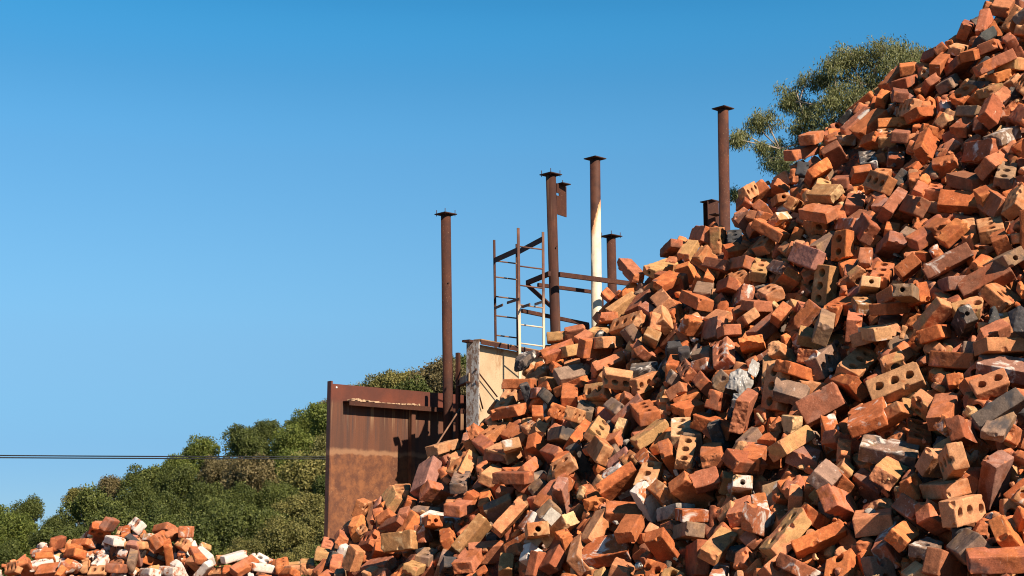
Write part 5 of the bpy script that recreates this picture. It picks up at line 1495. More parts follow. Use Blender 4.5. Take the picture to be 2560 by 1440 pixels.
540 5811 1427 -35 -20 -85 33 185 92 57 4 0 1
1220 5783 1937 16 76 63 -7 66 86 59 8 0 1
1461 7279 3158 87 -39 -31 -2 74 89 53 4 1 1
2490 7232 3992 77 -5 63 11 184 87 54 1 3 1
2091 7135 3601 32 92 -19 8 114 93 57 5 1 1
1184 7887 3283 49 27 -83 1 92 53 48 0 3 1
1261 5225 1627 4 23 -3 97 67 85 56 8 1 1
2013 7867 4017 -52 -73 44 1 189 87 56 1 0 1
2195 6108 3031 71 30 51 38 112 84 57 1 0 1
431 7445 2367 95 24 -14 -16 114 90 54 2 0 1
1413 5133 1717 24 -73 64 7 75 90 55 0 0 1
-312 7799 1974 4 -75 54 -37 181 88 52 5 1 1
2199 7284 3794 -45 64 39 -48 184 86 53 0 0 1
2303 6153 3132 67 -66 -28 18 134 86 52 2 0 1
2549 7003 3901 68 69 -21 -13 73 93 54 1 1 1
721 5933 1598 1 -20 15 -97 180 92 56 0 1 1
1803 6166 2723 -60 -71 -34 -12 51 64 38 6 3 1
695 5784 1523 -79 46 13 37 67 89 56 2 0 0
1530 5574 2031 -23 71 -29 59 182 89 57 5 1 1
-196 7550 1937 -66 50 -57 2 116 88 56 1 1 1
-72 7411 1911 -41 -29 68 -53 100 85 60 2 0 1
695 6496 1916 -85 -38 -35 -13 86 63 29 1 3 1
1930 5542 2415 54 28 17 -78 102 92 53 5 0 1
1966 7262 3519 -64 2 61 -47 190 85 53 2 3 1
1229 7343 2980 -43 29 -32 -80 183 90 55 0 0 1
1574 5924 2382 94 12 30 15 90 89 56 1 1 1
1261 7637 3175 -12 39 -13 90 78 92 58 1 0 1
115 6371 1369 59 57 48 -32 183 92 53 1 1 1
432 6663 1890 30 -37 -79 -39 89 85 53 1 3 1
2326 7705 4188 -87 -48 7 5 121 87 55 4 0 1
2025 5921 2741 -2 -13 82 55 187 92 52 1 1 0
-148 6615 1353 58 35 -64 -35 187 88 56 5 3 1
744 7105 2391 45 20 85 17 192 85 52 8 0 1
1263 6964 2789 -23 86 -46 -5 94 91 57 8 0 1
1537 6145 2480 88 34 32 6 53 56 45 3 3 1
301 7172 2114 -27 -75 12 -59 121 85 56 2 0 1
1503 6251 2507 24 24 52 78 74 52 29 1 3 1
1302 7454 3078 -3 18 46 87 185 93 56 0 1 1
1638 6359 2671 7 -93 -31 -15 131 87 59 0 0 1
1452 5176 1759 -76 -16 -32 -54 182 92 55 2 0 1
1818 7228 3405 -72 -32 35 -50 184 84 52 1 1 1
1250 6889 2735 40 -52 -75 3 136 85 58 0 1 1
2315 6456 3350 16 -68 66 -27 181 85 52 0 0 0
2505 6942 3831 -26 -47 -81 -24 180 85 53 4 1 0
1619 6303 2634 -7 62 -73 29 57 67 42 0 3 1
-901 8080 1640 -69 -56 -45 12 65 89 57 5 1 1
2140 5798 2733 -69 -59 -31 29 103 84 60 2 0 1
916 6261 2011 -38 25 -22 87 181 88 56 2 1 1
197 7566 2213 53 -56 -52 -37 180 85 52 2 0 1
378 7428 2300 72 23 -8 -65 85 85 54 1 1 1
99 8042 2516 -41 88 1 -25 66 84 58 4 0 1
634 8115 2950 -66 62 3 42 53 86 58 0 3 1
405 6300 1597 -66 48 -18 54 83 39 38 0 3 1
654 5971 1600 24 63 -57 -48 181 93 53 0 3 1
1807 6894 3206 -36 17 -21 -89 87 85 55 5 3 1
580 7470 2525 -33 48 -17 80 55 89 59 0 1 1
753 7886 2942 -9 22 -79 57 112 90 56 7 0 1
1542 5932 2255 -54 -38 -75 -5 75 90 58 3 1 1
861 7041 2499 -10 -88 -20 42 94 93 54 1 1 1
256 7910 2543 40 -74 -54 8 65 89 59 1 1 1
760 6636 2152 -6 11 51 85 112 89 55 0 1 1
-886 7994 1622 14 -24 14 95 113 91 54 0 0 1
1604 7553 3431 -64 -60 21 -44 64 88 56 5 1 1
535 5745 1352 -44 61 -42 -52 184 92 58 1 1 1
1409 6804 2798 -51 -37 77 -6 56 71 32 5 3 1
1495 7818 3539 -3 23 39 89 88 57 39 5 3 1
1639 4658 1588 13 42 -80 41 190 89 56 0 0 0
2275 7276 3860 49 -87 -5 7 61 63 41 0 3 1
1849 6861 3211 -30 20 -27 89 186 93 59 8 3 1
-195 7138 1637 -62 -48 -1 62 97 90 54 1 3 1
92 7526 2175 -13 91 33 21 50 91 60 5 1 1
2360 7444 4010 23 -94 -3 -27 91 87 59 0 1 1
1441 6772 2747 90 -28 -20 27 135 92 57 0 0 0
-433 7645 1767 78 -45 -4 -43 75 60 27 2 3 1
1143 7809 3199 84 10 -9 -52 93 89 52 7 0 1
1849 7333 3507 -9 -54 79 27 78 92 52 1 0 1
1457 7946 3573 -30 -2 -91 -29 60 36 30 0 3 1
2072 7556 3849 73 -45 4 -51 191 90 56 0 1 1
814 5688 1566 -44 42 78 -16 187 91 54 2 0 1
1695 5601 2271 -19 84 31 -41 189 85 59 5 1 0
1135 6356 2248 44 -64 -57 -25 188 86 54 2 0 1
1430 7056 2974 90 17 35 21 182 87 59 5 1 0
1473 6348 2477 -5 -11 -87 48 87 57 35 8 3 1
1149 7746 3139 -45 -15 -16 87 72 39 41 8 3 1
956 5959 1795 87 -48 5 8 189 85 59 5 0 0
-680 7820 1711 -83 28 -47 -13 118 88 56 1 1 1
1507 4628 1451 51 16 80 -26 81 47 38 2 3 1
1762 7645 3669 -90 27 -23 23 111 89 55 1 1 1
448 6525 1803 47 82 31 5 185 87 54 4 1 1
1749 7104 3306 61 56 -52 -19 60 57 39 4 3 1
792 7908 3015 -38 82 -38 21 78 74 44 0 3 1
683 5768 1487 -26 -3 -90 -34 62 57 27 1 3 1
-995 7946 1490 50 -25 -2 83 80 73 44 0 3 1
944 5554 1598 2 -23 97 5 192 89 56 1 0 1
-456 7260 1508 -3 -68 6 73 117 89 56 0 1 1
-3487 10326 1405 58 -9 51 -63 98 71 46 0 1 1
-1744 10141 1285 -4 4 -23 -97 102 69 47 1 0 1
-2938 10383 1443 57 -24 -51 -60 91 71 43 9 0 1
-2686 10256 1336 46 -18 85 18 47 75 43 9 0 1
-2704 10421 1536 -38 -24 74 -49 73 69 44 4 1 1
-2847 10364 1453 57 36 -7 -73 40 31 25 8 3 1
-3620 10311 1374 -97 7 1 -24 55 28 39 2 3 1
-2920 10475 1512 62 1 -77 -14 96 71 46 9 1 1
-3655 10203 1282 86 -18 -47 -8 151 74 46 9 0 1
-2717 10561 1596 -5 84 35 -41 68 34 37 5 3 1
-2736 10185 1280 40 44 -63 49 93 68 48 9 0 1
-2089 10361 1416 -13 -10 56 81 71 69 46 4 1 1
-2744 10491 1556 40 -47 38 69 79 53 36 3 3 1
-3371 10399 1518 21 -38 -64 -63 72 44 24 9 3 1
-1853 10369 1445 -17 21 30 -92 46 46 32 9 3 1
-2339 10317 1419 -94 -25 3 -24 47 35 34 9 3 1
-2365 10350 1455 12 -92 38 -3 77 34 31 0 3 1
-1836 10219 1304 79 -16 59 -9 87 70 43 9 1 1
-2810 10388 1482 -67 -35 9 65 79 71 45 3 0 1
-2298 10446 1511 59 20 56 55 67 73 46 9 3 1
-2995 10418 1473 -10 78 61 7 65 39 33 2 3 1
-3093 10209 1274 82 -31 18 45 90 72 42 9 1 1
-2875 10577 1607 68 -9 9 -73 52 50 33 6 3 1
-2631 10396 1484 -43 44 -78 -11 58 49 38 1 3 1
-1750 10207 1284 -27 41 -73 47 69 72 46 1 0 1
-3631 10261 1318 9 -76 7 64 74 43 37 9 3 1
-2869 10484 1570 30 2 -2 95 41 70 48 0 0 1
-2459 10636 1576 37 -75 -55 -6 90 69 42 5 1 1
-1843 10334 1336 69 46 -51 -22 69 52 39 8 3 1
-2472 10526 1414 46 -25 85 6 104 69 43 9 0 1
-2923 10546 1515 -4 -93 34 15 150 75 46 9 1 1
-2020 10472 1405 -68 59 5 -43 40 74 47 2 0 1
-3072 10532 1456 -5 99 -9 11 68 68 44 9 0 1
-2518 10492 1468 11 94 31 -7 61 71 43 4 1 1
-3296 10521 1436 2 -61 -78 -13 105 69 44 6 0 1
-3269 10527 1476 -16 -86 43 21 59 36 21 1 3 1
-3077 10332 1275 46 -32 73 -37 73 70 45 0 1 1
-2363 10444 1437 -48 30 37 73 107 71 47 9 1 1
-3329 10497 1497 -76 -37 -42 -32 68 74 44 0 0 1
-2715 10633 1606 -17 -77 -45 42 45 58 35 2 3 1
-3077 10459 1392 -6 -2 76 64 72 68 47 5 1 1
-1713 10235 1287 -14 -58 -15 79 76 36 34 0 3 1
-2881 10441 1441 -68 -21 70 -12 148 74 47 0 3 1
-2818 10259 1308 30 76 -25 51 61 55 29 9 3 1
-2367 10544 1545 -32 51 -44 67 148 69 44 9 3 1
-1700 10482 1382 -7 84 49 -25 88 70 45 0 0 1
-3404 10470 1470 96 -27 -8 -8 150 75 46 0 1 1
-2692 10342 1351 25 78 -52 -24 41 69 47 5 1 1
-3234 10452 1394 45 63 -49 -39 96 73 46 9 0 1
-3191 10569 1502 -21 95 0 -25 147 70 44 5 0 1
-2905 10731 1631 -30 -34 89 -8 48 67 47 3 0 1
-3447 10623 1513 93 9 -5 -36 73 68 42 9 1 1
-3579 10412 1390 41 35 40 74 45 75 44 5 1 1
-2623 10511 1442 -11 41 -75 -50 76 73 48 9 0 1
-3036 10501 1414 -11 83 -50 -22 77 68 44 9 1 1
-3126 10601 1598 -3 54 46 -71 75 35 20 7 3 1
-3174 10698 1552 -12 43 1 -89 144 75 45 8 0 1
-1561 10360 1367 -3 3 -51 -86 152 69 43 5 1 1
-2934 10482 1435 -28 64 1 71 146 74 48 9 0 1
-2752 10580 1578 -56 33 41 63 79 57 33 9 3 1
-2542 10553 1445 -18 36 -10 -91 100 70 42 9 0 1
-2353 10387 1393 -39 -35 -57 64 102 72 48 0 1 1'''
rows = [[int(x) for x in ln.split()] for ln in REST.strip().split('\n')]
# the parts of both heaps that lie outside the photo are strewn at random
rg = np.random.default_rng(42)
def heap_dir(u, v, plane):
    return Vector((0, 0, EYE)) + ray(u, v) * (FPX / max(250.0, plane[0] + plane[1] * u + plane[2] * v) + rg.uniform(-0.04, 0.16))
BEDS = [([(802, 1426), (822, 1376), (852, 1366), (892, 1316), (922, 1288), (962, 1266), (1007, 1234), (1042, 1239), (1052, 1221), (1077, 1174), (1102, 1169), (1117, 1134), (1172, 1118), (1187, 1084), (1212, 1084), (1252, 1036), (1272, 994), (1312, 989), (1322, 971), (1332, 926), (1357, 904), (1377, 899), (1387, 854), (1432, 849), (1492, 832), (1512, 794), (1532, 753), (1552, 759), (1597, 724), (1622, 699), (1662, 674), (1702, 620), (1742, 623), (1752, 589), (1792, 579), (1812, 572), (1842, 574), (1857, 539), (1882, 494), (1917, 489), (1942, 474), (1982, 444), (2012, 434), (2007, 394), (2057, 389), (2057, 354), (2112, 324), (2107, 309), (2132, 304), (2212, 239), (2222, 224), (2257, 194), (2277, 179), (2312, 174), (2322, 154), (2352, 164), (2352, 144), (2402, 109), (2407, 99), (2422, 79), (2432, 72), (2462, 64), (2467, 46), (2477, 44), (2482, 22), (2642, -104), (2782, -224), (3060, -470), (3700, -470), (3700, 1740), (620, 1740)], (-53.62249, 0.19915, 0.25744), (0.5, 1.4, -0.9), 1),
        ([(-300, 1584), (-100, 1474), (0, 1426), (60, 1409), (75, 1394), (110, 1369), (140, 1364), (190, 1364), (215, 1344), (235, 1322), (275, 1324), (320, 1342), (333, 1324), (350, 1317), (356, 1334), (400, 1332), (410, 1344), (455, 1342), (462, 1339), (487, 1341), (490, 1374), (530, 1376), (532, 1399), (560, 1409), (620, 1407), (640, 1402), (665, 1419), (690, 1416), (720, 1418), (740, 1424), (800, 1420), (860, 1464), (860, 1740), (-300, 1740)], (181.42857, 0.0, 0.12095), (0.0, 1.3, -0.75), 2)]
for (u0, u1, v0, v1, num, pl) in ((2700, 3660, -480, 1740, 1300, 0), (700, 2700, 1560, 1740, 380, 0), (-280, 700, 1500, 1740, 300, 1), (-290, -60, 1480, 1600, 50, 1)):
    for _ in range(num):
        u, v = rg.uniform(u0, u1), rg.uniform(v0, v1)
        if pl == 0 and v < 40 - (u - 2460) * 0.82: continue
        p = heap_dir(u, v, BEDS[pl][1])
        if p.z < 0.0: continue
        q = rg.normal(size=4); q /= np.linalg.norm(q)
        rows.append([*(int(x * 1000) for x in p), *(int(x * 100) for x in q), int(rg.uniform(70, 198)), 92, 58, int(rg.choice([0, 0, 0, 1, 1, 2, 3, 4, 5, 7] + [9, 9] * pl)), int(rg.choice([0, 0, 1])), 2])
# crumbs and shards lodged between the bricks
for (u0, u1, v0, v1, num, pl) in ((780, 2600, 0, 1470, 2300, 0), (0, 800, 1300, 1470, 260, 1)):
    for _ in range(num):
        u, v = rg.uniform(u0, u1), rg.uniform(v0, v1)
        if pl == 0 and v < 110 - (u - 2460) * 0.82 or pl == 1 and v < 1350 + abs(u - 340) * 0.16: continue
        d_ = heap_dir(u, v, BEDS[pl][1]) - Vector((0, 0, EYE)); p = Vector((0, 0, EYE)) + d_ * (1 + rg.uniform(0.008, 0.018))
        q = rg.normal(size=4); q /= np.linalg.norm(q)
        rows.append([*(int(x * 1000) for x in p), *(int(x * 100) for x in q), int(rg.uniform(18, 52)), int(rg.uniform(14, 36)), int(rg.uniform(10, 26)), int(rg.choice([0, 0, 1, 1, 2, 3, 4, 5, 6, 7, 8, 9, 10])), 3, 3])
rows = np.array(rows); NR = len(rows)
loc = rows[:, :3] / 1000.0; qua = rows[:, 3:7] / 100.0; dim = rows[:, 7:10] / 1000.0
col = [list(PAL)[k] for k in rows[:, 10]]; knd = ['scekxw'[k] for k in rows[:, 11]]; lod = rows[:, 12]
parts = [[], [], [], [], [], []]; nv = 0
for i in range(NR):
    V, Fq, fr = carve(dim[i], knd[i], 5000 + i, (0.0050, 0.0085, 0.014, 0.0065)[lod[i]])
    A = clay_attrs(V, fr, col[i], knd[i], 5000 + i)
    M = np.array(Quaternion(qua[i]).normalized().to_matrix())
    parts[0].append(V @ M.T + loc[i]); parts[1].append(Fq + nv)
    for k in range(4): parts[2 + k].append(A[k])
    nv += len(V)
parts = [np.concatenate(p) for p in parts]
rub = link_mesh('brick_rubble', clay_mesh('brick_rubble', parts[0], parts[1], parts[2:]), CLAY)
tag(rub, 'smaller and half buried bricks filling both heaps between the larger ones', kind='stuff', group='loose brick rubble')
del parts

def mat_bed():
    t = NT('rubble_bed_clay'); p = t.pos()
    vo = t.n('ShaderNodeTexVoronoi'); vo.inputs['Scale'].default_value = 14; t.l(p, vo.inputs['Vector'])
    hs = t.n('ShaderNodeSeparateColor'); t.l(vo.outputs['Color'], hs.inputs[0])
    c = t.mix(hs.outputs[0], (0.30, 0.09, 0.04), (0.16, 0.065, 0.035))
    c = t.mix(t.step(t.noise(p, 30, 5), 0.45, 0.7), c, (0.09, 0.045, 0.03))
    return t.done(c, 0.95, t.math('ADD', vo.outputs['Distance'], t.noise(p, 40, 4)), 0.9, 0.03)
BED = mat_bed()
def heap_bed(outline, plane, back, seed):
    # plane: s = a + b u + c v pixels per metre; the bed lies a little under the bricks and falls away behind the crest
    rnd = random.Random(seed); step = 26.0
    inside = lambda u, v: sum(((y1 > v) != (y2 > v)) and u < (x2 - x1) * (v - y1) / (y2 - y1) + x1 for (x1, y1), (x2, y2) in zip(outline, outline[-1:] + outline[:-1])) % 2 == 1
    us = [p[0] for p in outline]; vs = [p[1] for p in outline]
    W, H = int((max(us) - min(us)) / step) + 2, int((max(vs) - min(vs)) / step) + 2
    U0, V0 = min(us), min(vs)
    bm = bmesh.new(); g = {}
    for i in range(W):
        for j in range(H):
            u, v = U0 + i * step, V0 + j * step
            if inside(u, v):
                d = FPX / max(250.0, plane[0] + plane[1] * u + plane[2] * v) + 0.22 + rnd.uniform(0, 0.10)
                g[i, j] = bm.verts.new(Vector((0, 0, EYE)) + ray(u + rnd.uniform(-6, 6), v + rnd.uniform(-6, 6)) * d)
    for (i, j) in list(g):
        k = [(i, j), (i + 1, j), (i + 1, j + 1), (i, j + 1)]
        if all(q in g for q in k): bm.faces.new([g[q] for q in k])
    loose = [v for v in bm.verts if not v.link_faces]
    bmesh.ops.delete(bm, geom=loose, context='VERTS')
    for r in range(4):                      # far side of the heap
        be = [e for e in bm.edges if e.is_boundary]
        ex = bmesh.ops.extrude_edge_only(bm, edges=be)
        for v in [x for x in ex['geom'] if isinstance(x, bmesh.types.BMVert)]:
            v.co += Vector(back) * (0.35 + 0.3 * r) + Vector((rnd.uniform(-1, 1), rnd.uniform(-1, 1), rnd.uniform(-1, 1))) * 0.05
            v.co.z = max(v.co.z, -0.05)
    bmesh.ops.recalc_face_normals(bm, faces=bm.faces)
    me = bpy.data.meshes.new('rubble'); bm.to_mesh(me); bm.free()
    tag(link_mesh('rubble', me, BED), 'dark broken clay deep inside the brick heaps', kind='stuff', group='loose brick rubble')
for args in BEDS: heap_bed(*args)

# ------------------------------------------------------------------ rusty steelwork behind the heap
RUST = mat_rust('rusted_steel', (0.038, 0.012, 0.007), (0.068, 0.021, 0.009), (0.101, 0.032, 0.012), pale=0.35)
RUST2 = mat_rust('rusted_steel_dark', (0.030, 0.013, 0.009), (0.052, 0.021, 0.013), (0.075, 0.030, 0.016))
ZL = at(900, 1009, 19.45).z; ZQ = at(830, 1133, 19.0).z
def mat_wall():
    t = NT('rusted_sheet'); p = t.pos(); z = t.xyz(p)[2]
    up = t.mix(t.step(t.noise(p, 2.6, 5), 0.35, 0.65), (0.122, 0.026, 0.009), (0.080, 0.018, 0.007))
    st = t.noise(t.scalevec(p, (1, 1, 0.05)), 6.5, 6, 0.72)
    midc = t.mix(t.step(st, 0.38, 0.62), (0.074, 0.027, 0.013), (0.116, 0.038, 0.015))
    top_in = t.step(z, ZL - 0.03, ZL + 0.04, True)
    fall = t.math('MULTIPLY', t.step(t.noise(t.scalevec(p, (1, 1, 0.03)), 13, 4, 0.7), 0.50, 0.62), t.math('MULTIPLY', t.step(z, ZL - 0.45, ZL), top_in))
    midc = t.mix(t.math('MULTIPLY', fall, 0.65), midc, (0.40, 0.25, 0.13))
    dark = t.math('MULTIPLY', t.step(t.noise(t.scalevec(p, (1, 1, 0.04)), 8.5, 4, 0.6), 0.53, 0.62), t.step(z, ZQ, ZQ + 0.4))
    midc = t.mix(t.math('MULTIPLY', dark, 0.7), midc, (0.05, 0.026, 0.02))
    c = t.mix(t.step(t.math('ADD', z, t.math('MULTIPLY', t.noise(p, 3, 3), 0.12)), ZL, ZL + 0.10), midc, up)
    lowc = t.mix(t.step(t.noise(p, 7, 6, 0.7), 0.35, 0.68), (0.095, 0.030, 0.011), (0.215, 0.075, 0.023))
    lowc = t.mix(t.math('MULTIPLY', t.step(t.noise(p, 1.9, 5, 0.65), 0.52, 0.68), 0.7), lowc, (0.070, 0.022, 0.010))
    lowc = t.mix(t.math('MULTIPLY', t.step(t.noise(p, 34, 6, 0.8), 0.55, 0.68), t.step(t.noise(p, 3.4, 4), 0.48, 0.66)), lowc, (0.30, 0.15, 0.07))
    edge = t.math('ADD', z, t.math('MULTIPLY', t.noise(p, 2.4, 4), 0.22))
    c = t.mix(t.step(edge, ZQ + 0.10, ZQ + 0.15, True), c, lowc)
    c = t.mix(t.math('MULTIPLY', t.math('MULTIPLY', t.step(edge, ZQ + 0.1, ZQ + 0.13), t.step(edge, ZQ + 0.15, ZQ + 0.20, True)), 0.6), c, (0.34, 0.17, 0.08))
    b = t.noise(p, 55, 4, 0.7)
    c = t.mix(0.5, c, t.mix(b, (0.55, 0.55, 0.55), (1.45, 1.42, 1.4)), 'MULTIPLY')
    return t.done(c, 0.6, b, 0.3, 0.006, spec=0.5)
SHEET = mat_wall()
W0 = at(822, 953, 19.0); W0.z = 0; wd = Vector((1.45, 1.36, 0)).normalized(); wn_ = Vector((wd.y, -wd.x, 0)); WZ = at(822, 953, 19.0).z
YAW = math.atan2(wd.y, wd.x)
def on_wall(t, z, out=0.0): return W0 + wd * t + wn_ * out + Vector((0, 0, z))
w = empty('steel_wall', W0)
tag(w, 'tall rusty sheet steel wall with a dirt covered ledge, left of the round posts', 'wall')
LW = 2.9
MB().box(on_wall(LW / 2 + 0.02, WZ / 2 - 0.02), (LW, 0.02, WZ - 0.02), YAW).build('panel', SHEET, w)
MB().box(on_wall(0.0, WZ / 2, 0.03), (0.03, 0.09, WZ), YAW).build('edge_flange', SHEET, w, 0.004)
MB().box(on_wall(0.25, WZ / 2 - 0.02, 0.0115), (0.42, 0.003, WZ - 0.05), YAW).build('lap_sheet', SHEET, w)
sh = MB().box(on_wall(1.26, ZL, 0.085), (2.06, 0.15, 0.014), YAW).build('ledge', RUST, w)
MB().box(on_wall(1.26, ZL - 0.033, 0.155), (2.06, 0.012, 0.05), YAW).build('lip', RUST, sh)
rg = random.Random(4)
d = MB()
for i in range(170):
    tt = rg.uniform(0.28, 1.5); 
    d.box(on_wall(tt, ZL + 0.009 + rg.uniform(0, 0.012) * (1 + math.sin(tt * 5)), rg.uniform(0.03, 0.15)), (rg.uniform(.02, .06), rg.uniform(.02, .05), rg.uniform(.008, .022)), rg.uniform(0, 3))
def mat_plain(name, c1, c2, rough=0.9, sc_=20):
    t = NT(name); p = t.pos()
    return t.done(t.mix(t.step(t.noise(p, sc_, 5), 0.35, 0.65), c1, c2), rough, t.noise(p, sc_ * 3, 4), 0.4, 0.01)
d.build('ledge_dirt', mat_plain('pale_dirt', (0.36, 0.21, 0.12), (0.52, 0.34, 0.20)), sh)
MB().box(on_wall(1.40, ZL - 0.55, 0.05), (0.07, 0.08, 1.05), YAW).build('rib', SHEET, w, 0.004)
MB().box(on_wall(2.45, ZL - 0.4, 0.05), (0.05, 0.08, 1.25), YAW).build('rib', SHEET, w, 0.004)
MB().tube(on_wall(0.12, WZ - 0.075, 0.0), on_wall(0.12, WZ - 0.075, 0.018), 0.013, n=10).build('bolt', mat_plain('galvanised', (0.5, 0.5, 0.5), (0.6, 0.6, 0.58), 0.4), w)

def post_line(ub, vb, ut, vt, Y):          # axis of a post seen through two pixels, carried down to the ground
    a, b = at(ub, vb, Y), at(ut, vt, Y)
    g = a + (a - b) * (a.z / (b.z - a.z))
    return g, b
def cap_plate(top, size, thing, bolts=(), mat=RUST2, yaw=YAW, off=(0, 0)):
    c = top + Vector((off[0], off[1], 0.007))
    p = MB().box(c, (size, size, 0.014), yaw).build('cap_plate', mat, thing, 0.002)
    for (x, y) in bolts:
        q = c + Matrix.Rotation(yaw, 3, 'Z') @ Vector((x * size * 0.4, y * size * 0.4, 0))
        MB().tube(q + Vector((0, 0, -0.03)), q + Vector((0, 0, 0.062)), 0.0055, n=6).build('bolt', RUST2, p)
    return p
def pipe_post(label, ub, vb, ut, vt, Y, dia_px, mat, bolts, name='pipe_post', plate=0.235):
    g, t_ = post_line(ub, vb, ut, vt, Y)
    o = empty(name, g); tag(o, label, 'post', 'rusty steel posts behind the heap')
    MB().tube(g, t_, dia_px / 2 / FPX * Y, n=40).build('pipe', mat, o)
    cap_plate(t_, plate * Y / 20, o, bolts)
    return o, g, t_
B4 = ((-1, -1), (1, -1), (-1, 1), (1, 1))
o, g, t_ = pipe_post('rusty round post with bolted cap, nearest the rusty steel wall', 1121, 1090, 1114.5, 537, 20.0, 25.5, RUST, B4)
hole = lambda o, p, r: MB().tube(p, p + Vector((0.2, -0.98, 0)) * 0.012, r, n=12).build('bolt_head', RUST2, o)
hole(o, at(1121, 707, 19.93), 0.012)
o, g, t_ = pipe_post('rusty round post with a holed gusset plate near its top, beside the ladder', 1388.5, 825, 1377, 438, 19.6, 26, mat_rust('rusted_pipe_flaking', (0.038, 0.012, 0.006), (0.062, 0.018, 0.008), (0.088, 0.027, 0.011), streak=0.35), B4)
hole(o, at(1392, 616, 19.52), 0.011)
a, b, c_, d_ = at(1391, 458, 19.7), at(1415, 461, 19.9), at(1415, 543, 19.9), at(1393, 541, 19.7)
gp = MB()
ax = (b - a); ax.z = 0; ax.normalize(); wpx = (b - a).length; zt, zb = a.z, c_.z; zh = at(1397, 487, 19.75).z
gy = math.atan2(ax.y, ax.x)
def gbox(x0, x1, z0, z1): gp.box(a + ax * ((x0 + x1) / 2) + Vector((0, 0, (z0 + z1) / 2 - a.z)), (x1 - x0, 0.014, z1 - z0), gy)
gbox(0, wpx, zh + 0.02, zt); gbox(0, wpx, zb, zh - 0.02); gbox(0.065, wpx, zh - 0.02, zh + 0.02)
gp.build('gusset_plate', RUST, o)
cap_plate(Vector(((a.x + b.x) / 2 + 0.02, (a.y + b.y) / 2, zt)), 0.17, o, ((0, 0),))
AXP = at(1489, 600, 20.2).x
def mat_painted(zlo, zhi):
    t = NT('half_painted_pipe'); p = t.pos(); q = t.obj(); x = t.xyz(q); z = t.xyz(p)[2]
    rust = t.mix(t.step(t.noise(p, 5, 6, 0.7), 0.35, 0.65), (0.041, 0.014, 0.007), (0.080, 0.027, 0.012))
    rust = t.mix(0.5, rust, t.mix(t.noise(p, 45, 4), (0.55, 0.55, 0.55), (1.45, 1.4, 1.4)), 'MULTIPLY')
    paint = t.mix(t.step(t.noise(p, 9, 4), 0.4, 0.7), (0.62, 0.50, 0.345), (0.52, 0.40, 0.265))
    paint = t.mix(t.math('MULTIPLY', t.step(t.noise(p, 60, 3), 0.70, 0.75), 0.6), paint, (0.28, 0.16, 0.09))
    lvl = t.math('SUBTRACT', z, t.math('MULTIPLY', t.math('SUBTRACT', x[0], AXP), 3.2))
    lvl = t.math('ADD', lvl, t.math('MULTIPLY', t.math('SUBTRACT', t.noise(t.scalevec(p, (1, 1, 0.25)), 9, 4, 0.7), 0.5), 0.55))
    m = t.step(lvl, zlo, zlo + 0.03, True)
    c = t.mix(m, rust, paint)
    rim = t.math('MULTIPLY', t.step(lvl, zlo - 0.22, zlo), t.step(lvl, zlo, zlo + 0.04, True))
    c = t.mix(t.math('MULTIPLY', rim, 0.8), c, (0.48, 0.17, 0.04))
    return t.done(c, 0.6, t.noise(p, 60, 3), 0.15, 0.004, spec=0.4)
pipe_post('round post painted cream below and rusty above, between the ladder and tallest post', 1491.5, 775, 1487.5, 398, 20.2, 27, mat_painted(at(1488, 545, 20.2).z, 0), ())
pipe_post('short rusty round post standing just right of the half cream post', 1530.5, 720, 1527.5, 592, 22.0, 23.5, RUST, B4)
pipe_post('tall rusty round post rising highest, near the gum tree', 1811.5, 545, 1807.5, 273, 19.3, 28, mat_rust('rusted_pipe_bare', (0.045, 0.014, 0.007), (0.079, 0.024, 0.011), (0.132, 0.041, 0.015), pale=0.5), ())
def h_post(label, u, vt, Y, wpx, plate):
    t_ = at(u, vt, Y); g = Vector((t_.x, t_.y, 0)); wm = wpx / FPX * Y
    o = empty('girder_post', g); tag(o, label, 'post', 'rusty steel posts behind the heap')
    YH = R(-78); n_ = Vector((math.cos(YH), math.sin(YH), 0)); fx = Vector((-n_.y, n_.x, 0))
    for s_ in (-1, 1): MB().box(g + n_ * (0.09 * s_) + Vector((0, 0, t_.z / 2)), (0.014, wm, t_.z), YH).build('flange', RUST, o)
    MB().box(g + Vector((0, 0, t_.z / 2)), (0.166, 0.012, t_.z - 0.01), YH).build('web', RUST, o)
    cap_plate(t_, plate, o)
    return o, g
o, g = h_post('rusty girder post with a flat cap, left of the tallest round post', 1777, 506, 20.5, 30, 0.23)
q = at(1790, 537, 20.3); MB().box(q, (0.16, 0.13, 0.012), YAW).build('bracket', RUST2, o)
h_post('rusty capped post top peeping over the skyline bricks beneath the gum tree', 1890, 467, 21.0, 26, 0.25)

# cream panel
def mat_cream():
    t = NT('sandy_cream_paint'); p = t.pos(); z = t.xyz(p)[2]
    c = t.mix(t.step(t.noise(p, 2.5, 5), 0.35, 0.7), (0.49, 0.345, 0.20), (0.40, 0.265, 0.145))
    g_ = t.noise(p, 70, 3, 0.7)
    c = t.mix(t.math('MULTIPLY', t.step(g_, 0.55, 0.68), 0.55), c, (0.27, 0.16, 0.09))
    c = t.mix(t.math('MULTIPLY', t.step(t.noise(t.scalevec(p, (1, 1, 0.3)), 3.2, 5, 0.65), 0.62, 0.74), 0.85), c, (0.27, 0.12, 0.045))
    return t.done(c, 0.8, g_, 0.3, 0.006)
def mat_flaking():
    t = NT('flaking_white'); p = t.pos()
    f = t.noise(t.scalevec(p, (1, 1, 0.5)), 14, 7, 0.75)
    c = t.mix(t.step(f, 0.46, 0.56), (0.37, 0.33, 0.29), (0.17, 0.10, 0.065))
    c = t.mix(t.step(t.noise(p, 40, 4), 0.6, 0.7), c, (0.12, 0.055, 0.03))
    return t.done(c, 0.85, f, 0.5, 0.01)
P0 = at(1184, 848, 18.6); PZ = P0.z; P0.z = 0
P1 = at(1352, 880, 19.95); P1.z = 0
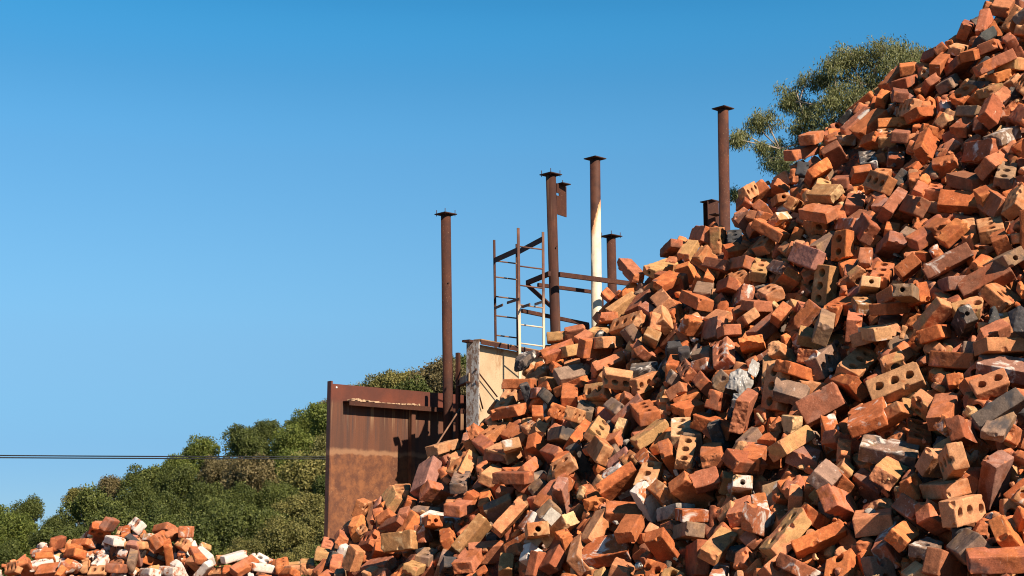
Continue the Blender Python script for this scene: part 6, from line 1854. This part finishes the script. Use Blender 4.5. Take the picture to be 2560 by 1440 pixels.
pd = (P1 - P0).normalized(); pn = Vector((pd.y, -pd.x, 0)); PY = math.atan2(pd.y, pd.x); PL = (P1 - P0).length + 0.4
on_p = lambda t, z, out=0.0: P0 + pd * t + pn * out + Vector((0, 0, z))
pw = empty('cream_panel', P0); tag(pw, 'cream steel panel with a rusty top flange and flaking white end, below the ladder', 'panel')
MB().box(on_p(PL / 2 + 0.02, PZ / 2 - 0.03), (PL, 0.02, PZ - 0.06), PY).build('sheet', mat_cream(), pw)
MB().box(on_p(PL / 2 + 0.02, PZ - 0.008, 0.045), (PL, 0.13, 0.016), PY).build('top_flange', mat_rust('rusty_cream', (0.20, 0.10, 0.05), (0.33, 0.19, 0.09), (0.42, 0.26, 0.13)), pw, 0.003)
MB().box(on_p(PL / 2 + 0.02, PZ - 0.045, 0.104), (PL, 0.012, 0.055), PY).build('flange_lip', RUST, pw)
pc = on_p(-0.012, 0, 0)
MB().box(pc + Vector((0, 0, PZ / 2 - 0.01)), (0.024, 0.20, PZ - 0.03), PY).build('end_plate', mat_flaking(), pw, 0.003)
MB().box(on_p(-0.06, PZ - 0.03, -0.05), (0.10, 0.12, 0.03), PY).build('end_bracket', RUST, pw)
CREAMY = mat_rust('pale_flaked_steel', (0.20, 0.11, 0.06), (0.45, 0.31, 0.18), (0.55, 0.40, 0.25))
MB().tube(at(1189, 922, 18.53), at(1243, 992, 18.95), 0.010, n=8).build('brace_rod', RUST, pw)
MB().tube(at(1189, 952, 18.53), at(1207, 1022, 18.7), 0.010, n=8).build('brace_rod', RUST, pw)
sb = empty('beam_stub', at(1160, 948, 19.1)); tag(sb, 'short pale beam stub between the thin upright bar and cream panel', 'beam')
MB().bar(at(1149, 956, 19.6), at(1173, 943, 18.58), 0.012, 0.11).build('web', CREAMY, sb)
MB().bar(at(1149, 965, 19.6), at(1173, 955, 18.58), 0.09, 0.012).build('flange', RUST, sb)
tb = MB().bar(at(1146, 1100, 19.6) - Vector((0, 0, 1.6)), at(1145, 882, 19.6), 0.05, 0.05, Vector((0.85, -0.53, 0))).build('angle_bar', RUST)
tag(tb, 'thin rusty upright bar between the round post and cream panel', 'bar')
rb = MB().tube(at(1150, 1022, 18.9), at(1066, 1152, 17.9), 0.011, n=8).build('bent_rod', mat_rust('rod_rust', (0.13, 0.06, 0.035), (0.24, 0.12, 0.065), (0.34, 0.2, 0.12)))
tag(rb, 'thin rusty rod leaning diagonally in front of the steel wall', 'rod')

# ladder tower
ld = empty('ladder_tower', at(1297, 870, 19)); tag(ld, 'open rusty ladder tower of four uprights with rungs above the cream panel', 'ladder')
FADE = mat_rust('ladder_steel', (0.10, 0.045, 0.028), (0.20, 0.105, 0.06), (0.36, 0.24, 0.15))
def upright(ub, vb, ut, vt, Y, wpx, mat, Yt=None):
    p, q = at(ub, vb, Y), at(ut, vt, Yt or Y)
    p = p + (p - q) * (p.z / (q.z - p.z))      # carried down to the ground behind the heap
    MB().bar(p, q, wpx / FPX * Y, 0.022, Vector((0.3, -0.95, 0))).build('upright', mat, ld)
    return lambda v: at(ub + (ut - ub) * (vb - v) / (vb - vt), v, Y)
L1 = upright(1239, 856, 1235.5, 600, 20.1, 5.5, RUST)
L2 = upright(1294.5, 862, 1292, 610, 20.35, 6, RUST)
def mat_fade(z0, z1):
    t = NT('weathered_upright'); p = t.pos(); z = t.xyz(p)[2]
    r_ = t.mix(t.step(t.noise(p, 6, 5), 0.35, 0.65), (0.10, 0.042, 0.026), (0.17, 0.07, 0.038))
    c = t.mix(t.step(t.math('ADD', z, t.math('MULTIPLY', t.noise(p, 7, 3), 0.5)), z0, z1, True), r_, (0.60, 0.45, 0.30))
    return t.done(c, 0.75, t.noise(p, 50, 3), 0.2, 0.005)
zf = at(1297, 770, 18.9).z
FADE2 = mat_fade(zf, zf + 0.5)
R1 = upright(1300, 950, 1295.5, 570, 18.9, 6.5, FADE2)
R2 = upright(1359.5, 868, 1357.5, 580, 19.1, 6, FADE2)
for k, v in enumerate((652, 692, 741, 789, 838)): MB().tube(L1(v), L2(v + 7), 0.011, n=8).build('rung', FADE, ld)
for k, v in enumerate((616, 665, 713, 762, 811, 858)): MB().tube(R1(v), R2(v + 8), 0.0105, n=8).build('rung', FADE2, ld)
MB().bar(L1(651), R1(624), 0.014, 0.075).build('top_rail', RUST, ld)
MB().bar(L2(632), R2(597), 0.014, 0.075).build('top_rail', RUST, ld)
for (u0, v0, u1, v1, Y) in ((1236, 771, 1257, 762, 20.0), (1268, 757, 1300, 747, 18.9), (1304, 768, 1325, 761, 18.9), (1337, 761, 1358, 754, 19.1)):
    MB().bar(at(u0, v0, Y), at(u1, v1, Y - 0.5), 0.012, 0.035).build('bracket', FADE2 if u0 > 1330 else FADE, ld)

# handrail frame
hf = empty('rail_frame', at(1400, 700, 20.2)); tag(hf, 'rusty angle iron rail frame running between ladder and half cream post', 'frame')
def rail(p, q, h=0.065, mat=RUST): MB().bar(p, q, 0.045, h).build('rail', mat, hf)
rail(at(1398, 686, 19.3), at(1590, 711, 20.1))
rail(at(1318, 707, 20.1), at(1374, 684, 19.35))
rail(at(1345, 712, 20.1), at(1505, 733, 20.7), 0.05)
rail(at(1318, 712, 20.1), at(1378, 766, 19.8), 0.05)
rail(at(1305, 777, 19.3), at(1470, 811, 20.5), 0.05)
def leg(u, v, Y):
    q = at(u, v, Y); MB().box(Vector((q.x, q.y, q.z / 2)), (0.05, 0.05, q.z), YAW).build('leg', RUST, hf)
leg(1586, 711, 20.1); leg(1503, 734, 20.75); leg(1468, 811, 20.5)

# ------------------------------------------------------------------ cables
CAB = mat_plain('black_cable', (0.012, 0.012, 0.013), (0.02, 0.02, 0.02), 0.6)
for v0, v1, lab in ((1138.6, 1142.5, 'upper black overhead cable crossing in front of the wooded hill'), (1144, 1147.3, 'lower black overhead cable crossing in front of the wooded hill')):
    m = MB(); pts = []
    for i in range(25):
        t = i / 24; u = -500 + 1750 * t
        pts.append(at(u, v0 + (v1 - v0) * (u / 822) + 2.2 * math.sin(math.pi * t) - 1.6, 30))
    for a, b in zip(pts, pts[1:]): m.tube(a, b, 0.013, n=8, cap=False)
    tag(m.build('power_cable', CAB), lab, 'cable', 'overhead cables')

# ------------------------------------------------------------------ trees
def mat_leaf(name, dark, light, tip, trans=0.25, sc_=1.1):
    t = NT(name); p = t.pos()
    rnd = t.n('ShaderNodeObjectInfo').outputs['Random']
    lf = t.n('ShaderNodeAttribute', attribute_name='leaf').outputs['Fac']
    c = t.mix(t.step(t.noise(p, sc_, 3), 0.35, 0.65), dark, light)
    c = t.mix(t.math('MULTIPLY', t.step(lf, 0.78, 0.97), 0.7), c, tip)
    c = t.mix(0.34, c, t.mix(lf, (0.6, 0.6, 0.6), (1.4, 1.4, 1.35)), 'MULTIPLY')
    c = t.mix(0.6, c, t.mix(rnd, (0.72, 0.75, 0.7), (1.25, 1.2, 1.15)), 'MULTIPLY')
    t.done(c, 0.65, spec=0.3)
    tr = t.n('ShaderNodeBsdfTranslucent'); t.l(c, tr.inputs['Color'])
    mx = t.n('ShaderNodeMixShader'); mx.inputs[0].default_value = trans
    t.l(t.b.outputs[0], mx.inputs[1]); t.l(tr.outputs[0], mx.inputs[2])
    t.l(mx.outputs[0], t.t.nodes['Material Output'].inputs['Surface'])
    return t.m
def leaf_mesh(name, Cn, A, B, rg):         # diamond leaves: centres, half-length vectors, half-width vectors
    n = len(Cn)
    V = np.stack([Cn - A, Cn + B, Cn + A, Cn - B], 1).reshape(-1, 3)
    me = raw_mesh(name, V, np.arange(4 * n).reshape(n, 4))
    me.attributes.new('leaf', 'FLOAT', 'FACE').data.foreach_set('value', rg.random(n).astype(np.float32))
    return me
def unit(a): return a / np.maximum(np.linalg.norm(a, axis=1, keepdims=True), 1e-9)
def oak_crown(seed, n=15000, loose=1.0):
    rg = np.random.default_rng(seed)
    Bc = []
    for _ in range(34):
        d = unit(rg.normal(size=(1, 3)))[0]; d[2] = d[2] * 0.95 - 0.05 if rg.random() < 0.45 else abs(d[2])
        Bc.append((d * rg.uniform(0.40, 0.80) * np.array([1, 1, 0.95]), rg.uniform(0.20, 0.38)))
    k = rg.integers(0, len(Bc), n)
    c0 = np.array([b[0] for b in Bc])[k]; r0 = np.array([b[1] for b in Bc])[k]
    d = unit(rg.normal(size=(n, 3)) + np.array([0, 0, 0.35]))
    lump = 1 + 0.25 * np.sin(d[:, :1] * 9 + k[:, None]) * np.sin(d[:, 1:2] * 8 + k[:, None] * 2)
    Cn = c0 + d * (r0[:, None] * lump) * rg.uniform(0.72, 1.06 + 0.12 * loose, (n, 1))
    A = unit(rg.normal(size=(n, 3)) + 0.3 * d) * rg.uniform(0.026, 0.047, (n, 1))
    nn = unit(d + 0.55 * rg.normal(size=(n, 3)))
    B = unit(np.cross(A, nn)) * np.linalg.norm(A, axis=1, keepdims=True) * 0.62
    return leaf_mesh('crown', Cn, A, B, rg)
def oak_trunk(seed):
    rd = random.Random(seed); m = MB()
    top = Vector((rd.uniform(-.1, .1), rd.uniform(-.1, .1), -0.35))
    m.tube(Vector((0, 0, -1.75)), top, 0.10, 0.07, 8)
    for i in range(6):
        a = rd.uniform(0, 6.28); q = Vector((math.cos(a) * .5, math.sin(a) * .5, rd.uniform(0.0, .45)))
        mid = top.lerp(q, .5) + Vector((0, 0, -.06)); m.tube(top, mid, 0.055, 0.035, 6); m.tube(mid, q, 0.035, 0.012, 6)
    me = bpy.data.meshes.new('trunk'); m.bm.to_mesh(me); m.bm.free()
    return me
BARK = mat_plain('bark', (0.10, 0.075, 0.055), (0.19, 0.15, 0.12), 0.95, 8)
LEAF = {'dark': mat_leaf('leaf_dark_green', (0.060, 0.073, 0.014), (0.095, 0.109, 0.022), (0.161, 0.166, 0.042)),
        'green': mat_leaf('leaf_green', (0.081, 0.101, 0.017), (0.129, 0.153, 0.025), (0.219, 0.222, 0.052)),
        'olive': mat_leaf('leaf_olive', (0.120, 0.111, 0.028), (0.186, 0.162, 0.043), (0.278, 0.227, 0.075)),
        'brown': mat_leaf('leaf_brown', (0.129, 0.097, 0.037), (0.182, 0.139, 0.058), (0.260, 0.196, 0.095))}
WORD = {'dark': 'dark green', 'green': 'mid green', 'olive': 'olive green', 'brown': 'brownish'}
crowns = {k: [oak_crown(10 * i + j) for j in range(4)] for i, k in enumerate(LEAF)}
for k in crowns:
    for me in crowns[k]: me.materials.append(LEAF[k])
trunks = [oak_trunk(i) for i in range(4)]
for me in trunks: me.materials.append(BARK)
SPOTS = [(590, 1200, 'brown'), (640, 1375, 'olive'), (720, 1340, 'olive'), (790, 1290, 'olive'), (800, 1185, 'olive'), (690, 1395, 'brown'), (560, 1380, 'brown'), (775, 1370, 'olive'), (800, 1010, 'brown'), (780, 1090, 'green'),
         (285, 1200, 'brown'), (240, 1215, 'olive'), (930, 945, 'olive'), (1010, 945, 'olive'), (1075, 980, 'brown'), (20, 1280, 'dark'), (90, 1300, 'dark'), (20, 1340, 'green'), (150, 1380, 'dark'), (1120, 910, 'dark'), (740, 1230, 'green'), (700, 1190, 'green'),
         (650, 1060, 'dark'), (520, 1110, 'green'), (420, 1160, 'green'), (460, 1260, 'dark'), (600, 1300, 'dark'), (330, 1260, 'dark'), (690, 1270, 'dark')]
rd = random.Random(11)
ORD = 'first second third fourth fifth sixth seventh eighth ninth tenth eleventh twelfth thirteenth fourteenth fifteenth sixteenth seventeenth eighteenth nineteenth twentieth'.split()
TIER = ['along the hill skyline', 'just below the hill skyline', 'in the third tier down the hillside', 'in the fourth tier down the hillside', 'in the fifth tier down the hillside', 'in the sixth tier down the hillside', 'in the seventh tier down the hillside', 'in the bottom tier of the hillside']
rowdy = []
for row in range(8):
    u = -90 + (row % 2) * 45; items = []
    while u < (1190 if row < 2 else 900):
        rp = rd.uniform(50, 88) * (0.9 if row == 0 else 1)
        v = sky_v(u) + 46 + 58 * row + rd.uniform(-8, 10)
        if row == 0: v = sky_v(u) + rp * 0.98 + rd.uniform(-6, 14)
        if v < 1425 and not (u > 880 and v > 1030): items.append((u + rd.uniform(-14, 14), v, rp))
        u += rd.uniform(80, 106) if row else rd.uniform(62, 84)
    rowdy.append(items)
for row, items in enumerate(rowdy):
    seen = 0
    for u, v, rp in items:
        sv = sky_v(u); Y = 110 - 62 * min(1.0, max(0.0, (v - sv - 30) / (1415 - sv)))
        near_ = sorted((math.hypot(u - a, (v - b) * 1.2), k) for a, b, k in SPOTS)
        kind = near_[0][1] if near_[0][0] < 70 else rd.choice(['green', 'dark', 'dark', 'dark', 'olive'])
        Rr = rp / FPX * Y
        c = at(u, v, Y); j = rd.randrange(4)
        z0 = terrain(c.x, c.y); hgt = c.z - z0
        base = Vector((c.x, c.y, min(z0, c.z - 1.3 * Rr)))
        inframe = u > -60
        tr = empty('oak_tree', base)
        if inframe: seen += 1
        place = TIER[row]
        lab = f'{WORD[kind]} tree {place}, {ORD[seen - 1]} from left' if seen else '' if inframe else f'{WORD[kind]} tree {place}, cut by the left frame edge'
        tag(tr, lab, 'tree', 'trees on the hillside')
        for nm, me in (('crown', crowns[kind][j]), ('trunk', trunks[j])):
            q = bpy.data.objects.new(nm, me); C.objects.link(q); q.parent = tr
            q.location = c - base; q.rotation_euler = (0, 0, rd.uniform(0, 6.28))
            q.scale = (Rr * rd.uniform(0.9, 1.15), Rr, Rr * (rd.uniform(0.92, 1.12) if nm == 'crown' else (c.z - base.z) / 1.7 / 1.0))

# low brush between the trees
rg = np.random.default_rng(8); Cs, As, Bs = [], [], []
for _ in range(900):
    u, Y = rg.uniform(-150, 2100), rg.uniform(46, 112)
    X = (u - CX) / FPX * Y; z = terrain(X, Y); r = rg.uniform(0.7, 1.5)
    d = unit(rg.normal(size=(70, 3))); d[:, 2] = abs(d[:, 2])
    c_ = np.array([X, Y, z]) + d * np.array([r, r, r * 0.75]) * rg.uniform(0.8, 1.05, (70, 1))
    a_ = unit(rg.normal(size=(70, 3)) + 0.4 * d) * rg.uniform(0.10, 0.2, (70, 1)); b_ = unit(np.cross(a_, d + 0.6 * rg.normal(size=(70, 3)))) * 0.10
    Cs.append(c_); As.append(a_); Bs.append(b_)
tag(link_mesh('scrub', leaf_mesh('scrub', np.concatenate(Cs), np.concatenate(As), np.concatenate(Bs), rg), LEAF['dark']), 'low dark green brush covering the hillside between the trees', kind='stuff')

# gum tree
def gum_tree():
    Y0 = 60.0; rg = np.random.default_rng(3); rd = random.Random(5)
    Z = lambda x, y: (1700 + x / 2.88, 60 + y / 2.88)
    CL = [(440, 785, 62), (620, 690, 92), (560, 720, 60), (790, 490, 80), (930, 410, 62), (700, 880, 55), (740, 960, 70), (860, 740, 62), (905, 840, 62), (760, 560, 55), (830, 560, 60), (1090, 300, 85), (1180, 250, 80), (1240, 215, 90), (1310, 230, 70), (1160, 390, 100), (1060, 560, 75),
          (1000, 680, 75), (1460, 165, 100), (1390, 330, 120), (1560, 190, 90), (1640, 240, 100), (1700, 210, 70), (1500, 320, 110), (1300, 460, 120), (1180, 580, 90), (1240, 520, 80), (1110, 730, 80), (1000, 780, 62), (590, 885, 42), (655, 985, 50), (745, 1035, 42), (405, 830, 36), (950, 600, 60), (890, 640, 60), (1420, 480, 110), (1340, 590, 100), (405, 1215, 38), (1560, 420, 120), (1700, 330, 110), (1050, 380, 60), (1120, 470, 70)]
    pts = [(at(*Z(x, y), Y0 + rd.uniform(-1.0, 1.0)), r / 2.88 / FPX * Y0) for x, y, r in CL]
    hub = [at(*Z(x, y), Y0) for x, y in ((1500, 1250), (1420, 900), (1380, 640), (1300, 420), (1420, 300), (1560, 330), (1150, 760), (960, 780), (720, 900), (1120, 520), (860, 560), (800, 1050))]
    par = {1: 0, 2: 1, 3: 2, 4: 2, 5: 2, 6: 1, 7: 6, 8: 7, 9: 6, 10: 7, 11: 6}
    base = Vector((hub[0].x + 0.8, Y0, terrain(hub[0].x, Y0)))
    o = empty('gum_tree', base); tag(o, 'tall grey green gum tree with drooping leaves behind the crest of the heap', 'tree')
    tm = MB(); tm.tube(base, hub[0], 0.42, 0.26, 12)
    rad = {0: .26, 1: .20, 2: .14, 3: .09, 4: .09, 5: .09, 6: .10, 7: .07, 8: .045, 9: .06, 10: .05, 11: .045}
    tm.tube(hub[0], hub[1], .26, .20, 12)
    tm.build('trunk', BARK_G, o)
    lm = MB()
    for k, p in par.items():
        if k == 1: continue
        mid = hub[p].lerp(hub[k], .5) + Vector((rd.uniform(-.15, .15), rd.uniform(-.2, .2), rd.uniform(-.1, .15)))
        lm.tube(hub[p], mid, rad[p] * .7, (rad[p] * .6 + rad[k]) / 2, 8); lm.tube(mid, hub[k], (rad[p] * .6 + rad[k]) / 2, rad[k] * .8, 8)
    Cn, A, B = [], [], []
    for c, r in pts:
        h_ = min(range(len(hub)), key=lambda k: (hub[k] - c).length + (0 if hub[k].z < c.z + .4 else 1.0))
        if c.z < pts[0][0].z - 2.2:      # a low bough reaching out behind the heap
            rings = [hub[0], at(2060, 575, Y0 - .5), at(1880, 545, Y0), c]
            for k in range(3): lm.tube(rings[k], rings[k + 1], (.10, .06, .035)[k], (.06, .035, .014)[k], 6)
        else:
            mid = hub[h_].lerp(c, .55) + Vector((rd.uniform(-.12, .12), rd.uniform(-.2, .2), rd.uniform(-.15, .1)))
            lm.tube(hub[h_], mid, rad[h_] * .5, .032, 6); lm.tube(mid, c, .032, .016, 6)
        for s in range(int((19 + 24 * r / .6) * (1.0 if c.x > 9.5 else 0.62))):
            dd = unit(rg.normal(size=(1, 3)))[0]; e = np.array(c) + dd * r * rg.uniform(.35, 1.5) * np.array([1.1, 1.1, .75])
            if s < 12: lm.tube(c, Vector(e), .014, .006, 5, cap=False)
            n = int(rg.integers(16, 44)); sp = .13 + .10 * r
            q = e + rg.normal(size=(n, 3)) * np.array([sp, sp, sp * 1.25]) * .62 - np.array([0, 0, sp * .4])
            a = unit(np.array([0, 0, -1.0]) + rg.normal(size=(n, 3)) * .55) * rg.uniform(.06, .115, (n, 1))
            b = unit(np.cross(a, rg.normal(size=(n, 3)))) * rg.uniform(.014, .022, (n, 1))
            Cn.append(q + a); A.append(a); B.append(b)
    lm.build('limbs', BARK_G, o)
    me = leaf_mesh('crown', np.concatenate(Cn), np.concatenate(A), np.concatenate(B), rg)
    link_mesh('crown', me, mat_leaf('gum_leaf', (0.125, 0.132, 0.042), (0.195, 0.192, 0.066), (0.32, 0.30, 0.16), 0.3, 1.6), o)
BARK_G = mat_plain('gum_bark', (0.22, 0.16, 0.11), (0.36, 0.27, 0.19), 0.9, 6)
gum_tree()

# ------------------------------------------------------------------ litter caught in the heap
def surf(u, v, off=0.0):
    d_ = FPX / (-53.6225 + 0.19915 * u + 0.25744 * v) + off
    return Vector((0, 0, EYE)) + ray(u, v) * d_
def crumple(name, c, size, mat, seed, sub=5, amp=0.35, rotz=0.0):
    bm = bmesh.new(); bmesh.ops.create_icosphere(bm, subdivisions=sub, radius=1)
    for v in bm.verts:
        p = v.co.copy(); q = Vector((p.x * 2.6 + p.z * 0.8, p.y * 1.2, p.z * 0.9)) + Vector((seed, 0, 0))
        n1 = 1 - abs(noise.noise(q * 1.3)) * 2; n2 = 1 - abs(noise.noise(q * 3.1)) * 2; n3 = 1 - abs(noise.noise(q * 7)) * 2
        f = 1 + amp * (0.60 * n1 + 0.24 * n2 + 0.05 * n3)
        v.co = Matrix.Rotation(rotz, 3, 'Y') @ Vector((p.x * f * size[0], p.y * f * size[1], p.z * f * size[2]))
    me = bpy.data.meshes.new(name); bm.to_mesh(me); bm.free()
    o = link_mesh(name, me, mat); o.location = c
    return o
def mat_bag():
    t = NT('dirty_plastic_film'); p = t.pos()
    c = t.mix(t.step(t.noise(p, 16, 3), 0.4, 0.7), (0.50, 0.455, 0.40), (0.29, 0.24, 0.20))
    t.done(c, 0.3, t.noise(p, 45, 3, 0.5, 1.5), 0.25, 0.004, spec=0.5)
    tr = t.n('ShaderNodeBsdfTranslucent'); t.l(c, tr.inputs['Color'])
    mx = t.n('ShaderNodeMixShader'); mx.inputs[0].default_value = 0.35
    t.l(t.b.outputs[0], mx.inputs[1]); t.l(tr.outputs[0], mx.inputs[2]); t.l(mx.outputs[0], t.t.nodes['Material Output'].inputs['Surface'])
    return t.m
def film(name, c, w, h, seed, curl, tilt):      # a creased sheet of film hanging over a brick
    n = 44; V = []
    for j in range(n):
        for i in range(n):
            x, y = i / (n - 1) * 2 - 1, j / (n - 1) * 2 - 1
            q = Vector((x * 1.5 + y * 0.7 + seed, y * 0.9 - x * 0.3, seed * 0.7))
            fold = (1 - 2 * abs(noise.noise(q * 1.5))) * 0.24 + (1 - 2 * abs(noise.noise(q * 3.1))) * 0.07
            rag = 1 + 0.22 * noise.noise(Vector((math.atan2(y, x) * 1.6, seed, 0)))
            r = max(abs(x), abs(y)); k = rag * (1 if r < 1e-6 else r / math.hypot(x, y) * 0.55 + 0.45) if r else 1
            V.append((x * w * k, -curl * w * (1 - x * x * 0.9 - y * y * 0.5) - fold * w * 0.55, y * h * k))
    Fq = [(j * n + i, j * n + i + 1, (j + 1) * n + i + 1, (j + 1) * n + i) for j in range(n - 1) for i in range(n - 1)]
    o = link_mesh(name, raw_mesh(name, V, Fq), BAGM, smooth=True)
    o.location = c; o.rotation_euler = tilt
    so = o.modifiers.new('film', 'SOLIDIFY'); so.thickness = 0.0012
    return o
bag = empty('plastic_bag', surf(1865, 985, -0.03)); tag(bag, 'crumpled dirty white plastic bag caught between bricks mid heap', 'bag')
BAGM = mat_bag()
for nm, u, v, w_, h_, sd, cu, ti in (('bag_body', 1850, 957, 0.054, 0.056, 3, 0.5, (-0.35, 0.5, -0.2)), ('bag_fold', 1858, 1004, 0.054, 0.036, 9, 0.7, (0.2, 0.15, 0.1)), ('bag_flap', 1884, 922, 0.026, 0.050, 14, 0.25, (-0.5, 0.6, 0.3))):
    q = film(nm, surf(u, v, -0.10), w_, h_, sd, cu, ti); q.parent = bag; q.matrix_parent_inverse = Matrix.Translation(bag.location).inverted()
t = NT('crumpled_foil')
tag(crumple('foil_ball', surf(1597, 1416, -0.11), (0.015, 0.014, 0.016), t.done((0.32, 0.29, 0.25), 0.3, metal=1.0), 21, sub=3, amp=0.22), 'small crumpled silver foil ball near the bottom edge of the big heap', 'foil')
STICK = mat_plain('dry_wood', (0.32, 0.20, 0.10), (0.46, 0.31, 0.17))
tag(MB().bar(surf(1893, 1034, -0.07), surf(1907, 1054, -0.06), 0.012, 0.010).build('wood_splinter', STICK, bevel=0.002), 'pale wood splinter poking from the heap below the plastic bag', 'stick')
